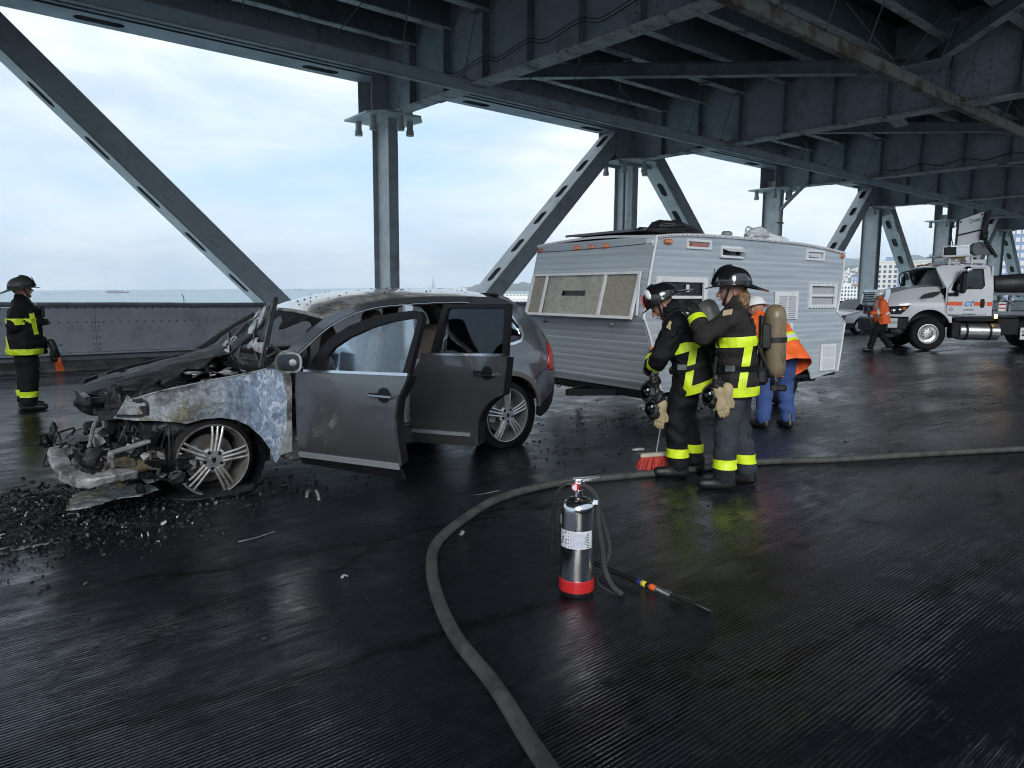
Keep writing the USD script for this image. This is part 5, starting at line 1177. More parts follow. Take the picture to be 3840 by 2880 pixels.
def road_wheel(parent, c, r, w, ax, name='wheel', label=None, rim='rim_silver', hubs=10, rr=0.62):
    t = obj(name, lathe_mesh([(rr * r, 0.0), (rr * r + 0.03, 0.008), (r * 0.90, 0.004), (r, -0.04), (r, -w + 0.04), (r * 0.9, -w), (rr * r, -w)], 40, ax, c), 'tyre', parent, label, smooth=35)
    obj('rim', lathe_mesh([(rr * r + 0.004, 0.004), (rr * r - 0.02, 0.006), (rr * r - 0.04, -0.05), (rr * r * 0.62, -0.07), (rr * r * 0.5, -0.02), (rr * r * 0.3, -0.01), (0, -0.01)], 32, ax, c), rim, t, smooth=30)
    F = frame_to(ax)
    for j in range(hubs):
        a = j * 2 * PI / hubs
        d = F[:, 0] * math.cos(a) + F[:, 1] * math.sin(a)
        q = np.asarray(c, float) + d * rr * r * 0.44
        obj('nut', M().cyl(q, q + F[:, 2] * 0.012, 0.02 * r / 0.5, 8), 'car_dark', t)
    return t
road_wheel(cv, (0.0, 0.10, 0.33), 0.33, 0.19, (0, -1, 0), label='dirty caravan wheel', rim='char_metal', hubs=5)
road_wheel(cv, (0.0, CW - 0.10, 0.33), 0.33, 0.19, (0, 1, 0), rim='char_metal', hubs=5)
obj('wheel_box', M().box((0.0, 0.34, 0.5), (0.8, 0.05, 0.55)).box((0.0, 0.2, 0.60), (0.8, 0.3, 0.02)), 'dark_inside', cv)
obj('chassis', M().bar((-3.25, 1.15, 0.29), (-2.6, 0.85, 0.28), 0.06, 0.08).bar((-3.25, 1.15, 0.29), (-2.6, 1.5, 0.28), 0.06, 0.08).box((-2.64, 1.15, 0.32), (0.03, 2.2, 0.13)).bar((-2.6, 0.35, 0.32), (1.1, 0.35, 0.32), 0.06, 0.12).bar((-2.6, 1.9, 0.32), (1.1, 1.9, 0.32), 0.06, 0.12).bar((-2.62, 0.1, 0.34), (-2.62, 2.2, 0.34), 0.06, 0.10).box((-2.5, 1.8, 0.22), (0.06, 0.06, 0.22)).bar((0, 0.2, 0.33), (0, 2.1, 0.33), 0.07, 0.07), 'print_black', cv)
r = np.random.default_rng(77); hg = M()
for _ in range(12):
    y = r.uniform(0.2, 2.2); hg.tube(catmull([(-2.66, y, 0.36), (-2.68, y + 0.1, 0.36 - r.uniform(.05, .14)), (-2.65, y + 0.25, 0.36)], 4), 0.008, 5)
obj('hanging_wires', hg, 'car_dark', cv, kind='stuff')
obj('bump_stop', M().box((0.42, 0.1, 0.36), (0.05, 0.05, 0.1)).box((0.95, 0.2, 0.40), (0.35, 0.3, 0.06)), 'car_dark', cv)
rv_ = thing('roof_vent', 'small mushroom vent cap on the caravan roof', 'vent', (9.83 - 1.14 + 0.02, 5.33 + 0.10 + 0.35, 2.34))
obj('cap', lathe_mesh([(0, 0.10), (0.05, 0.10), (0.075, 0.075), (0.075, 0.05), (0.045, 0.04), (0.045, 0.025), (0.07, 0.0), (0, 0.0)], 16), 'ash_steel', rv_, smooth=35)
def on_roof(lx, ly, z=0.0):
    a = math.radians(-5)
    return (9.83 + lx * math.cos(a) - ly * math.sin(a), 5.33 + lx * math.sin(a) + ly * math.cos(a), float(np.interp(lx, RFX, RFZ)) + 0.05 * math.sin(ly / CW * PI) + z)
tb = blob((0, 0, 0.03), (0.34, 0.22, 0.10), 3, 0.35, 5); tb2 = blob((-0.05, 0, 0.0), (0.52, 0.3, 0.05), 3, 0.2, 6)
t = thing('black_tarp', 'crumpled black tarp lying on the front of the caravan roof', 'tarp', on_roof(-2.35, 0.25, 0.03), math.radians(-5))
obj('cloth', crumple(trimesh.util.concatenate([tb, tb2]), 0.02, 9, 4), 'tarp_black', t, smooth=60)
t = thing('roof_sheet', 'flat dark board laid along the front edge of the caravan roof', 'board', on_roof(-2.55, 0.9, 0.0), math.radians(-5))
obj('sheet', M().box((-0.08, 0.0, 0.012), (0.55, 1.5, 0.016)).box((-0.36, 0, 0.005), (0.016, 1.5, 0.03)), 'steel_dark', t)
t = thing('plastic_bag', 'crumpled clear plastic bag on the caravan roof beside the vent cap', 'bag', on_roof(-0.66, 0.22, 0.05), math.radians(-5))
obj('film', crumple(blob((0, 0, 0.02), (0.20, 0.12, 0.09), 3, 0.4, 9), 0.02, 14, 2), 'plastic_bag', t, smooth=40)
obj('loop', M().tube(catmull([(-0.16, 0, -0.03), (-0.26, 0, 0.05), (-0.22, 0, 0.11), (-0.12, 0, 0.09)], 6), 0.014, 7), 'plastic_bag', t)
t = thing('roof_hatch', 'white roof hatch cover behind the plastic bag on the caravan', 'hatch', on_roof(-0.30, 0.35, 0.0), math.radians(-5))
obj('cover', M().box((0, 0, 0.05), (0.42, 0.4, 0.05), rot((0, 1, 0), 0.12), 0.012).box((0, 0, 0.02), (0.46, 0.44, 0.03)), 'trim_white', t)

# ---------------------------------------------------------------- white highway truck across the lanes
tk = thing('highway_truck', 'white highway maintenance truck with orange door stripe standing across the lanes', 'truck', (23.15, 8.38, 0), math.radians(-48))
TW = 2.35
tp_ = lambda y: (lambda u, v: np.column_stack([u, np.full(len(u), y), v]))
CAB = Polygon([(0.40, 1.05), (0.40, 1.83), (0.13, 2.38), (0.16, 2.44), (0.31, 2.49), (1.50, 2.49), (1.60, 2.43), (1.67, 2.22), (1.67, 1.03)])
WINP = Polygon([(0.55, 1.78), (0.60, 1.95), (0.90, 2.36), (1.40, 2.38), (1.42, 1.90), (1.35, 1.82), (0.95, 1.815), (0.88, 1.74), (0.62, 1.745)]).buffer(-0.02).buffer(0.02)
def tumble(u, v): return np.interp(v, [1.0, 1.8, 2.49], [0, 0.0, 0.16])
cabm = [shell(CAB.difference(WINP), lambda u, v: np.column_stack([u, tumble(u, v), v]), 0.03, 0.2), shell(CAB.difference(WINP), lambda u, v: np.column_stack([u, TW - tumble(u, v), v]), 0.03, 0.2)]
body = obj('cab', trimesh.util.concatenate(cabm), 'truck_white', tk, smooth=30)
obj('cab_roof', shell(sbox(0.14, 0, 1.58, 1), lambda u, v: np.column_stack([u, 0.16 + (TW - 0.32) * v, 2.44 + 0.09 * (1 - np.abs(2 * v - 1) ** 3) * np.interp(u, [0.14, 0.4, 1.3, 1.58], [0.3, 1, 1, 0.5])]), 0.03, 0.1), 'truck_white', tk, smooth=40)
obj('cab_back', M().box((1.64, TW / 2, 1.75), (0.05, TW - 0.16, 1.42)), 'truck_white', tk)
obj('cab_inside', M().box((0.95, TW / 2, 1.3), (1.2, TW - 0.2, 0.5)).box((1.28, 0.6, 1.75), (0.22, 0.5, 0.8), rot((0, 1, 0), 0.15), 0.06).box((1.28, 1.7, 1.75), (0.22, 0.5, 0.8), rot((0, 1, 0), 0.15), 0.06).box((0.48, TW / 2, 1.70), (0.3, TW - 0.3, 0.25), None, 0.05), 'car_dark', tk)
obj('side_window', shell(WINP, lambda u, v: np.column_stack([u, tumble(u, v) + 0.012, v]), 0.006, 0.3), 'smoked_glass', body)
obj('window_seal', shell(WINP.buffer(0.02).difference(WINP.buffer(-0.008)), lambda u, v: np.column_stack([u, tumble(u, v) - 0.005, v]), 0.012, 0.3), 'print_black', body)
obj('windscreen', shell(sbox(0, 0, 1, 1), lambda u, v: np.column_stack([0.36 - 0.24 * v - 0.10 * (1 - (2 * u - 1) ** 2), 0.08 + 0.08 * v + (TW - 0.16 - 0.16 * v) * u, 1.84 + 0.55 * v]), 0.008, 0.1), 'car_glass', tk, smooth=True)
dr = Polygon([(0.44, 1.06), (0.44, 1.80), (0.86, 2.42), (1.47, 2.43), (1.50, 1.06)])
obj('door_gap', M().tube([(a, tumble(a, np.array([b]))[0] - 0.002, b) for a, b in list(dr.exterior.coords)], 0.007, 5), 'print_black', body)
for a, b in ((0.42, 0.86), (1.17, 1.48), (1.515, 1.66)):
    obj('stripe', shell(sbox(a, 1.32, b, 1.435), tp_(-0.004), 0.003, 1), 'truck_orange', body)
def lettering(parent, name, s, h, o, ux, uz, m_, bold=False, slant=0.0, wide=1.0):
    t = meshkit.text_mesh(s, h, 0.003, bold); v = np.array(t.vertices)
    ux, uz = np.asarray(ux, float), np.asarray(uz, float); n = np.cross(ux, uz)
    return obj(name, trimesh.Trimesh(np.asarray(o, float) + np.outer((v[:, 0] + slant * v[:, 1]) * wide, ux) + np.outer(v[:, 1], uz) + np.outer(v[:, 2], n), t.faces, process=False), m_, parent)
lettering(body, 'door_lettering', 'Caltrans', 0.042, (0.885, -0.004, 1.185), (1, 0, 0), (0, 0, 1), 'print_black', True, 0.3, 1.25)
lettering(body, 'door_lettering', 'CA 50019', 0.042, (0.875, -0.004, 1.055), (1, 0, 0), (0, 0, 1), 'print_black', True, 0, 1.25)
lettering(body, 'door_emblem', 'ct', 0.17, (0.885, -0.006, 1.315), (1, 0, 0), (0, 0, 1), 'logo_blue', True, 0.35, 1.15)
obj('door_seal', shell(Point(0.56, 1.215).buffer(0.05).difference(Point(0.56, 1.215).buffer(0.03)), tp_(-0.004), 0.003, 1), 'grey_panel', body)
obj('handle', M().add(prism(rrect(1.335, 1.26, 1.455, 1.52, 0.05), (0, -0.006, 0), (1, 0, 0), (0, 0, 1), 0.012)), 'print_black', body)
obj('grab_recess', M().add(prism(rrect(0.45, 1.585, 0.73, 1.69, 0.03), (0, -0.006, 0), (1, 0, 0), (0, 0, 1), 0.01)), 'print_black', body)
# hood with raised wheel arch
fe = Polygon([(-1.12, 1.00), (-1.14, 1.35), (-1.05, 1.66), (-0.62, 1.78), (-0.2, 1.845), (0.40, 1.86), (0.40, 1.05), (0.62, 1.0), (0.62, 0.83)]).difference(Point(-0.02, 0.58).buffer(0.64, quad_segs=16)).difference(sbox(-3, 0, -0.55, 0.98))
bulge = lambda u, v: np.column_stack([u, 0.02 + 0.30 * np.clip((v - 1.30) / 0.55, 0, 1) ** 1.5 + 0.10 * np.clip((-0.6 - u) / 0.5, 0, 1) ** 2, v])
hd = obj('hood', trimesh.util.concatenate([shell(fe, bulge, 0.03, 0.09), shell(fe, lambda u, v: bulge(u, v) * (1, -1, 1) + (0, TW, 0), 0.03, 0.15)]), 'truck_white', tk, smooth=45)
hx, hz = [-1.10, -1.05, -0.62, -0.2, 0.42], [1.55, 1.66, 1.78, 1.845, 1.87]
obj('hood_top', shell(sbox(-1.08, 0.0, 0.42, 1.0), lambda u, v: np.column_stack([u, 0.28 + (TW - 0.56) * v, np.interp(u, hx, hz) + 0.07 * np.sin(v * PI)]), 0.03, 0.1), 'truck_white', tk, smooth=45)
obj('hood_vent', prism(Polygon([(-0.30, 1.52), (-0.20, 1.645), (0.0, 1.71), (0.27, 1.745), (0.24, 1.66), (0.08, 1.57)]), (0, 0.10, 0), (1, 0, 0), (0, 0.28, 0.96), 0.03).apply_translation((0, -0.52, 0.06)), 'print_black', hd)
obj('hood_badge', M().box((-0.18, 0.05, 1.47), (0.16, 0.02, 0.04), None, 0.008), 'chrome', hd)
al_ = Point(-0.02, 0.58).buffer(0.68, quad_segs=16).difference(Point(-0.02, 0.58).buffer(0.62, quad_segs=16)).intersection(sbox(-0.58, 0.82, 0.75, 2))
obj('arch_lip', shell(al_, tp_(-0.015), 0.10, 0.3), 'truck_white', hd)
g = M().add(shell(sbox(0.22, 1.32, TW - 0.22, 1.72), lambda u, v: np.column_stack([-1.16 + 0.10 * np.clip((v - 1.3) / 0.4, 0, 1), u, v]), 0.05, 0.4))
go = obj('grille', g, 'print_black', tk)
obj('grille_frame', M().bar((-1.20, 0.2, 1.33), (-1.12, 0.2, 1.74), 0.09, 0.10).bar((-1.12, 0.2, 1.74), (-1.12, TW - 0.2, 1.74), 0.10, 0.08).bar((-1.20, 0.2, 1.33), (-1.20, TW - 0.2, 1.33), 0.09, 0.08).bar((-1.20, TW - 0.2, 1.33), (-1.12, TW - 0.2, 1.74), 0.09, 0.10), 'chrome', go)
for k in range(6):
    obj('grille_bar', M().box((-1.20, TW / 2, 1.38 + k * 0.055), (0.03, TW - 0.5, 0.014)), 'chrome', go)
obj('headlamp', M().add(shell(Polygon([(-1.10, 1.06), (-1.12, 1.28), (-0.55, 1.315), (-0.68, 1.16), (-0.8, 1.05)]), lambda u, v: bulge(u, v) + (0, -0.012, 0), 0.05, 0.1)), 'print_black', hd)
obj('headlamp_lens', M().add(blob((-1.0, 0.04, 1.16), (0.07, 0.05, 0.07), 2)).add(blob((-0.84, 0.01, 1.19), (0.05, 0.03, 0.05), 2)), 'chrome', hd, smooth=True, kind='stuff')
obj('turn_lamp', M().box((-0.72, 0.0, 1.22), (0.10, 0.04, 0.09), None, 0.015), 'amber_lens', hd)
bp_ = obj('bumper', M().box((-1.16, TW / 2, 0.72), (0.18, TW, 0.42), None, 0.05).box((-0.86, 0.05, 0.78), (0.52, 0.10, 0.36), None, 0.03).box((-1.0, TW / 2, 0.42), (0.3, TW - 0.4, 0.2), None, 0.05), 'print_black', tk)
obj('number_plate', M().box((-1.02, -0.012, 0.80), (0.26, 0.012, 0.28)), 'tape_grey', bp_)
lettering(bp_, 'plate_print', '5019', 0.07, (-1.12, -0.022, 0.78), (1, 0, 0), (0, 0, 1), 'grey_panel', True)
road_wheel(tk, (-0.02, -0.02, 0.49), 0.49, 0.30, (0, -1, 0), label='front truck wheel', rim='rim_silver', hubs=10, rr=0.58)
road_wheel(tk, (-0.02, TW + 0.02, 0.49), 0.49, 0.30, (0, 1, 0), rim='rim_silver', hubs=10, rr=0.58)
for y in (-0.02, TW + 0.02):
    for x in (3.7,):
        road_wheel(tk, (x, y, 0.49), 0.49, 0.5, (0, -1 if y < 1 else 1, 0), rim='rim_silver', hubs=10, rr=0.58)
obj('wheel_housing', M().box((-0.02, 0.42, 0.95), (1.25, 0.06, 0.75)), 'print_black', tk)
tn = obj('fuel_tank', lathe_mesh([(0, 0), (0.23, 0), (0.25, 0.02), (0.25, 1.08), (0.23, 1.10), (0, 1.10)], 28, (1, 0, 0), (0.86, 0.22, 0.57)), 'steel_tank', tk, smooth=35)
for x in (1.02, 1.66):
    obj('tank_strap', lathe_mesh([(0.254, 0), (0.262, 0), (0.262, 0.06), (0.254, 0.06)], 28, (1, 0, 0), (x, 0.22, 0.57)), 'print_black', tn)
obj('step', M().box((1.2, 0.05, 0.92), (1.1, 0.28, 0.10), None, 0.02).box((0.72, 0.12, 0.62), (0.24, 0.3, 0.5), None, 0.03), 'print_black', tk)
obj('chassis', M().box((1.9, 0.75, 0.80), (5.6, 0.10, 0.26)).box((1.9, 1.6, 0.80), (5.6, 0.10, 0.26)).box((2.2, 0.35, 0.72), (0.6, 0.5, 0.5), None, 0.03), 'print_black', tk)
obj('side_plate', M().box((2.55, 0.0, 0.53), (0.14, 0.02, 0.34)), 'tape_grey', tk)
lettering(tk, 'plate_print', '2', 0.14, (2.50, -0.02, 0.47), (1, 0, 0), (0, 0, 1), 'print_black', True)
mi = obj('door_mirror', M().box((0.74, -0.22, 1.98), (0.16, 0.14, 0.62), None, 0.05).bar((0.62, 0.0, 1.70), (0.74, -0.2, 1.72), 0.03, 0.03), 'print_black', tk)
obj('spot_mirror', blob((0.82, -0.25, 2.34), (0.11, 0.09, 0.11), 3), 'chrome', mi, smooth=True)
obj('far_mirror', M().box((0.2, TW + 0.35, 2.0), (0.10, 0.2, 0.45), None, 0.04).tube(catmull([(0.25, TW, 1.85), (0.10, TW + 0.3, 1.95), (0.08, TW + 0.32, 2.3), (0.35, TW - 0.1, 2.42)], 5), 0.02, 6), 'print_black', tk)
for y in (0.4, 0.9, 1.17, 1.44, 1.95):
    obj('roof_marker', M().box((0.16, y, 2.52), (0.10, 0.12, 0.05), None, 0.015), 'amber_lens', tk)
lb = obj('beacon_bar', M().box((0.75, TW / 2, 2.58), (0.35, 1.5, 0.10), None, 0.03).box((0.62, 0.5, 2.63), (0.25, 0.22, 0.10), None, 0.03).box((1.2, 0.5, 2.60), (0.5, 0.6, 0.12), None, 0.02), 'trim_white', tk)
obj('beacon_lens', M().box((0.80, 0.48, 2.70), (0.46, 0.18, 0.075), None, 0.02), 'yellow_lens', lb)
# folded lift platform and pale shield above the cab
pf = obj('platform', M().box((0.60, 0.55, 2.755), (0.80, 1.0, 0.035)).bar((0.24, 0.05, 2.73), (0.24, 0.05, 3.02), 0.03, 0.03).bar((0.24, 0.05, 3.02), (1.0, 0.05, 3.09), 0.03, 0.03).bar((0.24, 0.05, 2.73), (1.0, 0.05, 2.78), 0.05, 0.05), 'trim_white', tk)
obj('black_box', M().box((0.43, 0.10, 2.87), (0.34, 0.10, 0.26), rot((0, 1, 0), -0.06)), 'print_black', pf)
obj('silver_box', M().box((0.78, 0.10, 2.92), (0.36, 0.10, 0.24), rot((0, 1, 0), -0.06)), 'steel_tank', pf)
for x in (0.5, 1.1):
    obj('platform_leg', M().bar((x, 0.2, 2.5), (x, 0.2, 2.76), 0.05, 0.05), 'trim_white', pf)
cam_ = Point(1.22, 2.96).buffer(0.19, quad_segs=12).union(Polygon([(1.2, 3.14), (1.2, 2.78), (1.62, 2.78), (1.45, 3.0)]))
obj('boom_drum', prism(cam_, (0, 0.05, 0), (1, 0, 0), (0, 0, 1), 0.25), 'grey_panel', tk)
sh = Polygon([(0.62, 3.76), (1.30, 4.02), (1.27, 3.53), (1.21, 3.14), (0.61, 3.04), (0.60, 3.3)])
sb = obj('tilted_shield', prism(sh, (0, 0.10, 0), (1, 0, 0), (0, 0, 1), 0.05), 'truck_white', tk, 'tall pale tilted panel above the cab')
obj('shield_rail', M().bar((0.58, 0.06, 3.33), (1.29, 0.06, 3.51), 0.04, 0.04).bar((0.585, 0.08, 3.04), (0.60, 0.08, 3.78), 0.05, 0.05), 'print_black', sb)
for x, z in ((0.68, 3.72), (1.22, 3.93)):
    obj('shield_bolt', M().cyl((x, 0.10, z), (x, 0.085, z), 0.025, 10), 'print_black', sb)
lettering(sb, 'shield_print', 'AMCO', 0.085, (0.985, 0.098, 3.70), (0.97, 0, 0.24), (-0.05, 0, 1), 'grey_panel', True)
obj('shield_emblem', prism(rrect(-0.035, -0.06, 0.035, 0.07, 0.02).difference(rrect(-0.02, -0.045, 0.02, 0.055, 0.01)), (0.945, 0.097, 3.735), (1, 0, 0), (0, 0, 1), 0.004), 'grey_panel', sb)
obj('boom_arm', M().bar((1.36, 0.05, 4.02), (1.28, 0.05, 3.2), 0.10, 0.14).bar((1.28, 0.0, 3.28), (1.66, 0.0, 2.72), 0.07, 0.07).box((1.30, 0.0, 3.3), (0.16, 0.16, 0.18), None, 0.03).bar((1.42, 0.1, 4.05), (1.38, 0.1, 3.5), 0.05, 0.05), 'print_black', tk)
obj('hoses', M().tube(catmull([(1.33, -0.04, 3.9), (1.2, -0.08, 3.5), (1.26, -0.06, 3.2), (1.34, -0.05, 3.0)], 6), 0.016, 6).tube(catmull([(0.48, 0.1, 3.7), (0.42, 0.05, 3.4), (0.5, 0.06, 3.05)], 6), 0.014, 6), 'print_black', tk, kind='stuff')
bd = obj('cargo_bed', M().box((3.5, TW / 2, 1.12), (3.6, TW, 0.10)).box((1.95, 0.15, 1.38), (0.07, 0.07, 0.55)).box((2.2, 0.15, 1.38), (0.07, 0.07, 0.55)).box((3.0, 0.12, 1.38), (0.08, 0.08, 0.55)).bar((1.8, 0.1, 1.65), (2.6, 0.1, 1.2), 0.04, 0.04).box((3.5, 0.05, 1.66), (3.6, 0.06, 0.08)), 'steel_dark', tk)
rl = crumple(tube_mesh([(1.74, 0.3, 1.95), (2.4, 0.3, 1.97), (3.4, 0.3, 1.97), (5.0, 0.3, 1.97)], [0.24, 0.27, 0.27, 0.27], 24).subdivide().subdivide(), 0.04, 3, 2)
obj('rolled_cover', rl, 'tarp_black', bd, 'black rolled cover over the bed', smooth=60)
obj('warning_sign', M().box((1.98, 0.09, 1.28), (0.20, 0.02, 0.30)), 'trim_white', bd)
obj('sign_bands', M().box((1.98, 0.076, 1.37), (0.18, 0.01, 0.04)).box((1.98, 0.076, 1.26), (0.18, 0.01, 0.03)), 'tail_red', bd)
obj('work_lamp', M().box((1.80, 0.02, 1.02), (0.09, 0.05, 0.12), None, 0.02), 'amber_glow', tk, 'small lit amber lamp behind the cab')

# ---------------------------------------------------------------- white patrol car behind the truck
pc = thing('patrol_car', 'white car with black bumper parked by the parapet behind the walking worker', 'car', (30.6, 13.75, 0), math.radians(-14))
def pmap(y):
    return lambda u, v: np.column_stack([u, y + (1 if y < 1 else -1) * np.interp(v, [0.3, 0.6, 0.9, 1.45], [0.04, 0, 0.05, 0.30]), v])
PB = Polygon([(-0.85, 0.28), (-0.9, 0.55), (-0.75, 0.78), (0.25, 0.95), (0.95, 1.40), (2.1, 1.42), (2.9, 1.0), (3.5, 0.95), (3.6, 0.4), (3.4, 0.28)]).difference(Point(0, 0.32).buffer(0.36)).difference(Point(2.75, 0.32).buffer(0.36))
PW = Polygon([(0.45, 0.98), (1.0, 1.34), (2.05, 1.36), (2.6, 1.0)])
pbm = [shell(PB.difference(PW), pmap(0.0), 0.03, 0.15), shell(PB.difference(PW), pmap(1.8), 0.03, 0.15)]
pbm += [shell(sbox(0, 0, 1, 1), lambda u, v, a=a, b=b: np.column_stack([a[0] + (b[0] - a[0]) * v, 0.12 + (a[2] + (b[2] - a[2]) * v) + (1.56 - 2 * (a[2] + (b[2] - a[2]) * v)) * u, a[1] + (b[1] - a[1]) * v + 0.03 * np.sin(u * PI)]), 0.02, 0.2) for a, b in (((-0.75, 0.78, 0.0), (0.25, 0.95, 0.0)), ((0.95, 1.40, 0.16), (2.1, 1.42, 0.16)), ((2.9, 1.0, 0.0), (3.5, 0.95, 0.0)), ((-0.9, 0.5, 0.0), (-0.75, 0.78, 0.0)))]
obj('body', trimesh.util.concatenate(pbm), 'truck_white', pc, smooth=40)
obj('windscreen', shell(sbox(0, 0, 1, 1), lambda u, v: np.column_stack([0.25 + 0.7 * v, 0.14 + 0.16 * v + (1.52 - 0.32 * v) * u, 0.95 + 0.45 * v + 0.03 * np.sin(u * PI)]), 0.006, 0.3), 'smoked_glass', pc)
obj('side_window', shell(PW, pmap(0.015), 0.005, 0.3), 'smoked_glass', pc)
obj('side_window', shell(PW, pmap(1.785), 0.005, 0.3), 'smoked_glass', pc)
obj('bumper', M().box((-0.88, 0.9, 0.42), (0.22, 1.78, 0.34), None, 0.07).box((-0.6, 0.03, 0.36), (0.5, 0.05, 0.22), None, 0.02), 'print_black', pc)
obj('grille', M().box((-0.90, 0.9, 0.62), (0.05, 0.8, 0.10), None, 0.02), 'chrome', pc)
for y in (0.25, 1.55):
    obj('headlamp', blob((-0.78, y, 0.70), (0.14, 0.16, 0.08), 2, 0, 0, rot((0, 1, 0), -0.4)), 'chrome', pc, smooth=True)
obj('underbody', M().box((1.35, 0.9, 0.45), (4.2, 1.5, 0.25)), 'print_black', pc)
for x in (0.0, 2.75):
    for y, ax in ((0.04, (0, -1, 0)), (1.76, (0, 1, 0))):
        road_wheel(pc, (x, y, 0.32), 0.32, 0.2, ax, hubs=0)
# ---------------------------------------------------------------- people
paint('skin', (0.36, 0.20, 0.145), 0.5, var=0.12, scale=14)
paint('coat_black', (0.0075, 0.0080, 0.0095), 0.75, var=0.35, scale=6, dirt=(0.016, 0.016, 0.017), dirt_at=0.60, bump=0.35, bscale=40, spec=0.2)
paint('coat_brown', (0.026, 0.023, 0.0225), 0.8, var=0.3, scale=6, dirt=(0.012, 0.0115, 0.012), dirt_at=0.54, bump=0.35, bscale=40, spec=0.2)
paint('trousers_grey', (0.034, 0.040, 0.049), 0.85, var=0.4, scale=7, dirt=(0.016, 0.018, 0.021), dirt_at=0.56, bump=0.35, bscale=40, spec=0.2)
paint('hi_vis', (0.62, 0.80, 0.02), 0.45, var=0.12, scale=8, dirt=(0.50, 0.62, 0.05), dirt_at=0.62, bump=0.15, bscale=50)
paint('hi_vis_silver', (0.62, 0.64, 0.62), 0.4, var=0.1, scale=8)
paint('vest_orange', (0.80, 0.125, 0.02), 0.6, var=0.15, scale=6, bump=0.3, bscale=16)
paint('jeans', (0.03, 0.065, 0.20), 0.85, var=0.4, scale=7, bump=0.35, bscale=30)
paint('boot', (0.007, 0.007, 0.0075), 0.45, var=0.3, scale=9)
paint('helmet_black', (0.007, 0.007, 0.008), 0.16, var=0.3, scale=9, coat=0.8)
paint('helmet_olive', (0.04, 0.042, 0.038), 0.5, var=0.35, scale=9)
paint('helmet_red', (0.45, 0.02, 0.025), 0.3, var=0.15, scale=9)
paint('hard_hat', (0.75, 0.76, 0.76), 0.25, var=0.05, coat=0.5)
paint('strap_black', (0.006, 0.006, 0.0066), 0.6, var=0.2)
paint('tank_brown', (0.17, 0.13, 0.075), 0.42, var=0.3, scale=7, dirt=(0.06, 0.05, 0.036), dirt_at=0.54, bump=0.1, stretch=(1, 1, 0.5))
paint('tank_grey', (0.20, 0.21, 0.19), 0.45, var=0.2, scale=6)
paint('glove_tan', (0.36, 0.29, 0.17), 0.85, var=0.3, scale=12, bump=0.3)
paint('hair_curly', (0.20, 0.12, 0.055), 0.6, var=0.5, scale=40, bump=0.9, bscale=60)
MF = manifold3d.Manifold
def sph(p, r, n=16): return MF.sphere(float(r), n).translate(tuple(map(float, p)))
def bone(*prs): return MF.batch_hull([sph(p, r) for p, r in prs])
def fuse(parts, edge=0.03, smooth=8, wrinkle=0.0, ws=9.0, seed=0):
    m = MF.batch_boolean(parts, manifold3d.OpType.Add).refine_to_length(edge)
    v, f, _ = meshkit.arrays(m)
    t = trimesh.Trimesh(v, f, process=True)
    trimesh.smoothing.filter_taubin(t, iterations=smooth)
    if wrinkle:
        p = np.array(t.vertices); n = np.array(t.vertex_normals)
        w = meshkit.fbm(p * np.array([ws, ws, ws * 1.3]) + seed * 3.3, 3, seed) - 0.5
        fold = np.sin(p[:, 2] * 46 + 7 * meshkit.noise(p * 5 + seed, seed)) * 0.25
        t.vertices = p + n * ((w + fold * (meshkit.noise(p * 4 + 9, seed + 3) > 0.52)) * wrinkle * 2)[:, None]
    return t
def hand_bones(w, d, nrm, curl=0.5, k=1.0, thumb=1):
    """Palm and five bent fingers from the wrist w along d; nrm = the back of the hand."""
    d = np.asarray(d, float) / np.linalg.norm(d); nrm = np.asarray(nrm, float); nrm = nrm - d * (nrm @ d); nrm /= np.linalg.norm(nrm)
    s = np.cross(nrm, d) * thumb
    w = np.asarray(w, float); out = [bone((w, 0.026 * k), (w + d * 0.045 + s * 0.022, 0.017 * k), (w + d * 0.045 - s * 0.022, 0.016 * k), (w + d * 0.09 + s * 0.030, 0.014 * k), (w + d * 0.085 - s * 0.030, 0.013 * k))]
    for off, L, r in ((0.031, 0.068, 0.0098), (0.010, 0.076, 0.0098), (-0.011, 0.070, 0.0095), (-0.031, 0.055, 0.0085)):
        p = w + d * 0.088 + s * off; a = 0.25 * curl
        for seg in (0.45, 0.32, 0.23):
            q = p + (d * math.cos(a) - nrm * math.sin(a)) * L * seg
            out.append(bone((p, r * k), (q, r * 0.92 * k))); p = q; a += 0.75 * curl
    p = w + d * 0.025 + s * 0.030
    q = p + (d * 0.7 + s * 0.6 - nrm * 0.3) * 0.040; e = q + (d * 0.9 + s * 0.1 - nrm * 0.45 * curl) * 0.034
    return out + [bone((p, 0.014 * k), (q, 0.0115 * k)), bone((q, 0.0115 * k), (e, 0.0095 * k))]
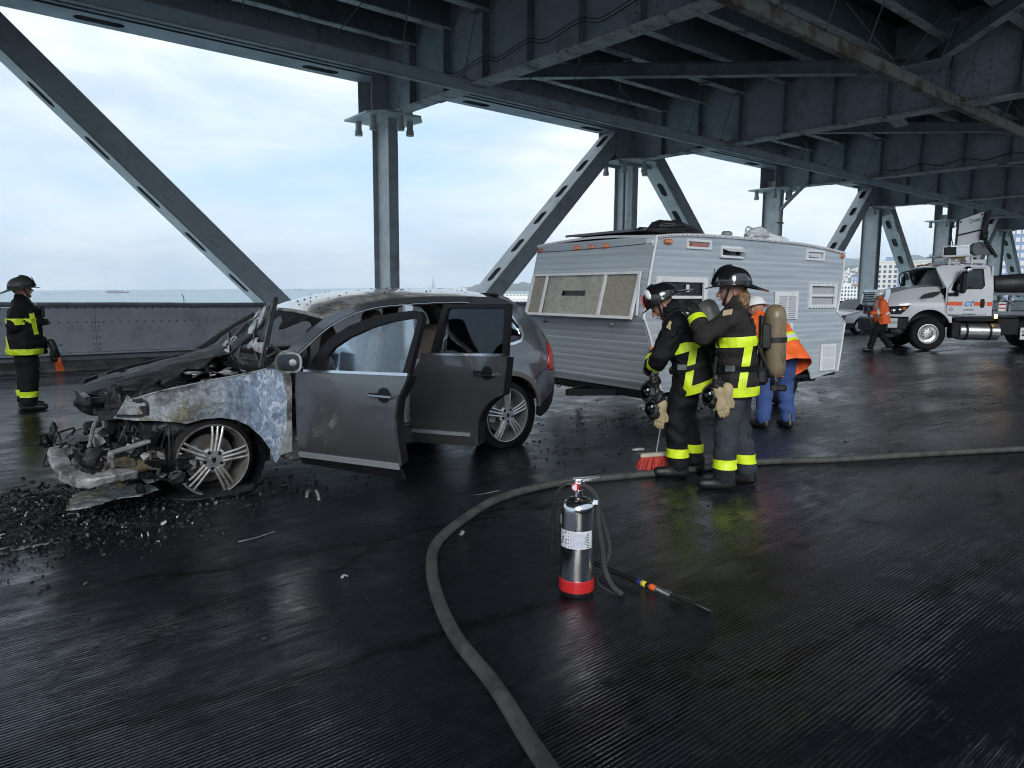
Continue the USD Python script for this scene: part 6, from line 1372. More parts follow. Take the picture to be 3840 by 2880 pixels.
def head_bones(c, fw, up):
    fw = np.asarray(fw, float) / np.linalg.norm(fw); up = np.asarray(up, float); up = up - fw * (up @ fw); up /= np.linalg.norm(up); sd = np.cross(up, fw)
    P_ = lambda a, b, e: np.asarray(c, float) + fw * a + sd * b + up * e
    o = [bone((P_(-0.025, 0, 0.03), 0.083), (P_(0.02, 0, 0.035), 0.078), (P_(0.028, 0, -0.01), 0.070)), bone((P_(0.03, 0.028, -0.06), 0.032), (P_(0.03, -0.028, -0.06), 0.032), (P_(0.066, 0, -0.086), 0.020), (P_(0.0, 0, -0.02), 0.065)),
         bone((P_(0.098, 0, 0.012), 0.008), (P_(0.116, 0, -0.024), 0.012), (P_(0.096, 0.014, -0.027), 0.007), (P_(0.096, -0.014, -0.027), 0.007)),
         bone((P_(0.088, 0.02, -0.052), 0.008), (P_(0.094, 0, -0.05), 0.009), (P_(0.088, -0.02, -0.052), 0.008)), bone((P_(0.086, 0.032, 0.024), 0.010), (P_(0.086, -0.032, 0.024), 0.010))]
    for b in (1, -1):
        o.append(bone((P_(-0.008, b * 0.078, 0.018), 0.012), (P_(-0.012, b * 0.080, -0.022), 0.009)))
    return o, P_
def band(mesh, o, n, t0, t1, off=0.006, keep=None):
    n = np.asarray(n, float) / np.linalg.norm(n); o = np.asarray(o, float)
    m = trimesh.Trimesh(mesh.vertices + mesh.vertex_normals * off, mesh.faces, process=False)
    m = trimesh.intersections.slice_mesh_plane(m, n, o + n * t0); m = trimesh.intersections.slice_mesh_plane(m, -n, o + n * t1)
    if keep is not None and len(m.faces):
        k = keep(m.vertices[m.faces].mean(1)); m = trimesh.Trimesh(m.vertices, m.faces[k], process=False); m.remove_unreferenced_vertices()
    return m
def near_seg(a, b, r):
    a, b = np.asarray(a, float), np.asarray(b, float); d = b - a
    def k(p):
        t = np.clip(((p - a) @ d) / (d @ d), -0.2, 1.2); return np.linalg.norm(p - a - t[:, None] * d, axis=1) < r
    return k
def fire_helmet(parent, c, fw, up, m_, shield='hard_hat', sc=1.0):
    fw = np.asarray(fw, float) / np.linalg.norm(fw); up = np.asarray(up, float); up = up - fw * (up @ fw); up /= np.linalg.norm(up); sd = np.cross(up, fw)
    F = np.column_stack([fw, sd, up]); c = np.asarray(c, float) + up * 0.035
    th, ph = np.meshgrid(np.linspace(0, 2 * PI, 40, endpoint=False), np.linspace(0, PI / 2, 10))
    rr = np.cos(ph) ** 0.75
    ridge = 1 + 0.03 * np.exp(-((np.mod(th * 8 / (2 * PI) + 0.5, 1) - 0.5) / 0.09) ** 2) * np.cos(ph)
    x = 0.148 * rr * np.cos(th) * ridge; y = 0.122 * rr * np.sin(th) * ridge; z = 0.150 * np.sin(ph) ** 0.95 + 0.012 * np.cos(th) * np.sin(ph)
    v = np.column_stack([x.ravel(), y.ravel(), z.ravel()]) * sc
    f = [(i * 40 + j, i * 40 + (j + 1) % 40, (i + 1) * 40 + (j + 1) % 40, (i + 1) * 40 + j) for i in range(9) for j in range(40)]
    h = obj('helmet', tm(v @ F.T + c, f), m_, parent, smooth=50)
    a = np.linspace(0, 2 * PI, 49)[:-1]
    rin = np.column_stack([0.146 * np.cos(a), 0.120 * np.sin(a)]); back = np.clip(-np.cos(a), 0, 1) ** 2; fr = np.clip(np.cos(a), 0, 1) ** 2
    ext = 0.045 + 0.085 * back + 0.012 * fr
    rout = rin * (1 + ext[:, None] / np.linalg.norm(rin, axis=1, keepdims=True))
    zo = -0.012 - 0.045 * back + 0.012 * np.abs(np.sin(a)) - 0.006 * fr
    rows = [np.column_stack([rin, 0 * a + 0.004]), np.column_stack([(rin + rout) / 2, zo * 0.45]), np.column_stack([rout, zo]), np.column_stack([rout * 0.995, zo - 0.008]), np.column_stack([(rin + rout) / 2, zo * 0.45 - 0.008]), np.column_stack([rin, 0 * a - 0.006])]
    v = np.vstack(rows) * sc
    obj('brim', tm(v @ F.T + c, [(i * 48 + j, i * 48 + (j + 1) % 48, (i + 1) * 48 + (j + 1) % 48, (i + 1) * 48 + j) for i in range(5) for j in range(48)]), m_, h, smooth=50)
    obj('hat_band', tm(np.vstack([np.column_stack([1.03 * rin, 0 * a + q]) for q in (0.004, 0.03)]) * sc @ F.T + c, [(j, (j + 1) % 48, 48 + (j + 1) % 48, 48 + j) for j in range(48)]), 'strap_black', h)
    sp = prism([(-0.045, 0), (0.045, 0), (0.05, 0.06), (0.03, 0.115), (0, 0.13), (-0.03, 0.115), (-0.05, 0.06)], c + fw * 0.165 * sc + up * 0.01, sd, up * 0.95 - fw * 0.25, 0.008)
    s_ = obj('front_shield', sp, shield, h)
    return h
def air_pack(label, c, fw, up, m_, base):
    """Cylinder on a back frame; c = middle of the wearer's back."""
    fw = np.asarray(fw, float) / np.linalg.norm(fw); up = np.asarray(up, float) / np.linalg.norm(up); sd = np.cross(up, fw)
    t = thing('air_pack', label, 'air tank', base[0], base[1]); c = np.asarray(c, float)
    cc = c - fw * 0.13
    obj('cylinder', lathe_mesh([(0.0, 0.31), (0.035, 0.305), (0.068, 0.28), (0.085, 0.235), (0.088, 0.2), (0.088, -0.19), (0.08, -0.24), (0.05, -0.275), (0.025, -0.285), (0.025, -0.31), (0, -0.31)], 28, up, cc), m_, t, smooth=40)
    obj('back_frame', M().bar(c - fw * 0.025 - up * 0.26, c - fw * 0.025 + up * 0.22, 0.22, 0.03, fw, 0.01).box(c - fw * 0.03 - up * 0.26, (0.10, 0.28, 0.14), np.column_stack([fw, sd, up]), 0.03), 'strap_black', t)
    obj('tank_strap', lathe_mesh([(0.0905, -0.02), (0.096, -0.02), (0.096, 0.02), (0.0905, 0.02)], 28, up, cc + up * 0.03), 'strap_black', t)
    obj('valve', M().cyl(cc - up * 0.30, cc - up * 0.38, 0.028, 12).bar(cc - up * 0.36 - fw * 0.02, cc - up * 0.36 - fw * 0.10, 0.05, 0.05, up, 0.012).cyl(cc - up * 0.35 + sd * 0.02, cc - up * 0.35 + sd * 0.09, 0.024, 10), 'strap_black', t)
    obj('gauge_box', M().box(c - fw * 0.06 + sd * 0.10 + up * 0.06, (0.07, 0.05, 0.20), np.column_stack([fw, sd, up]), 0.012), 'strap_black', t)
    obj('pressure_hose', M().tube(catmull([cc - up * 0.34 + sd * 0.05, cc - up * 0.25 + sd * 0.12 + fw * 0.03, c + sd * 0.13 - up * 0.02, c + sd * 0.14 + up * 0.2 + fw * 0.05], 6), 0.012, 7), 'strap_black', t)
    obj('hose_fitting', M().cyl(cc - up * 0.30 + sd * 0.09, cc - up * 0.24 + sd * 0.12 + fw * 0.02, 0.014, 8), 'chrome', t)
    return t
def person(label, loc, rz, J, top, legs_m, boots_m, group=None, girth=1.0, leg_g=1.0, hands=(0.5, 0.5), skinhands=False, seed=1, coat_len=0.16, edge=0.024, wrinkle=0.017):
    J = {k: np.asarray(v, float) for k, v in J.items()}
    t = thing('person', label, 'person', loc, rz, group)
    hb, P_ = head_bones(J['head'], J['hf'], J['hu'])
    up = (J['neck'] - J['pelvis']) / np.linalg.norm(J['neck'] - J['pelvis'])
    sides = (('l', 1), ('r', -1))
    bones = hb + [bone((J['head'] - (0.01, 0, 0.03), 0.055), (J['neck'], 0.062)), bone((J['pelvis'] + (0, 0.08, 0), 0.11), (J['pelvis'] + (0, -0.08, 0), 0.11), (J['chest'] + (0, 0.1, 0), 0.11), (J['chest'] + (0, -0.1, 0), 0.11)),
                  bone((J['chest'] + (0, 0.1, 0), 0.1), (J['chest'] + (0, -0.1, 0), 0.1), (J['neck'] - up * 0.05, 0.07), (J['lsho'], 0.055), (J['rsho'], 0.055))]
    gl = {}
    for s, sg in sides:
        sh_, el, wr = J[s + 'sho'], J[s + 'elb'], J[s + 'wri']
        bones += [bone((sh_, 0.052), (el, 0.042)), bone((el, 0.042), (wr, 0.028))]
        nrm = J.get(s + 'nrm', np.array([0, sg, 0.3]))
        d = J.get(s + 'dir', wr - el)
        bones += hand_bones(wr, d, nrm, hands[0 if sg > 0 else 1], 1.0, -sg)
        gl[s] = (wr, d, nrm, hands[0 if sg > 0 else 1], sg)
        bones += [bone((J[s + 'hip'], 0.085), (J[s + 'kne'], 0.055)), bone((J[s + 'kne'], 0.055), (J[s + 'ank'], 0.036)), bone((J[s + 'ank'], 0.04), (J[s + 'ank'] + (J[s + 'toe'] - J[s + 'ank']) * 0.55, 0.028))]
    obj('body', fuse(bones, 0.018, 4), 'skin', t, smooth=True)
    e = M()
    for b in (1, -1):
        e.add(blob(P_(0.082, b * 0.032, 0.008), (0.010, 0.012, 0.009), 2))
    obj('eyes', e, 'boot', t, smooth=True, kind='stuff')
    if not skinhands:
        for s in 'lr':
            wr, d, nrm, cu, sg = gl[s]
            obj('glove', fuse(hand_bones(wr, d, nrm, cu, 1.28, -sg), 0.02, 2), 'boot', t, smooth=True)
    g = girth
    low = J['pelvis'] - up * coat_len
    cb = [bone((low + (0, 0.10 * g, 0), 0.155 * g), (low + (0, -0.10 * g, 0), 0.155 * g), (J['chest'] + (0, 0.10 * g, 0), 0.150 * g), (J['chest'] + (0, -0.10 * g, 0), 0.150 * g)),
          bone((J['chest'] + (0, 0.10 * g, 0), 0.145 * g), (J['chest'] + (0, -0.10 * g, 0), 0.145 * g), (J['neck'] - up * 0.02, 0.085), (J['lsho'], 0.085 * g), (J['rsho'], 0.085 * g)), bone((J['neck'] - up * 0.04, 0.085), (J['neck'] + up * 0.03, 0.078))]
    for s, sg in sides:
        cb += [bone((J[s + 'sho'], 0.088 * g), (J[s + 'elb'], 0.078 * g)), bone((J[s + 'elb'], 0.078 * g), (J[s + 'wri'], 0.062 * g))]
    coat = fuse(cb, edge, 10, wrinkle, 9, seed)
    # open hem: cut the coat level below the hips
    coat = trimesh.intersections.slice_mesh_plane(coat, up, low - up * 0.04)
    co = obj('coat', coat, top, t, smooth=True)
    lb_ = []
    for s, sg in sides:
        lb_ += [bone((J['pelvis'] + (0, 0.05 * sg, 0.02), 0.13 * leg_g), (J[s + 'hip'], 0.125 * leg_g), (J[s + 'kne'], 0.098 * leg_g)), bone((J[s + 'kne'], 0.098 * leg_g), (J[s + 'ank'] + (0.0, 0, 0.03), 0.088 * leg_g))]
    tr = fuse(lb_, edge, 8, wrinkle * 0.9, 10, seed + 5)
    tr = trimesh.intersections.slice_mesh_plane(tr, (0, 0, 1), (0, 0, 0.065))
    to = obj('trousers', tr, legs_m, t, smooth=True)
    for s, sg in sides:
        a, q = J[s + 'ank'], J[s + 'toe']
        d = (q - a) * (1, 1, 0); d /= np.linalg.norm(d)
        bt = fuse([bone((a * (1, 1, 0) + (0, 0, 0.05) - d * 0.05, 0.048), (a * (1, 1, 0) + (0, 0, 0.05) + d * 0.05, 0.052), (a + (0, 0, 0.12), 0.06)), bone((a * (1, 1, 0) + (0, 0, 0.05) + d * 0.02, 0.052), (a * (1, 1, 0) + (0, 0, 0.045) + d * 0.17, 0.045))], 0.02, 5)
        bt.vertices[:, 2] = np.maximum(bt.vertices[:, 2], 0.0)
        obj('boot', bt, boots_m, t, smooth=True)
    return t, co, to, coat, tr, J, up, P_
def turnout(t, co, to, coat, tr, J, up, chest_z, verticals, name_m='hi_vis'):
    """Lime bands: chest, hem, sleeve ends, trouser ends, and upright ones."""
    def ok(p):
        k = np.ones(len(p), bool)
        for s in 'lr':
            k &= ~near_seg(J[s + 'elb'], J[s + 'wri'], 0.10)(p)
            k &= ~near_seg((J[s + 'sho'] + J[s + 'elb']) / 2, J[s + 'elb'], 0.092)(p)
        return k
    low = J['pelvis'] - up * 0.16
    obj('hem_band', band(coat, low, up, -0.03, 0.046, 0.007, ok), name_m, co, smooth=True)
    obj('chest_band', band(coat, low, up, chest_z, chest_z + 0.08, 0.007, ok), name_m, co, smooth=True)
    for x, sg in verticals:
        m = band(coat, low, up, 0.04, chest_z + 0.01, 0.0055, lambda p: ok(p) & (p[:, 1] * sg > 0))
        m = trimesh.intersections.slice_mesh_plane(m, (1, 0, 0.12), (x - 0.032, 0, low[2] + 0.2)); m = trimesh.intersections.slice_mesh_plane(m, (-1, 0, -0.12), (x + 0.032, 0, low[2] + 0.2))
        if len(m.faces): obj('upright_band', m, name_m, co, smooth=True)
    for s in 'lr':
        a, b = J[s + 'elb'], J[s + 'wri']; d = b - a; L = np.linalg.norm(d)
        obj('cuff_band', band(coat, a, d, L * 0.62, L * 0.62 + 0.06, 0.007, near_seg(a, b, 0.16)), name_m, co, smooth=True)
        obj('ankle_band', band(tr, (0, 0, 0), (0, 0, 1), 0.185, 0.262, 0.007, near_seg(J[s + 'kne'], J[s + 'ank'], 0.16)), name_m, to, smooth=True)
def harness(pack, coat, J, up, sd_, fw):
    """Waist belt, shoulder straps and buckle of an air pack, over the coat."""
    low = J['pelvis'] - up * 0.16
    ok = lambda p: np.logical_and(*[~near_seg(J[s + 'elb'], J[s + 'wri'], 0.10)(p) for s in 'lr'])
    obj('waist_belt', band(coat, low, up, 0.17, 0.215, 0.016, ok), 'strap_black', pack, smooth=True)
    for s, sg in (('l', 1), ('r', -1)):
        q = J[s + 'sho'] * (1, 0.55, 1)
        c_ = J['chest']
        pts = [q + (-0.13, 0, 0.02), q + (0.0, 0.0, 0.115), q + (0.12, 0.0, 0.02), c_ + (0.165, 0.10 * sg, 0.0), c_ + (0.12, 0.17 * sg, -0.12), low + up * 0.2 + (0.02, 0.245 * sg, 0)]
        obj('shoulder_strap', tube_mesh(catmull(pts, 6), 0.024, 8, flat=0.35), 'strap_black', pack, smooth=True)
        p = low + up * 0.20 + np.array([0.06, 0.262 * sg, 0.0])
        obj('buckle', M().box(p, (0.075, 0.012, 0.045)).box(p + (0.02, 0.008 * sg, 0), (0.015, 0.01, 0.05)), 'chrome', pack)
def place(J, loc, rz):
    c, s = math.cos(rz), math.sin(rz)
    return lambda p: np.array([loc[0] + c * p[0] - s * p[1], loc[1] + s * p[0] + c * p[1], p[2] + loc[2]])

# right firefighter: reaching forward to the shoulder of the one in front
AZ = math.radians(124)
JR = dict(pelvis=(-0.02, 0, 0.97), chest=(0.0, 0, 1.27), neck=(0.02, 0, 1.485), head=(0.05, 0, 1.605), hf=(1, 0.10, -0.08), hu=(0.05, 0, 1),
          lsho=(0.02, 0.185, 1.40), lelb=(0.25, 0.27, 1.26), lwri=(0.32, 0.16, 1.42), ldir=(0.5, -0.3, 0.75), lnrm=(-0.4, 0.8, 0.3), rsho=(0.02, -0.185, 1.40), relb=(0.20, -0.26, 1.17), rwri=(0.40, -0.10, 1.22),
          lhip=(-0.02, 0.11, 0.94), lkne=(0.05, 0.13, 0.52), lank=(0.05, 0.13, 0.10), ltoe=(0.22, 0.15, 0.04), rhip=(-0.02, -0.11, 0.94), rkne=(-0.05, -0.13, 0.52), rank=(-0.13, -0.13, 0.10), rtoe=(0.04, -0.16, 0.04))
locR = (5.20, 3.32, 0)
R = person('firefighter in brown-black coat and grey trousers standing behind the bowed firefighter', locR, AZ, JR, 'coat_brown', 'trousers_grey', 'boot', 'firefighters at the caravan', girth=1.0, leg_g=1.0, seed=2)
turnout(*R[:5], R[5], R[6], 0.365, ((-0.07, 1), (-0.07, -1)))
fire_helmet(R[0], R[5]['head'] + (0.0, 0, 0.02), (1, 0.1, -0.04), (0.05, 0, 1), 'helmet_black', 'helmet_black', 1.04)
obj('hair', blob(R[5]['head'] + (-0.09, 0.03, -0.055), (0.050, 0.055, 0.085), 3, 0.5, 4), 'hair_curly', R[0], smooth=True)
obj('chin_strap', M().tube(catmull([R[7](0.03, 0.085, 0.03), R[7](0.06, 0.075, -0.05), R[7](0.07, 0.02, -0.10)], 5), 0.010, 6), 'strap_black', R[0])
obj('shoulder_flag', prism(sbox(-0.035, -0.025, 0.035, 0.025), R[5]['lsho'] + (0.06, 0.070, 0.045), (1, 0.1, -0.2), (-0.1, -0.55, 0.83), 0.004), 'glove_tan', R[1])
apR = air_pack('dirty brown air tank worn on the back of the right firefighter', (-0.165, 0, 1.20), (1, 0, 0), (0.03, 0, 1), 'tank_brown', (locR, AZ))
harness(apR, R[3], R[5], R[6], None, None)
# bowed firefighter
JM = dict(pelvis=(-0.04, 0, 0.94), chest=(0.02, 0, 1.22), neck=(0.12, 0, 1.40), head=(0.205, 0, 1.485), hf=(0.78, 0.05, -0.62), hu=(0.62, 0, 0.78),
          lsho=(0.07, 0.18, 1.335), lelb=(0.20, 0.25, 1.07), lwri=(0.27, 0.09, 0.97), rsho=(0.07, -0.18, 1.335), relb=(0.22, -0.24, 1.07), rwri=(0.29, -0.08, 0.96),
          lhip=(-0.05, 0.11, 0.92), lkne=(0.06, 0.12, 0.52), lank=(0.03, 0.12, 0.10), ltoe=(0.20, 0.14, 0.04), rhip=(-0.05, -0.11, 0.92), rkne=(-0.02, -0.12, 0.52), rank=(-0.12, -0.12, 0.10), rtoe=(0.05, -0.14, 0.04))
locM = (5.22, 3.83, 0)
Mf = person('bowed firefighter in black coat looking down, helmet with white front', locM, AZ + 0.08, JM, 'coat_black', 'coat_black', 'boot', 'firefighters at the caravan', girth=1.02, seed=4)
turnout(*Mf[:5], Mf[5], Mf[6], 0.33, ((-0.04, 1), (-0.04, -1)))
fire_helmet(Mf[0], Mf[5]['head'] + (-0.01, 0, 0.02), (0.85, 0.05, -0.52), (0.52, 0, 0.85), 'helmet_black', 'helmet_red', 1.03)
obj('helmet_front', blob(Mf[5]['head'] + (0.108, 0.02, 0.075), (0.045, 0.085, 0.075), 3, 0, 0, rot((0, 1, 0), 0.5)), 'hard_hat', Mf[0], 'white helmet front', smooth=True)
obj('ear_flap', M().add(blob(Mf[5]['head'] + (-0.07, 0, -0.03), (0.085, 0.105, 0.09), 3, 0.3, 5)), 'coat_black', Mf[0], smooth=True)
obj('chin_strap', M().tube(catmull([Mf[7](0.02, 0.088, 0.05), Mf[7](0.05, 0.080, -0.05), Mf[7](0.07, 0.05, -0.16), Mf[7](0.05, 0.05, -0.30)], 5), 0.011, 6), 'strap_black', Mf[0])
obj('shoulder_flag', prism(sbox(-0.035, -0.025, 0.035, 0.025), Mf[5]['lsho'] + (0.07, 0.078, -0.01), (0.4, 0.1, -0.8), (0.8, 0.0, 0.5), 0.004), 'glove_tan', Mf[1])
upM = (Mf[5]['neck'] - Mf[5]['pelvis']); upM /= np.linalg.norm(upM)
apM = air_pack('grey air tank worn on the back of the bowed firefighter', (-0.13, 0.02, 1.20), (0.93, 0, -0.36), upM, 'tank_grey', (locM, AZ + 0.08))
harness(apM, Mf[3], Mf[5], Mf[6], None, None)
# gear hanging from their belts
pR, pM = place(None, locR, AZ), place(None, locM, AZ + 0.08)
def gear(name, label, cat, at, seed, tan=True):
    t = thing(name, label, cat, at, AZ)
    r = np.random.default_rng(seed)
    mm = M().add(blob((0.02, 0, -0.06), (0.075, 0.06, 0.09), 3, 0.35, seed)).add(blob((-0.02, 0.01, 0.04), (0.05, 0.05, 0.06), 3, 0.4, seed + 1))
    mm.tube(catmull([(0, 0, 0.26), (0.01, 0.01, 0.15), (0.0, 0, 0.05)], 5), 0.012, 6).tube(catmull([(0.03, 0.02, 0.05), (0.09, 0.03, -0.02), (0.05, 0.03, -0.13)], 5), 0.011, 6)
    obj('mask', mm, 'strap_black', t, smooth=50)
    obj('visor', blob((0.045, 0.035, -0.05), (0.05, 0.035, 0.06), 2), 'smoked_glass', t, smooth=True)
    obj('clip', M().box((0, 0.02, 0.10), (0.03, 0.03, 0.05), None, 0.008), 'chrome', t)
    return t
gear('face_mask', 'black breathing mask hanging at the left hip of the right firefighter', 'mask', pR((0.15, 0.26, 0.84)), 3)
def glove_pair(label, at, n, seed, curl=0.35):
    t = thing('work_gloves', label, 'gloves', at, AZ)
    for k in range(n):
        w = np.array([-0.03 + 0.06 * k, 0.01 * k, 0.10 - 0.02 * k])
        obj('glove', fuse(hand_bones(w, (0.15 - 0.5 * k, 0.0, -1), (0.1, 1, 0.1), curl, 1.6, 1 - 2 * (k % 2)) + [bone((w, 0.045), (w + (0.0, 0, 0.05), 0.05))], 0.02, 2, 0.003, 20, seed), 'glove_tan', t, smooth=True)
glove_pair('pair of tan leather gloves hanging below the mask of the right firefighter', pR((0.09, 0.27, 0.70)), 2, 1)
gear('gear_bundle', 'black mask and straps hanging in front of the bowed firefighter', 'gear', pM((0.27, 0.16, 0.80)), 9)
gear('gear_bundle', 'lower black strap bundle beside the knees of the bowed firefighter', 'gear', pM((0.23, 0.19, 0.66)), 12)
glove_pair('single tan glove hanging in front of the bowed firefighter knees', pM((0.22, 0.20, 0.50)), 1, 5)
# firefighter at the left edge, looking up
AL = math.radians(-4)
JL = dict(pelvis=(0.0, 0, 0.94), chest=(0.03, 0, 1.24), neck=(0.0, 0, 1.46), head=(0.02, 0, 1.575), hf=(0.94, 0, 0.22), hu=(-0.22, 0, 0.97),
          lsho=(0.0, 0.19, 1.38), lelb=(0.06, 0.25, 1.10), lwri=(0.20, 0.22, 0.88), ldir=(0.25, 0, -1), rsho=(0.0, -0.19, 1.37), relb=(-0.10, -0.27, 1.12), rwri=(0.16, -0.20, 1.16), rdir=(1, 0.5, 0.1),
          lhip=(0, 0.11, 0.92), lkne=(0.01, 0.13, 0.50), lank=(-0.02, 0.13, 0.10), ltoe=(0.17, 0.16, 0.04), rhip=(0.0, -0.11, 0.92), rkne=(0.03, -0.13, 0.50), rank=(0.0, -0.13, 0.10), rtoe=(0.19, -0.16, 0.04))
locL = (1.27, 11.48, 0)
L_ = person('heavy firefighter at the left edge looking upward in front of the parapet', locL, AL, JL, 'coat_black', 'coat_black', 'boot', girth=1.28, leg_g=1.16, seed=6)
turnout(*L_[:5], L_[5], L_[6], 0.36, ((-0.22, -1),))
fire_helmet(L_[0], L_[5]['head'] + (0.0, 0, 0.0), (0.96, 0, 0.12), (-0.12, 0, 0.98), 'helmet_olive', 'helmet_olive', 1.04)
obj('chin_strap', M().tube(catmull([L_[7](0.02, -0.088, 0.03), L_[7](0.04, -0.075, -0.06), L_[7](0.06, -0.02, -0.105)], 5), 0.010, 6), 'strap_black', L_[0])
obj('radio', M().box((0.22, -0.16, 1.30), (0.05, 0.06, 0.14), None, 0.012), 'strap_black', L_[0])
obj('collar_pins', M().box((0.06, -0.13, 1.435), (0.02, 0.02, 0.06), rot((0, 1, 0), -0.5)).box((0.11, -0.12, 1.40), (0.02, 0.02, 0.04)).box((0.15, -0.12, 1.395), (0.02, 0.02, 0.05)), 'hi_vis_silver', L_[0])
t = thing('work_gloves', 'black gloves hanging from the front of the left-edge firefighter', 'gloves', (1.27 + 0.25, 11.48 - 0.20, 0.80), AL)
obj('glove', fuse(hand_bones((0.06, 0, 0.0), (-0.12, 0, -1), (0.1, -1, 0), 0.3, 1.7) + [bone(((0.06, 0, 0), 0.05), ((0.03, 0, 0.10), 0.045))], 0.02, 2), 'boot', t, smooth=True)
obj('clip', M().box((0.13, -0.02, 0.06), (0.05, 0.03, 0.025), None, 0.006).box((0.10, -0.02, 0.0), (0.03, 0.02, 0.03), None, 0.006), 'chrome', t)
# stooping worker in an orange vest beside the caravan
AB = math.radians(72)
JB = dict(pelvis=(-0.08, 0, 0.92), chest=(0.13, 0, 1.14), neck=(0.29, 0, 1.30), head=(0.38, 0, 1.40), hf=(0.9, 0.2, -0.3), hu=(0.3, 0, 0.95),
          lsho=(0.24, 0.19, 1.24), lelb=(0.36, 0.25, 1.0), lwri=(0.52, 0.18, 0.92), rsho=(0.24, -0.19, 1.24), relb=(0.38, -0.25, 1.0), rwri=(0.54, -0.15, 0.95),
          lhip=(-0.08, 0.11, 0.90), lkne=(0.0, 0.14, 0.50), lank=(-0.02, 0.16, 0.10), ltoe=(0.15, 0.18, 0.04), rhip=(-0.08, -0.11, 0.90), rkne=(-0.03, -0.13, 0.50), rank=(-0.10, -0.14, 0.10), rtoe=(0.07, -0.18, 0.04))
B_ = person('stooping worker in orange vest and blue jeans beside the caravan, half hidden', (7.98, 4.55, 0), AB, JB, 'vest_orange', 'jeans', 'boot', girth=1.12, skinhands=True, seed=8, coat_len=0.20)
low = B_[5]['pelvis'] - B_[6] * 0.20
for k, (a, b, m_) in enumerate(((0.20, 0.235, 'hi_vis'), (0.235, 0.285, 'hi_vis_silver'), (0.285, 0.32, 'hi_vis'))):
    obj('vest_band', band(B_[3], low, B_[6] + np.array([0.0, 0.25, 0.0]), a, b, 0.006), m_, B_[1], smooth=True)
hh = lathe_mesh([(0.155, 0.0), (0.15, 0.012), (0.118, 0.016), (0.115, 0.05), (0.095, 0.10), (0.05, 0.13), (0, 0.14)], 28, B_[5]['hu'], B_[5]['head'] + (0.0, 0, 0.035))
obj('hard_hat', hh, 'hard_hat', B_[0], smooth=40)
# walking worker by the truck
AW = math.radians(128)
JW = dict(pelvis=(0.0, 0, 0.96), chest=(0.05, 0, 1.26), neck=(0.07, 0, 1.47), head=(0.11, 0, 1.58), hf=(0.9, 0.0, -0.35), hu=(0.35, 0, 0.93),
          lsho=(0.07, 0.19, 1.40), lelb=(0.12, 0.29, 1.13), lwri=(0.34, 0.26, 1.10), rsho=(0.07, -0.19, 1.40), relb=(0.0, -0.28, 1.13), rwri=(0.14, -0.26, 0.93),
          lhip=(0, 0.10, 0.92), lkne=(0.20, 0.12, 0.54), lank=(0.30, 0.12, 0.11), ltoe=(0.46, 0.13, 0.05), rhip=(0.0, -0.10, 0.92), rkne=(-0.02, -0.11, 0.50), rank=(-0.26, -0.11, 0.14), rtoe=(-0.10, -0.12, 0.04))
locW = (21.55, 9.05, 0)
W_ = person('worker in orange jacket and white hard hat walking past the truck', locW, AW, JW, 'vest_orange', 'coat_black', 'boot', girth=1.14, skinhands=True, seed=9, coat_len=0.12)
low = W_[5]['pelvis'] - W_[6] * 0.12
obj('jacket_band', band(W_[3], low, W_[6], 0.22, 0.28, 0.008, lambda p: ~near_seg(W_[5]['lelb'], W_[5]['lwri'], 0.1)(p)), 'hi_vis_silver', W_[1], smooth=True)
for y in (0.14, -0.14):
    m = band(W_[3], low, W_[6], 0.26, 0.62, 0.008)
    m = trimesh.intersections.slice_mesh_plane(m, (0, 1, 0), (0, y - 0.03, 0)); m = trimesh.intersections.slice_mesh_plane(m, (0, -1, 0), (0, y + 0.03, 0))
    obj('jacket_band', m, 'hi_vis_silver', W_[1], smooth=True)
for s in 'lr':
    a, b = W_[5][s + 'elb'], W_[5][s + 'wri']; d = b - a
    obj('sleeve_band', band(W_[3], a, d, 0.05, 0.11, 0.008, near_seg(a, b, 0.16)), 'hi_vis_silver', W_[1], smooth=True)
hh = lathe_mesh([(0.155, 0.0), (0.15, 0.012), (0.118, 0.016), (0.115, 0.05), (0.095, 0.10), (0.05, 0.13), (0, 0.14)], 28, W_[5]['hu'], W_[5]['head'] + (0.0, 0, 0.035))
obj('hard_hat', hh, 'hard_hat', W_[0], smooth=40)
pW = place(None, locW, AW)
t = thing('hand_radio', 'black hand radio with long aerial held by the walking worker', 'radio', pW((0.43, 0.26, 1.08)), AW)
obj('case', M().box((0, 0, 0.0), (0.05, 0.07, 0.16), None, 0.012), 'strap_black', t)
obj('aerial', M().cyl((0, 0, 0.07), (0.20, 0.06, 0.62), 0.016, 7), 'grey_panel', t)
# ---------------------------------------------------------------- hose, extinguisher and tools in the foreground
paint('hose_canvas', (0.058, 0.062, 0.057), 0.75, var=0.3, scale=14, dirt=(0.028, 0.030, 0.029), dirt_at=0.56, bump=0.35, bscale=120)
paint('polished_steel', (0.60, 0.61, 0.62), 0.16, 1.0, var=0.08, scale=5, bump=0.03, bscale=8, stretch=(1, 1, 0.3))
paint('extinguisher_red', (0.50, 0.018, 0.02), 0.32, var=0.12, scale=9, dirt=(0.3, 0.02, 0.02), coat=0.4)
paint('rubber_black', (0.007, 0.0073, 0.008), 0.45, var=0.25, scale=9)
paint('paper_label', (0.62, 0.64, 0.68), 0.5, var=0.06, scale=9)
paint('label_blue', (0.14, 0.20, 0.42), 0.5, var=0.1)
paint('strap_web', (0.022, 0.023, 0.025), 0.7, var=0.25, scale=20, bump=0.3, bscale=90)
paint('tape_blue', (0.02, 0.03, 0.16), 0.4, var=0.1)
paint('tape_yellow', (0.75, 0.58, 0.04), 0.4, var=0.1)
paint('bristle_red', (0.42, 0.03, 0.02), 0.7, var=0.4, scale=30)
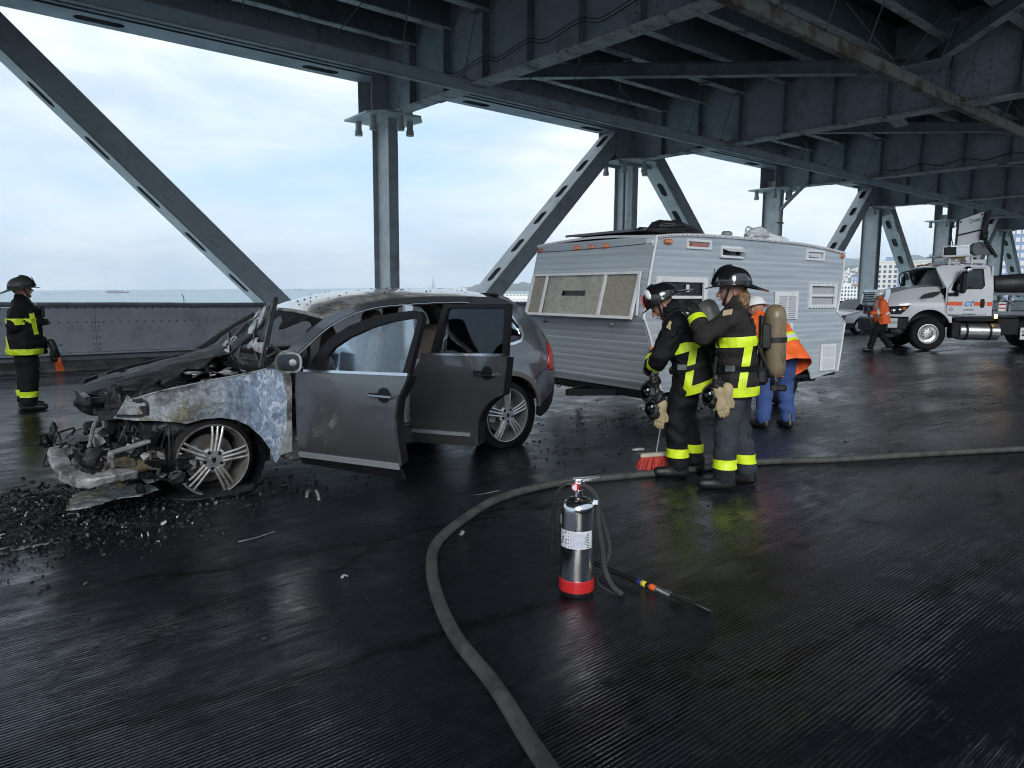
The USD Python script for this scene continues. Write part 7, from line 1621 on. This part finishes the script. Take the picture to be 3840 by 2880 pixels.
paint('broom_wood', (0.42, 0.37, 0.30), 0.7, var=0.2, scale=10)
HP = [(1.40, 1.22), (1.50, 1.52), (1.59, 1.77), (1.72, 2.13), (1.83, 2.53), (2.01, 2.94), (2.23, 3.33), (2.48, 3.64), (2.89, 3.93), (3.43, 4.18), (4.05, 4.215), (4.58, 4.08), (5.09, 3.89), (6.07, 3.575), (6.75, 3.20), (7.71, 2.73), (8.76, 2.18), (9.9, 1.55), (11.5, 0.6)]
hp = catmull([(x, y, 0.026 + 0.004 * math.sin(i * 2.1)) for i, (x, y) in enumerate(HP)], 14)
hz_ = thing('fire_hose', 'long grey-green fire hose curving across the wet road foreground', 'hose')
hm_ = tube_mesh(hp, 0.034, 18, flat=0.86)
obj('jacket', hm_, 'hose_canvas', hz_, smooth=True)
ex = thing('extinguisher', 'silver water extinguisher with red base standing on the wet road', 'fire extinguisher', (2.665, 2.60, 0))
ER = 0.0895
obj('tank', lathe_mesh([(ER * 0.97, 0.05), (ER, 0.075), (ER, 0.455), (ER * 0.985, 0.475), (ER * 0.90, 0.497), (ER * 0.70, 0.513), (ER * 0.40, 0.524), (0.024, 0.528), (0.022, 0.548), (0.027, 0.55), (0.027, 0.562), (0, 0.563)], 64, (0, 0, 1)), 'polished_steel', ex, smooth=35)
obj('base_ring', lathe_mesh([(ER * 0.98, 0.028), (ER * 1.05, 0.028), (ER * 1.06, 0.055), (ER * 1.045, 0.058), (ER * 1.045, 0.062), (ER * 1.05, 0.085), (ER * 1.01, 0.092)], 48), 'extinguisher_red', ex, smooth=30)
obj('rubber_foot', lathe_mesh([(0, 0.002), (ER * 0.98, 0.002), (ER * 1.03, 0.01), (ER * 1.03, 0.029), (ER * 0.9, 0.03)], 48), 'rubber_black', ex, smooth=30)
cdir = math.atan2(-2.60, -2.665)      # towards where one stands
def wrap(a0, a1, z0, z1, r, nm, m_, parent=ex):
    a = np.linspace(a0, a1, 24) + cdir
    v = np.vstack([np.column_stack([r * np.cos(a), r * np.sin(a), 0 * a + z]) for z in (z0, z1)])
    return obj(nm, tm(v, [(i, i + 1, i + 25, i + 24) for i in range(23)]), m_, parent, smooth=True)
lb_ = wrap(-1.25, 0.95, 0.268, 0.362, ER + 0.0008, 'paper_label', 'paper_label')
r = np.random.default_rng(4)
tx = M()
def chip(a, z, w, h):
    q = np.array([a - w / 2, a + w / 2]) + cdir
    v = np.vstack([np.column_stack([(ER + 0.0016) * np.cos(q), (ER + 0.0016) * np.sin(q), 0 * q + zz]) for zz in (z - h / 2, z + h / 2)])
    return tm(v, [(0, 1, 3, 2)])
for k in range(13):
    z = 0.277 + k * 0.0062
    a = -0.42
    while a < 0.42:
        w = r.uniform(0.03, 0.12); tx.add(chip(a + w / 2, z, w, 0.0022)); a += w + r.uniform(0.015, 0.05)
obj('label_print', tx, 'label_blue', lb_, kind='stuff')
tb_ = M()
for k in range(9):
    tb_.add(chip(0.62 + r.uniform(-0.05, 0.05), 0.276 + k * 0.009, r.uniform(0.12, 0.3), 0.004))
for k in range(14):
    tb_.add(chip(r.uniform(-1.15, -0.62), r.uniform(0.272, 0.352), r.uniform(0.04, 0.14), 0.006))
for k in range(5):
    tb_.add(chip(-0.52, 0.278 + k * 0.018, 0.04, 0.008))
obj('label_marks', tb_.add(chip(-0.95, 0.352, 0.5, 0.012)), 'print_black', lb_, kind='stuff')
wrap(-1.45, -1.2, 0.385, 0.435, ER + 0.0008, 'sticker', 'paper_label')
side = np.array([math.cos(cdir - PI / 2), math.sin(cdir - PI / 2), 0]); tow = np.array([math.cos(cdir), math.sin(cdir), 0])   # side = picture left... right
SR = -side
if (np.array([SR[0], SR[1], 0]) @ RIGHT) < 0: SR = -SR
obj('valve_head', M().cyl((0, 0, 0.555), (0, 0, 0.60), 0.021, 16).box((0, 0, 0.60), (0.045, 0.035, 0.04), frame_to((0, 0, 1), tow), 0.008), 'chrome', ex, smooth=30)
obj('gauge', M().cyl(tow * 0.02 - SR * 0.012 + np.array([0, 0, 0.585]), tow * 0.042 - SR * 0.016 + np.array([0, 0, 0.585]), 0.021, 20), 'extinguisher_red', ex)
obj('gauge_face', M().cyl(tow * 0.042 - SR * 0.016 + np.array([0, 0, 0.585]), tow * 0.0435 - SR * 0.016 + np.array([0, 0, 0.585]), 0.016, 20), 'paper_label', ex)
obj('squeeze_lever', M().bar(np.array([0, 0, 0.618]) - SR * 0.03, np.array([0, 0, 0.634]) + SR * 0.11, 0.028, 0.008, (0, 0, 1), 0.002).bar(np.array([0, 0, 0.606]) + SR * 0.0, np.array([0, 0, 0.617]) + SR * 0.07, 0.02, 0.006, (0, 0, 1), 0.002), 'chrome', ex)
hs = catmull([SR * -0.02 + (0, 0, 0.59), SR * -0.075 + (0, 0, 0.585), SR * -0.118 + (0, 0, 0.52), SR * -0.130 + (0, 0, 0.40), SR * -0.135 + (0, 0, 0.20)], 8)
obj('discharge_hose', tube_mesh(hs, 0.0095, 10), 'rubber_black', ex, smooth=True)
obj('hose_nozzle', tube_mesh([SR * -0.135 + (0, 0, 0.205), SR * -0.135 + (0, 0, 0.185), SR * -0.135 + (0, 0, 0.15), SR * -0.135 + (0, 0, 0.13)], [0.011, 0.0105, 0.007, 0.0055], 10), 'rubber_black', ex)
s1 = catmull([SR * 0.02 + (0, 0, 0.59), SR * 0.07 + (0, 0, 0.56), SR * 0.105 + (0, 0, 0.50), SR * 0.108 + (0, 0, 0.40), SR * 0.135 + (0, 0, 0.24), SR * 0.150 + (0, 0, 0.13), SR * 0.19 + tow * 0.02 + (0, 0, 0.05), SR * 0.24 + tow * 0.03 + (0, 0, 0.012), SR * 0.20 + tow * 0.01 + (0, 0, 0.010), SR * 0.12 + (0, 0, 0.05), SR * 0.11 + (0, 0, 0.10)], 7)
obj('carry_strap', tube_mesh(s1, 0.014, 8, flat=0.22, up=tow), 'strap_web', ex, smooth=True)
s2 = catmull([SR * 0.105 + (0, 0, 0.49) - tow * 0.01, SR * 0.13 + (0, 0, 0.40) - tow * 0.02, SR * 0.17 + (0, 0, 0.26) - tow * 0.03, SR * 0.165 + (0, 0, 0.18) - tow * 0.03, SR * 0.13 + (0, 0, 0.13) - tow * 0.03], 7)
obj('carry_strap', tube_mesh(s2, 0.013, 8, flat=0.22, up=tow), 'strap_web', ex, smooth=True)
obj('strap_buckle', M().box(SR * 0.092 + np.array([0, 0, 0.497]), (0.03, 0.012, 0.03), frame_to((0.3, 0.2, 1)), 0.003), 'chrome', ex)
# black prying pole with coloured tape lying behind the extinguisher
pl0, pl1 = np.array([2.965, 2.85, 0.045]), np.array([2.985, 2.23, 0.022])
pole = thing('pike_pole', 'black pole with blue, yellow and orange tape bands lying behind the extinguisher', 'pole')
L = lambda t: pl0 + (pl1 - pl0) * t
obj('shaft', M().cyl(L(0), L(1.0), 0.0135, 12), 'rubber_black', pole, smooth=True)
for a, b, m_ in ((0.655, 0.70, 'tape_blue'), (0.705, 0.75, 'tape_yellow'), (0.755, 0.79, 'rubber_black'), (0.795, 0.85, 'vest_orange')):
    obj('tape_band', M().cyl(L(a), L(b), 0.0165, 12), m_, pole, smooth=True)
hk = pl1
dd = (pl1 - pl0) / np.linalg.norm(pl1 - pl0); ss = np.array([dd[1], -dd[0], 0])
obj('hook_jaw', M().tube(catmull([hk, hk + dd * 0.08 + ss * 0.014 + (0, 0, 0.012), hk + dd * 0.17 + ss * 0.008 + (0, 0, 0.012), hk + dd * 0.235 - ss * 0.02 - (0, 0, 0.006)], 6), 0.014, 8, flat=0.7), 'char_metal', pole, smooth=True)
obj('hook_jaw', M().tube(catmull([hk, hk + dd * 0.07 - ss * 0.018, hk + dd * 0.15 - ss * 0.028 - (0, 0, 0.006), hk + dd * 0.225 - ss * 0.028 - (0, 0, 0.010)], 6), 0.011, 8, flat=0.7), 'steel_tank', pole, smooth=True)
obj('hook_collar', M().cyl(hk - dd * 0.09, hk + dd * 0.005, 0.016, 10), 'steel_tank', pole, smooth=True)
obj('end_tip', M().cyl(L(-0.06), L(0.02), 0.010, 8), 'chrome', pole)
# broom
br_ = thing('push_broom', 'broom with red bristles and pale wooden block leaning beside the bowed firefighter', 'broom', (5.10, 4.04, 0), math.radians(-50))
obj('block', M().box((0, 0, 0.155), (0.24, 0.065, 0.035), rot((0, 1, 0), -0.12), 0.008), 'broom_wood', br_)
bs = M(); r = np.random.default_rng(6)
for i in range(22):
    for j in range(5):
        x, y = -0.11 + 0.22 * i / 21, -0.024 + 0.012 * j
        bs.cyl((x, y, 0.142 + 0.12 * x), (x * 1.12 + r.uniform(-.014, .014) - 0.02, y * 1.9 + r.uniform(-.01, .01), 0.012 + r.uniform(0, .02)), 0.0058, 4)
obj('bristles', bs, 'bristle_red', br_, kind='stuff')
obj('handle', M().cyl((0.02, 0, 0.165), (0.07, 0.03, 0.52), 0.009, 8), 'steel_tank', br_)
# nozzle at the lower left corner
nz = thing('hose_nozzle', 'black ribbed hose nozzle lying at the lower left corner', 'nozzle', (0.10, 2.78, 0.0), math.radians(205))
prof = [(0.0, 0.0), (0.030, 0.0), (0.038, 0.006), (0.044, 0.02), (0.046, 0.06), (0.042, 0.075), (0.036, 0.08)]
obj('bumper', lathe_mesh(prof, 40, (1, 0, 0), (-0.04, 0, 0.047)), 'rubber_black', nz, smooth=35)
for k in range(30):
    a = k * 2 * PI / 30
    obj('rib', M().box((-0.005, 0.0465 * math.cos(a), 0.047 + 0.0465 * math.sin(a)), (0.045, 0.004, 0.004), rot((1, 0, 0), a)), 'rubber_black', nz)
obj('ring', lathe_mesh([(0.034, 0.04), (0.038, 0.042), (0.038, 0.062), (0.034, 0.064)], 40, (1, 0, 0), (0.0, 0, 0.047)), 'polished_steel', nz, smooth=35)
obj('barrel', lathe_mesh([(0.033, 0.06), (0.030, 0.12), (0.033, 0.2), (0.038, 0.22), (0.038, 0.28), (0, 0.28)], 32, (1, 0, 0), (0.0, 0, 0.047)), 'rubber_black', nz, smooth=35)
